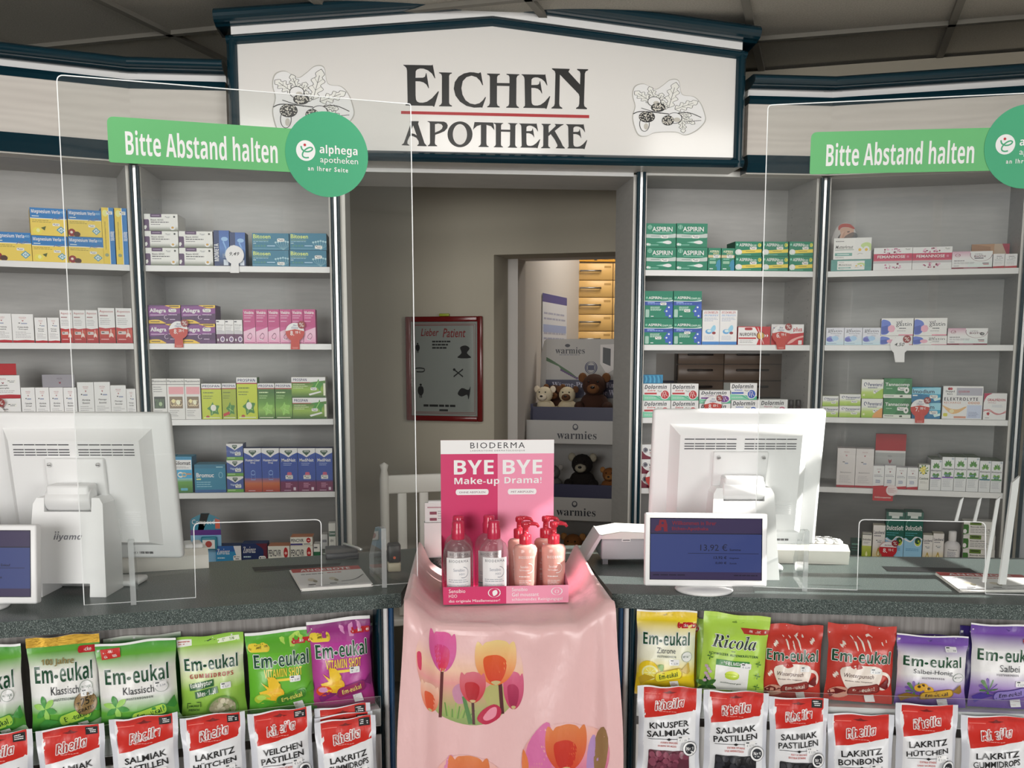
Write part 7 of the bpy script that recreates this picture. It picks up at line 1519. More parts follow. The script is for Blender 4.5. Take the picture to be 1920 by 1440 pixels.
def rh(pl, x0, y0, x1, zb, l1, l2, win, label, small=True, sub=('EXTRA STARK', 'UND AROMATISCH'), out=0.0, rot=0.0, T=.022): bag(pl, LOUT + out, (x0, y0, x1, y0 + 150), zb, lambda A: b_rhe(A, l1, l2, win, sub, small), label, RB, 'liquorice_bag', h=HB_, T=T, lean=.1, seal=.14, back=H('c9cbd2'), rot=rot)
rh(CL, -68, 1384, 68, LWL, 'LAKRITZ', 'HÜTCHEN', blk, 'red and silver liquorice bag cut by the photo edge', rot=.02)
rh(CL, 73, 1370, 203, LWL, 'SALMIAK', 'PASTILLEN', blk, 'red and silver bag under the green bonus roundel bag', rot=.02)
rh(CL, 210, 1351, 340, LWL, 'SALMIAK', 'PASTILLEN', blk, 'red and silver salmiak bag under the red-flashed green bag', rot=.015)
rh(CL, 343, 1347, 466, LWL, 'LAKRITZ', 'HÜTCHEN', blk, 'red and silver bag under the gummy drop bag', rot=.015)
rh(CL, 471, 1339, 592, LWL, 'VEILCHEN', 'PASTILLEN', mag, 'red and silver violet pastille bag', rot=.02)
rh(CL, 597, 1355, 712, LWL, 'LAKRITZ', 'GUMMIDROPS', brn, 'red and silver gummy drop bag, front of three by the corner post', rot=.02, out=.014)
rh(CL, 597, 1346, 706, LWL, 'LAKRITZ', 'GUMMIDROPS', brn, 'red and silver gummy drop bag, middle of three by the corner post', rot=.02, out=-.004, T=.006)
rh(CL, 597, 1331, 702, LWL, 'LAKRITZ', 'GUMMIDROPS', brn, 'red and silver gummy drop bag, rear of three by the corner post', rot=.02, out=-.012, T=.005)
rh(CR, 1194, 1294, 1315, LWR, 'KNUSPER', 'SALMIAK', mag, 'red and silver crunchy salmiak bag under the lemon bag', False, ('AUSSEN KNACKIG', 'INNEN WÜRZIG'))
rh(CR, 1318, 1303, 1441, LWR, 'SALMIAK', 'PASTILLEN', blk, 'red and silver salmiak bag under the lime green bag', False)
rh(CR, 1441, 1315, 1553, LWR, 'SALMIAK', 'PASTILLEN', blk, 'red and silver salmiak bag with black corner tag', True, ('MIT SÜSSUNG', 'EXTRA STARK'))
rh(CR, 1551, 1346, 1677, LWR, 'LAKRITZ', 'BONBONS', brn, 'red and silver bonbon bag standing lowest, silver top edge', False)
rh(CR, 1679, 1328, 1797, LWR, 'LAKRITZ', 'HÜTCHEN', blk, 'red and silver bag under the sage and honey bag', False, ('EXTRA STARK', 'UND WÜRZIG'))
rh(CR, 1802, 1350, 1935, LWR, 'LAKRITZ', 'GUMMIDROPS', brn, 'red and silver gummy drop bag cut by the photo edge', False)

# ------------------------------------------------------------------ price paddles clipped to the shelf edges
def paddle(bay_, reg, cx, cy, r, sy, sx0, sx1, label, price, white=False, pc=None, pct=True, red_r=None):
    pl = BAYS[bay_].off(.006); ox, oy, k = REG[reg]; f = lambda x, y: pl.uz(ox + x / k, oy + y / k)
    u0, z0 = f(cx, cy); rr = f(cx + r, cy)[0] - u0; zs = f(cx, sy)[1]; ua, ub = f(sx0, sy)[0] - u0, f(sx1, sy)[0] - u0
    t = root('price_paddle', label, 'price tag', pl.at(u0, zs), pl.a, 'price paddles on the shelf edges'); h = z0 - zs
    m = MB(); a0 = math.acos(max(-1, min(1, ub / rr))); C_R, C_W = H('b5352a'), H('dddce2')
    base = [(rr * cos(q), h + rr * sin(q)) for q in [-a0 + (pi + 2 * a0) * i / 30 for i in range(31)]]
    m.plate(base + [(ua, 0), (ub, 0)], -.0012, 0, C_W if white else C_R, 'card')
    A = Art(); fn = lambda x, y, l: (x, -.0013 - l * .00006, y)
    if not white:
        A.P([(rr * cos(q), h + rr * sin(q)) for q in [.12 + (pi - .24) * i / 16 for i in range(17)]], H('dfdcdc')); A.P([(-rr * .99, h + rr * .1), (0, h + rr * .32), (rr * .99, h + rr * .1), (rr * .9, h - rr * .3), (-rr * .9, h - rr * .3)], C_R)
    def tx(s, st, x0, z1, x1, z0_, c):
        vs, fs = glyphs(s, st); A._add([(x0 + (x1 - x0) * x, h + z1 + (z0_ - z1) * y) for x, y in vs], fs, c)
    if white: tx(price, 'h', -.55 * rr, .3 * rr, .5 * rr, -.15 * rr, H('1a1a1e'))
    else:
        tx(price[0], 'b', -.5 * rr, .12 * rr, -.1 * rr, -.42 * rr, H('f2e6e2')); tx(price[1], 'b', .02 * rr, .12 * rr, .6 * rr, -.16 * rr, H('f2e6e2')); tx('Ihre', 'i', -.2 * rr, .82 * rr, .2 * rr, .62 * rr, H('6a6f90')); tx('Chance', 'i', -.38 * rr, .58 * rr, .34 * rr, .36 * rr, H('6a6f90'))
        A.R(ua * .6, .003, ub * .6, .004, H('e0a49c')); A.R(ua * .7, .006, ub * .7, .007, H('e0a49c'))
    m.art(A, fn, 'card'); m.build('paddle', t)
    if pc:
        ux, uz_ = f(*pc[:2]); rp = f(pc[0] + pc[2], pc[1])[0] - ux; m = MB(); m.plate(ngon(ux - u0, uz_ - zs, rp, rp, 24), -.0032, -.002, H('8a2a2a'), 'card'); A = Art()
        vs, fs = glyphs('%', 'b'); A._add([(ux - u0 + (x - .5) * rp * 1.2, uz_ - zs + (.5 - y) * rp * 1.1) for x, y in vs], fs, H('ecd8d4'))
        m.art(A, lambda x, y, l: (x, -.0033 - l * .00006, y), 'card'); m.build('percent_disc', t)
paddle('LC', 'B', 960, 470, 84, 632, 920, 1000, 'white price paddle reading 9,49 before the dark blue boxes', '9,49', True, (884, 402, 26) and None)
paddle('LC', 'B', 455, 1150, 84, 1303, 420, 498, 'red price paddle before the purple boxes', ('8,', '29 €'), pc=(510, 1085, 34))
paddle('LC', 'B', 1503, 1165, 84, 1320, 1465, 1545, 'red price paddle before the pink boxes', ('8,', '19 €'), pc=(1562, 1100, 34))
paddle('RC', 'F', 1364, 1185, 80, 1320, 1330, 1402, 'red price paddle before the red and white box', ('6,', '19 €'), pc=(1430, 1118, 30))
paddle('RC', 'H', 752, 480, 78, 595, 712, 790, 'red price paddle before the violet-disc boxes', ('8,', '69 €'), pc=(810, 416, 28))
paddle('RC', 'H', 222, 1135, 76, 1268, 190, 268, 'red price paddle before the plaster boxes, partly behind the monitor', ('9,', '39 €'))
paddle('RO', 'G', 800, 1285, 84, 1436, 760, 842, 'white handwritten price paddle before the blue and pink boxes', '4,50', True, (866, 1228, 36))
paddle('RO', 'I', 984, 505, 86, 638, 940, 1020, 'red price paddle before the turquoise boxes', ('7,', '99 €'), pc=(1050, 436, 32))
paddle('LO', 'C', -38, 560, 84, 640, -78, 2, 'red price paddle at the photo edge before white boxes', ('7,', '49 €'), pc=(4, 456, 40))
# shelf talker and standing price sign
pl = BAYS['RO'].off(.006); f = lambda x, y: pl.uz(1520 + x / 4.8, 660 + y / 4.8); a, b = f(556, 1335), f(745, 1215)
t = root('shelf_talker', 'red shelf card with a pale roundel hanging under small white boxes', 'shelf card', pl.at((a[0] + b[0]) / 2, a[1]), pl.a); w = (b[0] - a[0]) / 2; h = b[1] - a[1]
m = MB(); m.plate([(-w, 0), (w, 0), (w, h), (-w, h)], -.0012, 0, H('b3262e'), 'card'); A = Art(); A.T('Einführungspreise', 'B', .1, .7, .9, .84, H('f0cfc9')); m.art(A, lambda x, y, l: (-w + 2 * w * x, -.0014 - l * .0001, h * (1 - y)), 'card'); m.build('card', t)
c = f(730, 1245); rr = f(782, 1245)[0] - c[0]; m = MB(); X = TR(c[0] - (a[0] + b[0]) / 2, -.002, c[1] - a[1]); m.plate(ngon(0, 0, rr, rr, 32), -.0012, 0, H('e0d0d0'), 'card', X=X); A = Art(); A.L(-.7, -.4, .7, .5, 4, H('c08a8a'), .35); m.art(A, lambda x, y, l: X @ Vector((x * rr, -.0014 - l * .0001, -y * rr)), 'card'); m.build('roundel', t)
pl = BAYS['RO'].off(.002); f = lambda x, y: pl.uz(1500 + x / 4.5, 860 + y / 4.5); c = f(742, 765); rr = f(818, 765)[0] - c[0]
t = root('price_sign', 'oval red price sign standing before the bottom shelf boxes', 'price tag', pl.at(c[0], ZL[5] + .0002), pl.a); h = c[1] - ZL[5]
m = MB(); m.plate([(-.02, 0), (.02, 0), (.02, h), (-.02, h)], -.001, 0, H('b5202a'), 'card'); m.plate(ngon(0, h, rr, rr * .92, 32), -.0022, -.001, H('b5202a'), 'card'); A = Art(); fn = lambda x, y, l: (x, -.0023 - l * .00006, y)
A.P([(rr * .97 * cos(q), h + rr * .9 * sin(q)) for q in [.3 + (pi - .6) * i / 16 for i in range(17)]], H('e0dede'))
for s, st, x0_, z1, x1_, z0_, cc in (('8,', 'b', -.55, .1, -.1, -.45, 'f2e6e6'), ('19 €', 'b', .02, .1, .62, -.2, 'f2e6e6'), ('Ihre Chance', 'i', -.4, .6, .4, .42, '8a5a70')):
    vs, fs = glyphs(s, st); A._add([(rr * (x0_ + (x1_ - x0_) * x), h + rr * (z1 + (z0_ - z1) * y)) for x, y in vs], fs, H(cc))
m.art(A, fn, 'card'); m.build('oval_card', t)
m = MB(); m.plate(ngon(rr * .75, h + rr * .75, rr * .38, rr * .38, 24), -.0035, -.0025, H('8a1f2a'), 'card'); A = Art(); vs, fs = glyphs('%', 'b'); A._add([(rr * .75 + (x - .5) * rr * .4, h + rr * .75 + (.5 - y) * rr * .42) for x, y in vs], fs, H('ecd8d4')); m.art(A, lambda x, y, l: (x, -.0036 - l * .00006, y), 'card'); m.build('percent_disc', t)

# ------------------------------------------------------------------ round goods on the shelves
def lathe_thing(name, bay_, reg, px, y0, y1, wpx, base, prof_fn, label, cat, grp=None, inset=.03):
    pl = BAYS[bay_].off(-inset); ox, oy, k = REG[reg]; u, zt = pl.uz(ox + px / k, oy + y0 / k); r = (pl.uz(ox + (px + wpx / 2) / k, oy + y0 / k)[0] - u); zb = ZL[base]; h = zt - zb
    t = root(name, label, cat, pl.at(u, zb + .0003), pl.a, grp); prof_fn(t, r, h)
def dropper(t, r, h):
    m = MB(); m.lathe([(0, 0), (r * .9, 0), (r, .002), (r, h * .52), (r * .6, h * .6), (r * .55, h * .62)], H('2a1a20'), 'gloss', 20); m.build('body', t)
    m = MB(); m.lathe([(r * .85, h * .6), (r * .9, h * .62), (r * .85, h * .97), (r * .7, h), (0, h)], H('1c1518'), 'plastic', 20); m.build('cap', t)
    m = MB(); A = Art(); A.R(0, 0, 1, 1, H('dcdcd8')); A.P([(.5, .2), (.75, .7), (.25, .7)], H('3a3a3e')); m.art(A, lambda x, y, l: ((r + .0003 + l * .0001) * sin((x - .5) * 2), -(r + .0003 + l * .0001) * cos((x - .5) * 2), h * (.06 + .4 * (1 - y))), 'card', (.15, .5)); m.build('label', t)
lathe_thing('dropper_bottle', 'RC', 'H', 1457, 430, 578, 52, 3, dropper, 'small dark bottle with pale label, beside the pink-disc box', 'bottle', 'small dark dropper bottles')
lathe_thing('dropper_bottle', 'RC', 'H', 1520, 430, 578, 52, 3, dropper, 'small dark bottle with pale label, nearer the post', 'bottle', 'small dark dropper bottles')
def jar(t, r, h):
    m = MB(); m.lathe([(0, 0), (r * .95, 0), (r, .002), (r, h * .7), (r * .9, h * .74)], H('3a3230'), 'gloss', 20); m.build('body', t)
    m = MB(); m.lathe([(r * .9, h * .74), (r * .95, h * .76), (r * .95, h * .98), (0, h)], H('b5b0a4'), 'plastic', 20); m.build('lid', t)
lathe_thing('glass_jar', 'RC', 'H', 1574, 365, 575, 56, 3, jar, 'dark jar with pale lid behind the small dark bottles', 'jar', None, .09)
def syrup(t, r, h):
    m = MB(); m.lathe([(0, 0), (r * .95, 0), (r, .003), (r, h * .52), (r * .8, h * .62), (r * .42, h * .68)], H('dcdbe0'), 'plastic', 28); m.build('body', t)
    m = MB(); m.lathe([(r * .46, h * .68), (r * .48, h * .69), (r * .48, h * .98), (r * .4, h), (0, h)], H('e6e6e8'), 'plastic', 24); m.build('cap', t)
    m = MB(); A = Art(); A.R(0, 0, 1, 1, H('e2e2e6')); A.T('Flüssigkeit', 'B', .2, .08, .8, .18, H('3a3c4c')); A.L(.15, .28, .85, .8, 6, H('7a7c90'), .35); m.art(A, lambda x, y, l: ((r + .0003 + l * .0001) * sin((x - .5) * 1.8), -(r + .0003 + l * .0001) * cos((x - .5) * 1.8), h * (.05 + .42 * (1 - y))), 'card', (.15, .5)); m.build('label', t)
lathe_thing('medicine_bottle', 'RO', 'K', 1290, 612, 825, 146, 5, syrup, 'white plastic bottle with screw cap on the bottom shelf', 'bottle')
# hanging blister card on the bottom shelf
pl = BAYS['LC'].off(-.012); f = lambda x, y: pl.uz(360 + x / 4.8, 880 + y / 4.8); a, b = f(-5, 760), f(255, 393); w = (b[0] - a[0]) / 2; h = b[1] - ZL[5]
t = root('plaster_blister', 'teal and violet blister plaster pack beside the lip cream boxes', 'plaster pack', pl.at((a[0] + b[0]) / 2, ZL[5] + .0002), 0)
m = MB(); m.plate(fillet([(-w, 0), (w, 0), (w, h * .88), (w * .3, h), (-w * .3, h), (-w, h * .88)], [.004, .004, .01, .03, .03, .01]), -.001, .0, H('2f7f98'), 'card'); A = Art(); A.R(.0, .32, 1, .42, H('5a2a80')); A.R(0, .42, 1, 1, H('7fb0d0')); A.T('Compeed', 'r', .06, .12, .8, .24, H('e6f0f2')); A.P([(.82, .1), (.98, .13), (.98, .3), (.82, .3)], H('c8604a'))
m.art(A, lambda x, y, l: (-w + 2 * w * x, -.0012 - l * .0001, h * (1 - y)), 'card'); m.build('card', t)
m = MB(); m.rbox(-w * .3, w * .75, -.016, -.0015, h * .3, h * .56, .006, H('2a7f94')); m.box(-w * .18, w * .62, -.0168, -.016, h * .33, h * .5, H('dcdcd8'), 'card'); m.plate(ngon(w * .22, h * .42, .011, .011, 20), -.0175, -.0168, H('a8453c'), 'card'); m.build('blister', t)
m = MB(); m.box(-.002, w * 2.2, .0, .05, 0, .033, H('2a4f8c'), 'card'); o = m.build('medicine_box', None, pl.at((a[0] + b[0]) / 2 - w * .9, ZL[5] + .0002, -.012), 0, label='dark blue box lying behind the teal blister pack', category='medicine box')
# printed card of a person in a red cap behind the feverfew boxes
pl = BAYS['RO'].off(-.12); f = lambda x, y: pl.uz(1520 + x / 4.8, 380 + y / 4.8); a, b = f(190, 330), f(425, 180); w = (b[0] - a[0]) / 2; h = b[1] - ZL[1]
A = Art(); zz = lambda y: y * (b[1] - f(300, 330)[1]) / h
m = MB(); hh = (b[1] - a[1]) / h
m.plate([(-w, 0), (w, 0), (w, h * (1 - hh * .9))] + [(w * .95 * cos(q), h * (1 - hh) + h * hh * sin(q)) for q in [.15 + (pi - .3) * i / 14 for i in range(15)]] + [(-w, h * (1 - hh * .9))], -.001, 0, H('b5b2b0'), 'card')
X_ = lambda x: (x - 307) / 118 * w
Zy = lambda y: (b[1] - (y - 180) / 150 * (b[1] - a[1])) - ZL[1]
def pp(pts, c): A.P([(X_(x), Zy(y)) for x, y in pts], c)
pp(spline([(255, 330), (262, 290), (300, 270), (370, 270), (415, 280), (415, 330)], 3), H('4a4a4c')); pp(spline([(262, 250), (285, 225), (350, 225), (388, 245), (385, 290), (350, 318), (290, 310)], 3), H('c09a86')); pp(spline([(246, 235), (250, 205), (290, 186), (350, 192), (392, 225), (394, 242), (340, 222), (280, 222), (255, 248)], 3), H('a33a30')); pp(spline([(318, 300), (385, 268), (388, 300), (350, 326), (310, 326)], 3), H('6a5a54')); pp(spline([(330, 262), (352, 258), (350, 268), (332, 270)], 3), H('4a3a34'))
pp(spline([(262, 325), (275, 275), (292, 258), (298, 268), (288, 325)], 3), H('c9a490')); pp(spline([(280, 325), (292, 280), (305, 268), (306, 285), (300, 325)], 3), H('b98f7a'))
m.art(A, lambda x, y, l: (x, -.0012 - l * .00006, y), 'card'); m.build('display_card', None, pl.at((a[0] + b[0]) / 2, ZL[1] + .0002), pl.a, label='cut-out picture card of a person in a red cap behind feverfew boxes', category='display card')
# ------------------------------------------------------------------ seen through the doorway
f = lambda x, y: WALLP.off(.0).uz(x, y)
a, b = f(763, 594), f(907, 791); w, h = (b[0] - a[0]) / 2, f(835, 593.5)[1] - f(835, 789)[1]
t = root('framed_notice', 'dark red framed mirror notice hanging on the beige back wall', 'picture', WALLP.at((a[0] + b[0]) / 2, f(835, 789)[1], .001), WALLP.a)
DR = H('5a1414', 1.2); m = MB(); fw = .022
for x0, x1, z0, z1 in ((-w, -w + fw, 0, h), (w - fw, w, 0, h), (-w + fw, w - fw, 0, fw), (-w + fw, w - fw, h - fw, h)): m.rbox(x0, x1, -.022, 0, z0, z1, .004, DR, 'gloss', None, 2)
m.build('frame', t)
m = MB(); m.box(-w + fw, w - fw, -.009, -.004, fw, h - fw, H('aaaaaa'), 'mirror'); A = Art(); K1, K2 = H('6a1518', 1), H('141414', 1)
for e in (.035, .055): A.K([(e, e * .7), (1 - e, e * .7), (1 - e, 1 - e * .7), (e, 1 - e * .7), (e, e * .7)], .006, K1)
A.T('Lieber', 'h', .15, .07, .42, .15, K1); A.T('Patient', 'h', .48, .07, .82, .165, K1); A.L(.32, .2, .6, .3, 3, K2, .5); A.L(.18, .88, .78, .91, 1, K2, .8); A.R(.42, .93, .55, .95, K2)
def fig(x, y, s): A.E(x, y, .018 * s, .013 * s, K2, 12); A.P(spline([(x - .03 * s, y + .02 * s), (x + .03 * s, y + .02 * s), (x + .045 * s, y + .07 * s), (x + .02 * s, y + .11 * s), (x - .02 * s, y + .11 * s), (x - .045 * s, y + .07 * s)], 3), K2); A.R(x - .018 * s, y + .1 * s, x - .006 * s, y + .14 * s, K2); A.R(x + .006 * s, y + .1 * s, x + .018 * s, y + .14 * s, K2)
fig(.1, .23, .7); fig(.14, .67, 1.0); A.P(spline([(.74, .27), (.82, .25), (.88, .28), (.84, .33), (.9, .38), (.7, .38), (.76, .33)], 3), K2); A.K([(.64, .5), (.78, .58)], .014, K2); A.K([(.78, .5), (.64, .58)], .014, K2); A.E(.65, .505, .02, .014, K2, 10); A.K(spline([(.03, .5), (.12, .49), (.2, .5), (.18, .53), (.08, .53)], 3, False), .012, K2); A.P(spline([(.7, .76), (.76, .7), (.86, .72), (.89, .68), (.88, .76), (.86, .82), (.84, .77), (.76, .79)], 3), K2)
m.art(A, lambda x, y, l: (-w + fw + 2 * (w - fw) * x, -.0092 - l * .00008, fw + (h - 2 * fw) * (1 - y)), 'matte'); m.build('mirror_glass', t)
m = MB(); m.rbox(-.02, .025, -.018, -.004, h + .0005, h + .012, .003, H('7f8a2a')); m.build('sponge', None, WALLP.at((a[0] + b[0]) / 2, f(835, 789)[1], .001), WALLP.a, label='small yellow-green sponge resting on top of the framed notice', category='sponge')
# apothecary drawers
DP = Plane(WALLP.at(uj + 1.0, 0, -1.9), -.06); f = DP.uz
ul, zt_ = f(1084, 478); ur = ul + 1.1; rowz = [f(1110, y)[1] for y in (490.5, 494, 526.5, 558.5, 590.5, 621.5)]
rh_ = rowz[2] - rowz[3]; cw = f(1149, 540)[0] - ul
t = root('drawer_cabinet', 'tall pale yellow drawer cabinet in the store room', 'cabinet', DP.at(ul, 0), DP.a); YL, YD = H('c9a264'), H('5f4a2c')
m = MB(); m.box(0, ur - ul, .003, .035, 0, zt_ - .004, YD, 'plastic'); m.build('carcass', t)
m = MB(); m.box(0, ur - ul, -.003, .035, rowz[0], zt_ + .03, H('c08a28'), 'plastic'); A = Art(); A.T('NICHT BELASTEN', 'b', .42, .4, .93, .72, H('4a3414')); A.R(.28, .2, .33, .85, H('3a2a14')); A.T('ALT', 'b', .08, .4, .22, .72, H('6a4a1c'))
m.art(A, lambda x, y, l: (x * .32, -.0034 - l * .0001, rowz[0] + (zt_ - rowz[0]) * (1 - y)), 'card'); m.build('top_label', t)
z = rowz[1]; r = 0
while z > .15:
    for c in range(4):
        m = MB(); x0 = .002 + c * cw; m.rbox(x0, x0 + cw - .004, -.004, .003, z - rh_ + .003, z, .002, YL, 'plastic', None, 1); m.box(x0 + cw * .74, x0 + cw * .93, -.0048, -.0042, z - rh_ * .26, z - rh_ * .14, H('a8844c'), 'card'); d = m.build('drawer', t)
        m = MB(); m.tube([(x0 + cw * .06, -.003, z - rh_ * .42), (x0 + cw * .06, -.022, z - rh_ * .44), (x0 + cw * .64, -.022, z - rh_ * .44), (x0 + cw * .64, -.003, z - rh_ * .42)], .005, H('8a6a3c'), 'steel', 6); m.build('handle', d)
    z -= rh_; r += 1
# notice on the store room's side wall
u_ = lambda d: Vector(wallpt(uj, 0, d))
SW = Plane(Vector(wallpt(uj, 0, .4)), math.atan2(DEEP.y, DEEP.x))
f = lambda x, y: SW.off(.004).uz(x, y)
a, b = f(1017, 549), f(1062, 640); w = b[0] - a[0]; z1 = f(1017, 549)[1]; z0 = z1 - w * 1.5
m = MB(); A = Art(); A.R(0, 0, 1, 1, H('c9d0e0')); A.R(0, 0, 1, .055, H('2f3f8a'))
for k in range(6): A.R(.03, .2 + k * .13, .97, .25 + k * .13, H('8fa4d0')); A.L(.05, .12 + k * .13, .95, .19 + k * .13, 2, H('9aa4c0'), .35)
m.plate([(0, 0), (w, 0), (w, z1 - z0), (0, z1 - z0)], -.0008, 0, WHITE, 'card'); m.art(A, lambda x, y, l: (w * x, -.001 - l * .0001, (z1 - z0) * (1 - y)), 'card')
m.build('wall_notice', None, SW.at(a[0], z0, .004), SW.a, label='blue and white table notice pinned beside the drawer cabinet', category='notice')
# plush toy floor display
FP = Plane(WALLP.at(uj + .5, 0, -.40), -.33); f = FP.uz
ul, ztop = f(1000, 634); fx = lambda x, y: f(x, y)[0] - ul
t = root('plush_display', 'grey cardboard floor display of plush animals in the store room door', 'display stand', FP.at(ul, 0), FP.a); G1 = H('a09c98'); NV = H('14123a', 1.2); Wd = .62
zA, zB, zC, zD = f(1050, 715)[1], f(1050, 788)[1], f(1050, 803)[1], f(1050, 932)[1]
m = MB(); m.box(0, Wd, .30, .31, 0, ztop, G1, 'card')
A = Art(); A.R(0, 0, 1, 1, H('a8a5a2'))
A.E(.165, .16, .02, .04, H('2a2a34')); A.T('warmies', 's', .07, .2, .3, .36, H('22222c')); A.L(.1, .38, .28, .42, 1, H('6a6a74'), .4)
for k in range(9): A.K(spline([(.0, .45 + .01 * k), (.08 + .01 * k, .6 + .02 * k), (.12 + .015 * k, .75 + .025 * k)], 4, False), .008, H('3a5a34')); A.E(.12 + .015 * k, .76 + .025 * k, .012, .03, H('4a3060'), 8)
A.K(arc(.35, .7, .045, .15, 0, 6.3, 24), .008, H('22224c')); A.K(arc(.35, .7, .035, .12, 0, 6.3, 24), .006, H('22224c')); A.R(.325, .64, .375, .76, H('2a2a4c'))
A.P([(.42, .14), (.56, .12), (.6, .2), (.6, .6), (.47, .85), (.42, .6)], H('cfcac8')); A.P([(.44, .2), (.5, .24), (.5, .66), (.44, .58)], H('2a2a2e'))
A.E(.64, .55, .08, .2, H('c9c2b4')); A.E(.66, .4, .05, .11, H('c9c2b4')); A.E(.65, .42, .012, .03, H('2a2020')); A.E(.7, .78, .05, .1, H('c9b03a')); A.E(.72, .66, .025, .06, H('e0d8c8'))
hz = ztop - zA
m.art(A, lambda x, y, l: (Wd * x, .2995 - l * .00008, zA + hz * (1 - y)), 'card'); m.build('back_card', t)
m = MB(); m.plate([(-.03, 0), (0, 0), (0, ztop), (-.012, ztop - .01), (-.024, ztop - .06), (-.03, ztop - .2)], .30, .308, G1, 'card'); m.build('side_wing', t)
m = MB(); m.box(0, Wd, .285, .2985, zA - .085, zA, NV, 'card'); A = Art(); A.T('Wärme-Produkte für Mikrowelle & Ba', 's', .05, .12, .95, .42, H('a9a6b8')); A.T('Haltende Wärme zum Kuscheln', 's', .3, .55, .93, .85, H('a9a6b8')); m.art(A, lambda x, y, l: (Wd * x, .2845 - l * .0001, zA - .085 * y), 'card'); m.build('slogan_band', t)
for zz, hh in ((zB, .06), (zD, .06), (zD - .36, .06)):
    m = MB(); m.box(-.01, Wd, 0, .01, zz, zz + hh, NV, 'card'); m.box(-.01, Wd, 0, .285, zz - .006, zz, NV, 'card'); m.box(-.012, .0, -.0, .285, zz, zz + hh * 1.2, NV, 'card'); m.build('tray', t)
for zz in (zB, zD):
    m = MB(); hh = .105; m.box(-.03, Wd, -.006, .0, zz - hh, zz, H('a8a5a2'), 'card'); A = Art(); A.E(.35, .28, .02, .14, H('33333c')); A.E(.35, .26, .012, .08, H('a8a5a2')); A.T('warmies', 's', .22, .45, .5, .8, H('22222c'))
    m.art(A, lambda x, y, l: (-.03 + (Wd + .03) * x, -.0064 - l * .0001, zz - hh * y), 'card'); m.build('header_strip', t)
def plush(px, py, zb, kind_, label, depth, s=1.0, turn=0.0):
    pl = FP.off(-depth); u, _ = pl.uz(px, py); t = root('plush_toy', label, 'plush toy', pl.at(u, zb + .0005), pl.a + turn, 'plush animals in the floor display')
    c, c2, c3 = kind_; m = MB()
    m.ell(0, .0, .055 * s, .06 * s, .05 * s, .055 * s, c, 'fur'); m.ell(0, -.012 * s, .135 * s, .048 * s, .046 * s, .046 * s, c, 'fur')
    for q in (-1, 1): m.ell(q * .055 * s, -.035 * s, .05 * s, .022 * s, .04 * s, .022 * s, c, 'fur'); m.ell(q * .03 * s, -.055 * s, .022 * s, .024 * s, .035 * s, .02 * s, c, 'fur')
    m.build('body', t)
    m = MB(); m.ell(0, -.052 * s, .122 * s, .026 * s, .022 * s, .02 * s, c2, 'fur'); m.ell(0, -.074 * s, .128 * s, .009 * s, .006 * s, .006 * s, c3, 'plastic', n=10); m.build('muzzle', t)
    for q in (-1, 1):
        m = MB(); m.ell(q * .047 * s, -.005 * s, .165 * s, .018 * s, .010 * s, .02 * s, c2, 'fur', n=10); m.build('ear', t)
        m = MB(); m.ell(q * .018 * s, -.054 * s, .15 * s, .0045 * s, .004 * s, .0045 * s, H('0c0c0c', 1), 'gloss', n=8); m.build('eye', t)
cream = (H('c9bda4'), H('d5c8b4'), H('1a1414', 1)); brown = (H('3a2014'), H('6a4426'), H('120c0a', 1)); pup = (H('c4b69a'), H('5a3a24'), H('1a1414', 1)); blackb = (H('140c0a', 1), H('8f8878'), H('120c0a', 1)); gry = (H('5a5856'), H('8a8580'), H('141414', 1)); tan = (H('7a4a22'), H('9a6a3a'), H('141010', 1))
plush(1022, 770, zB, cream, 'cream plush lamb, furthest from the white door lining in the display', .11, .82, -.1); plush(1064, 772, zB, pup, 'cream plush puppy with brown muzzle between lamb and brown bear', .12, .82); plush(1114, 775, zB, brown, 'brown plush lion with a dark mane at the right end of the tray', .13, 1.15, .05); plush(1040, 745, zB, brown, 'dark brown plush half hidden behind the cream lamb', .21, .85)
plush(1092, 900, zD, blackb, 'black plush bear with pale muzzle on the lower tray', .12, 1.05); plush(1037, 890, zD, gry, 'grey plush animal peeping out beside the pink back card', .11, .75); plush(1144, 880, zD, tan, 'tan plush animal on the lower tray beside the black bear', .11, .72)
plush(1075, 1010, zD - .36, tan, 'tan plush animal at the very bottom behind the counter', .12, .95); plush(1126, 1010, zD - .36, gry, 'grey plush animal at the very bottom beside the printer', .12, .8)
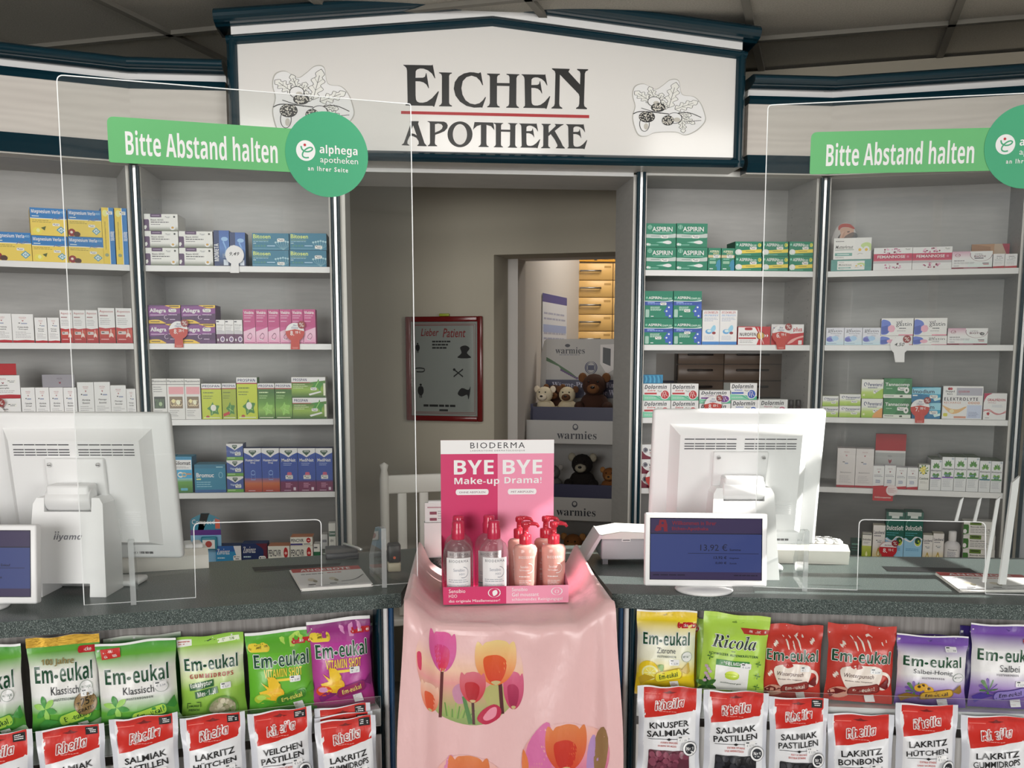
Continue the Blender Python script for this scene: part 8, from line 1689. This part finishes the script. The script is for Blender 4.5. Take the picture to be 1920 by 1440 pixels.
# pale wooden chair behind the counter
CP = Plane((0, 3.95), .25); f = CP.uz; a, b = f(720, 868), f(772, 868); w = (b[0] - a[0]); zt_ = f(745, 866)[1]
t = root('wooden_chair', 'white wooden chair seen through the left screen behind the counter', 'chair', CP.at(a[0], 0), CP.a); Wc = H('c9c6c0'); wd = .40
for x in (0, wd):
    m = MB(); m.lathe([(.016, 0), (.018, .3), (.016, .45), (.018, zt_ - .06), (.012, zt_ - .03), (.017, zt_ - .01), (0, zt_)], Wc, 'plastic', 12, TR(x, 0, 0)); m.build('rear_post', t)
    m = MB(); m.lathe([(.016, 0), (.018, .43)], Wc, 'plastic', 12, TR(x, .36, 0)); m.build('leg', t)
m = MB(); m.rbox(.012, wd - .012, -.01, .012, zt_ - .12, zt_ - .05, .006, Wc); m.build('top_rail', t)
for k in range(4):
    m = MB(); m.rbox(.05 + k * .085, .085 + k * .085, -.006, .008, .47, zt_ - .118, .003, Wc, 'plastic', None, 1); m.build('slat', t)
m = MB(); m.rbox(-.015, wd + .015, -.02, .38, .43, .46, .008, Wc); m.build('seat', t)
# brown drawers behind the open-backed bay
BP = Plane((.807, YS + .325), 0); f = BP.uz
t = root('drawer_unit', 'brown drawers with dark handles visible through the open-backed bay', 'cabinet', BP.at(f(1270, 690)[0], 0), 0); zs = [f(1350, y)[1] for y in (655, 683, 714, 745)]; us = [f(x, 690)[0] - f(1270, 690)[0] for x in (1270, 1356, 1467)]; BR = H('6a5a4e')
m = MB(); m.box(us[0] - .002, us[2] + .03, .004, .04, zs[3] - .02, zs[0] + .03, H('2a2420'), 'plastic'); m.build('carcass', t)
for i in range(2):
    for j in range(3):
        m = MB(); m.rbox(us[i] + .001, us[i + 1] - .001, -.01, .004, zs[j + 1] + .001, zs[j] - .001, .002, BR, 'plastic', None, 1); d = m.build('drawer', t); zc_ = zs[j] - (zs[j] - zs[j + 1]) * .35; w = us[i + 1] - us[i]
        m = MB(); m.rbox(us[i] + w * .2, us[i] + w * .75, -.02, -.0105, zc_ - .004, zc_ + .004, .002, H('2a221e'), 'plastic', None, 1); m.build('handle', d)
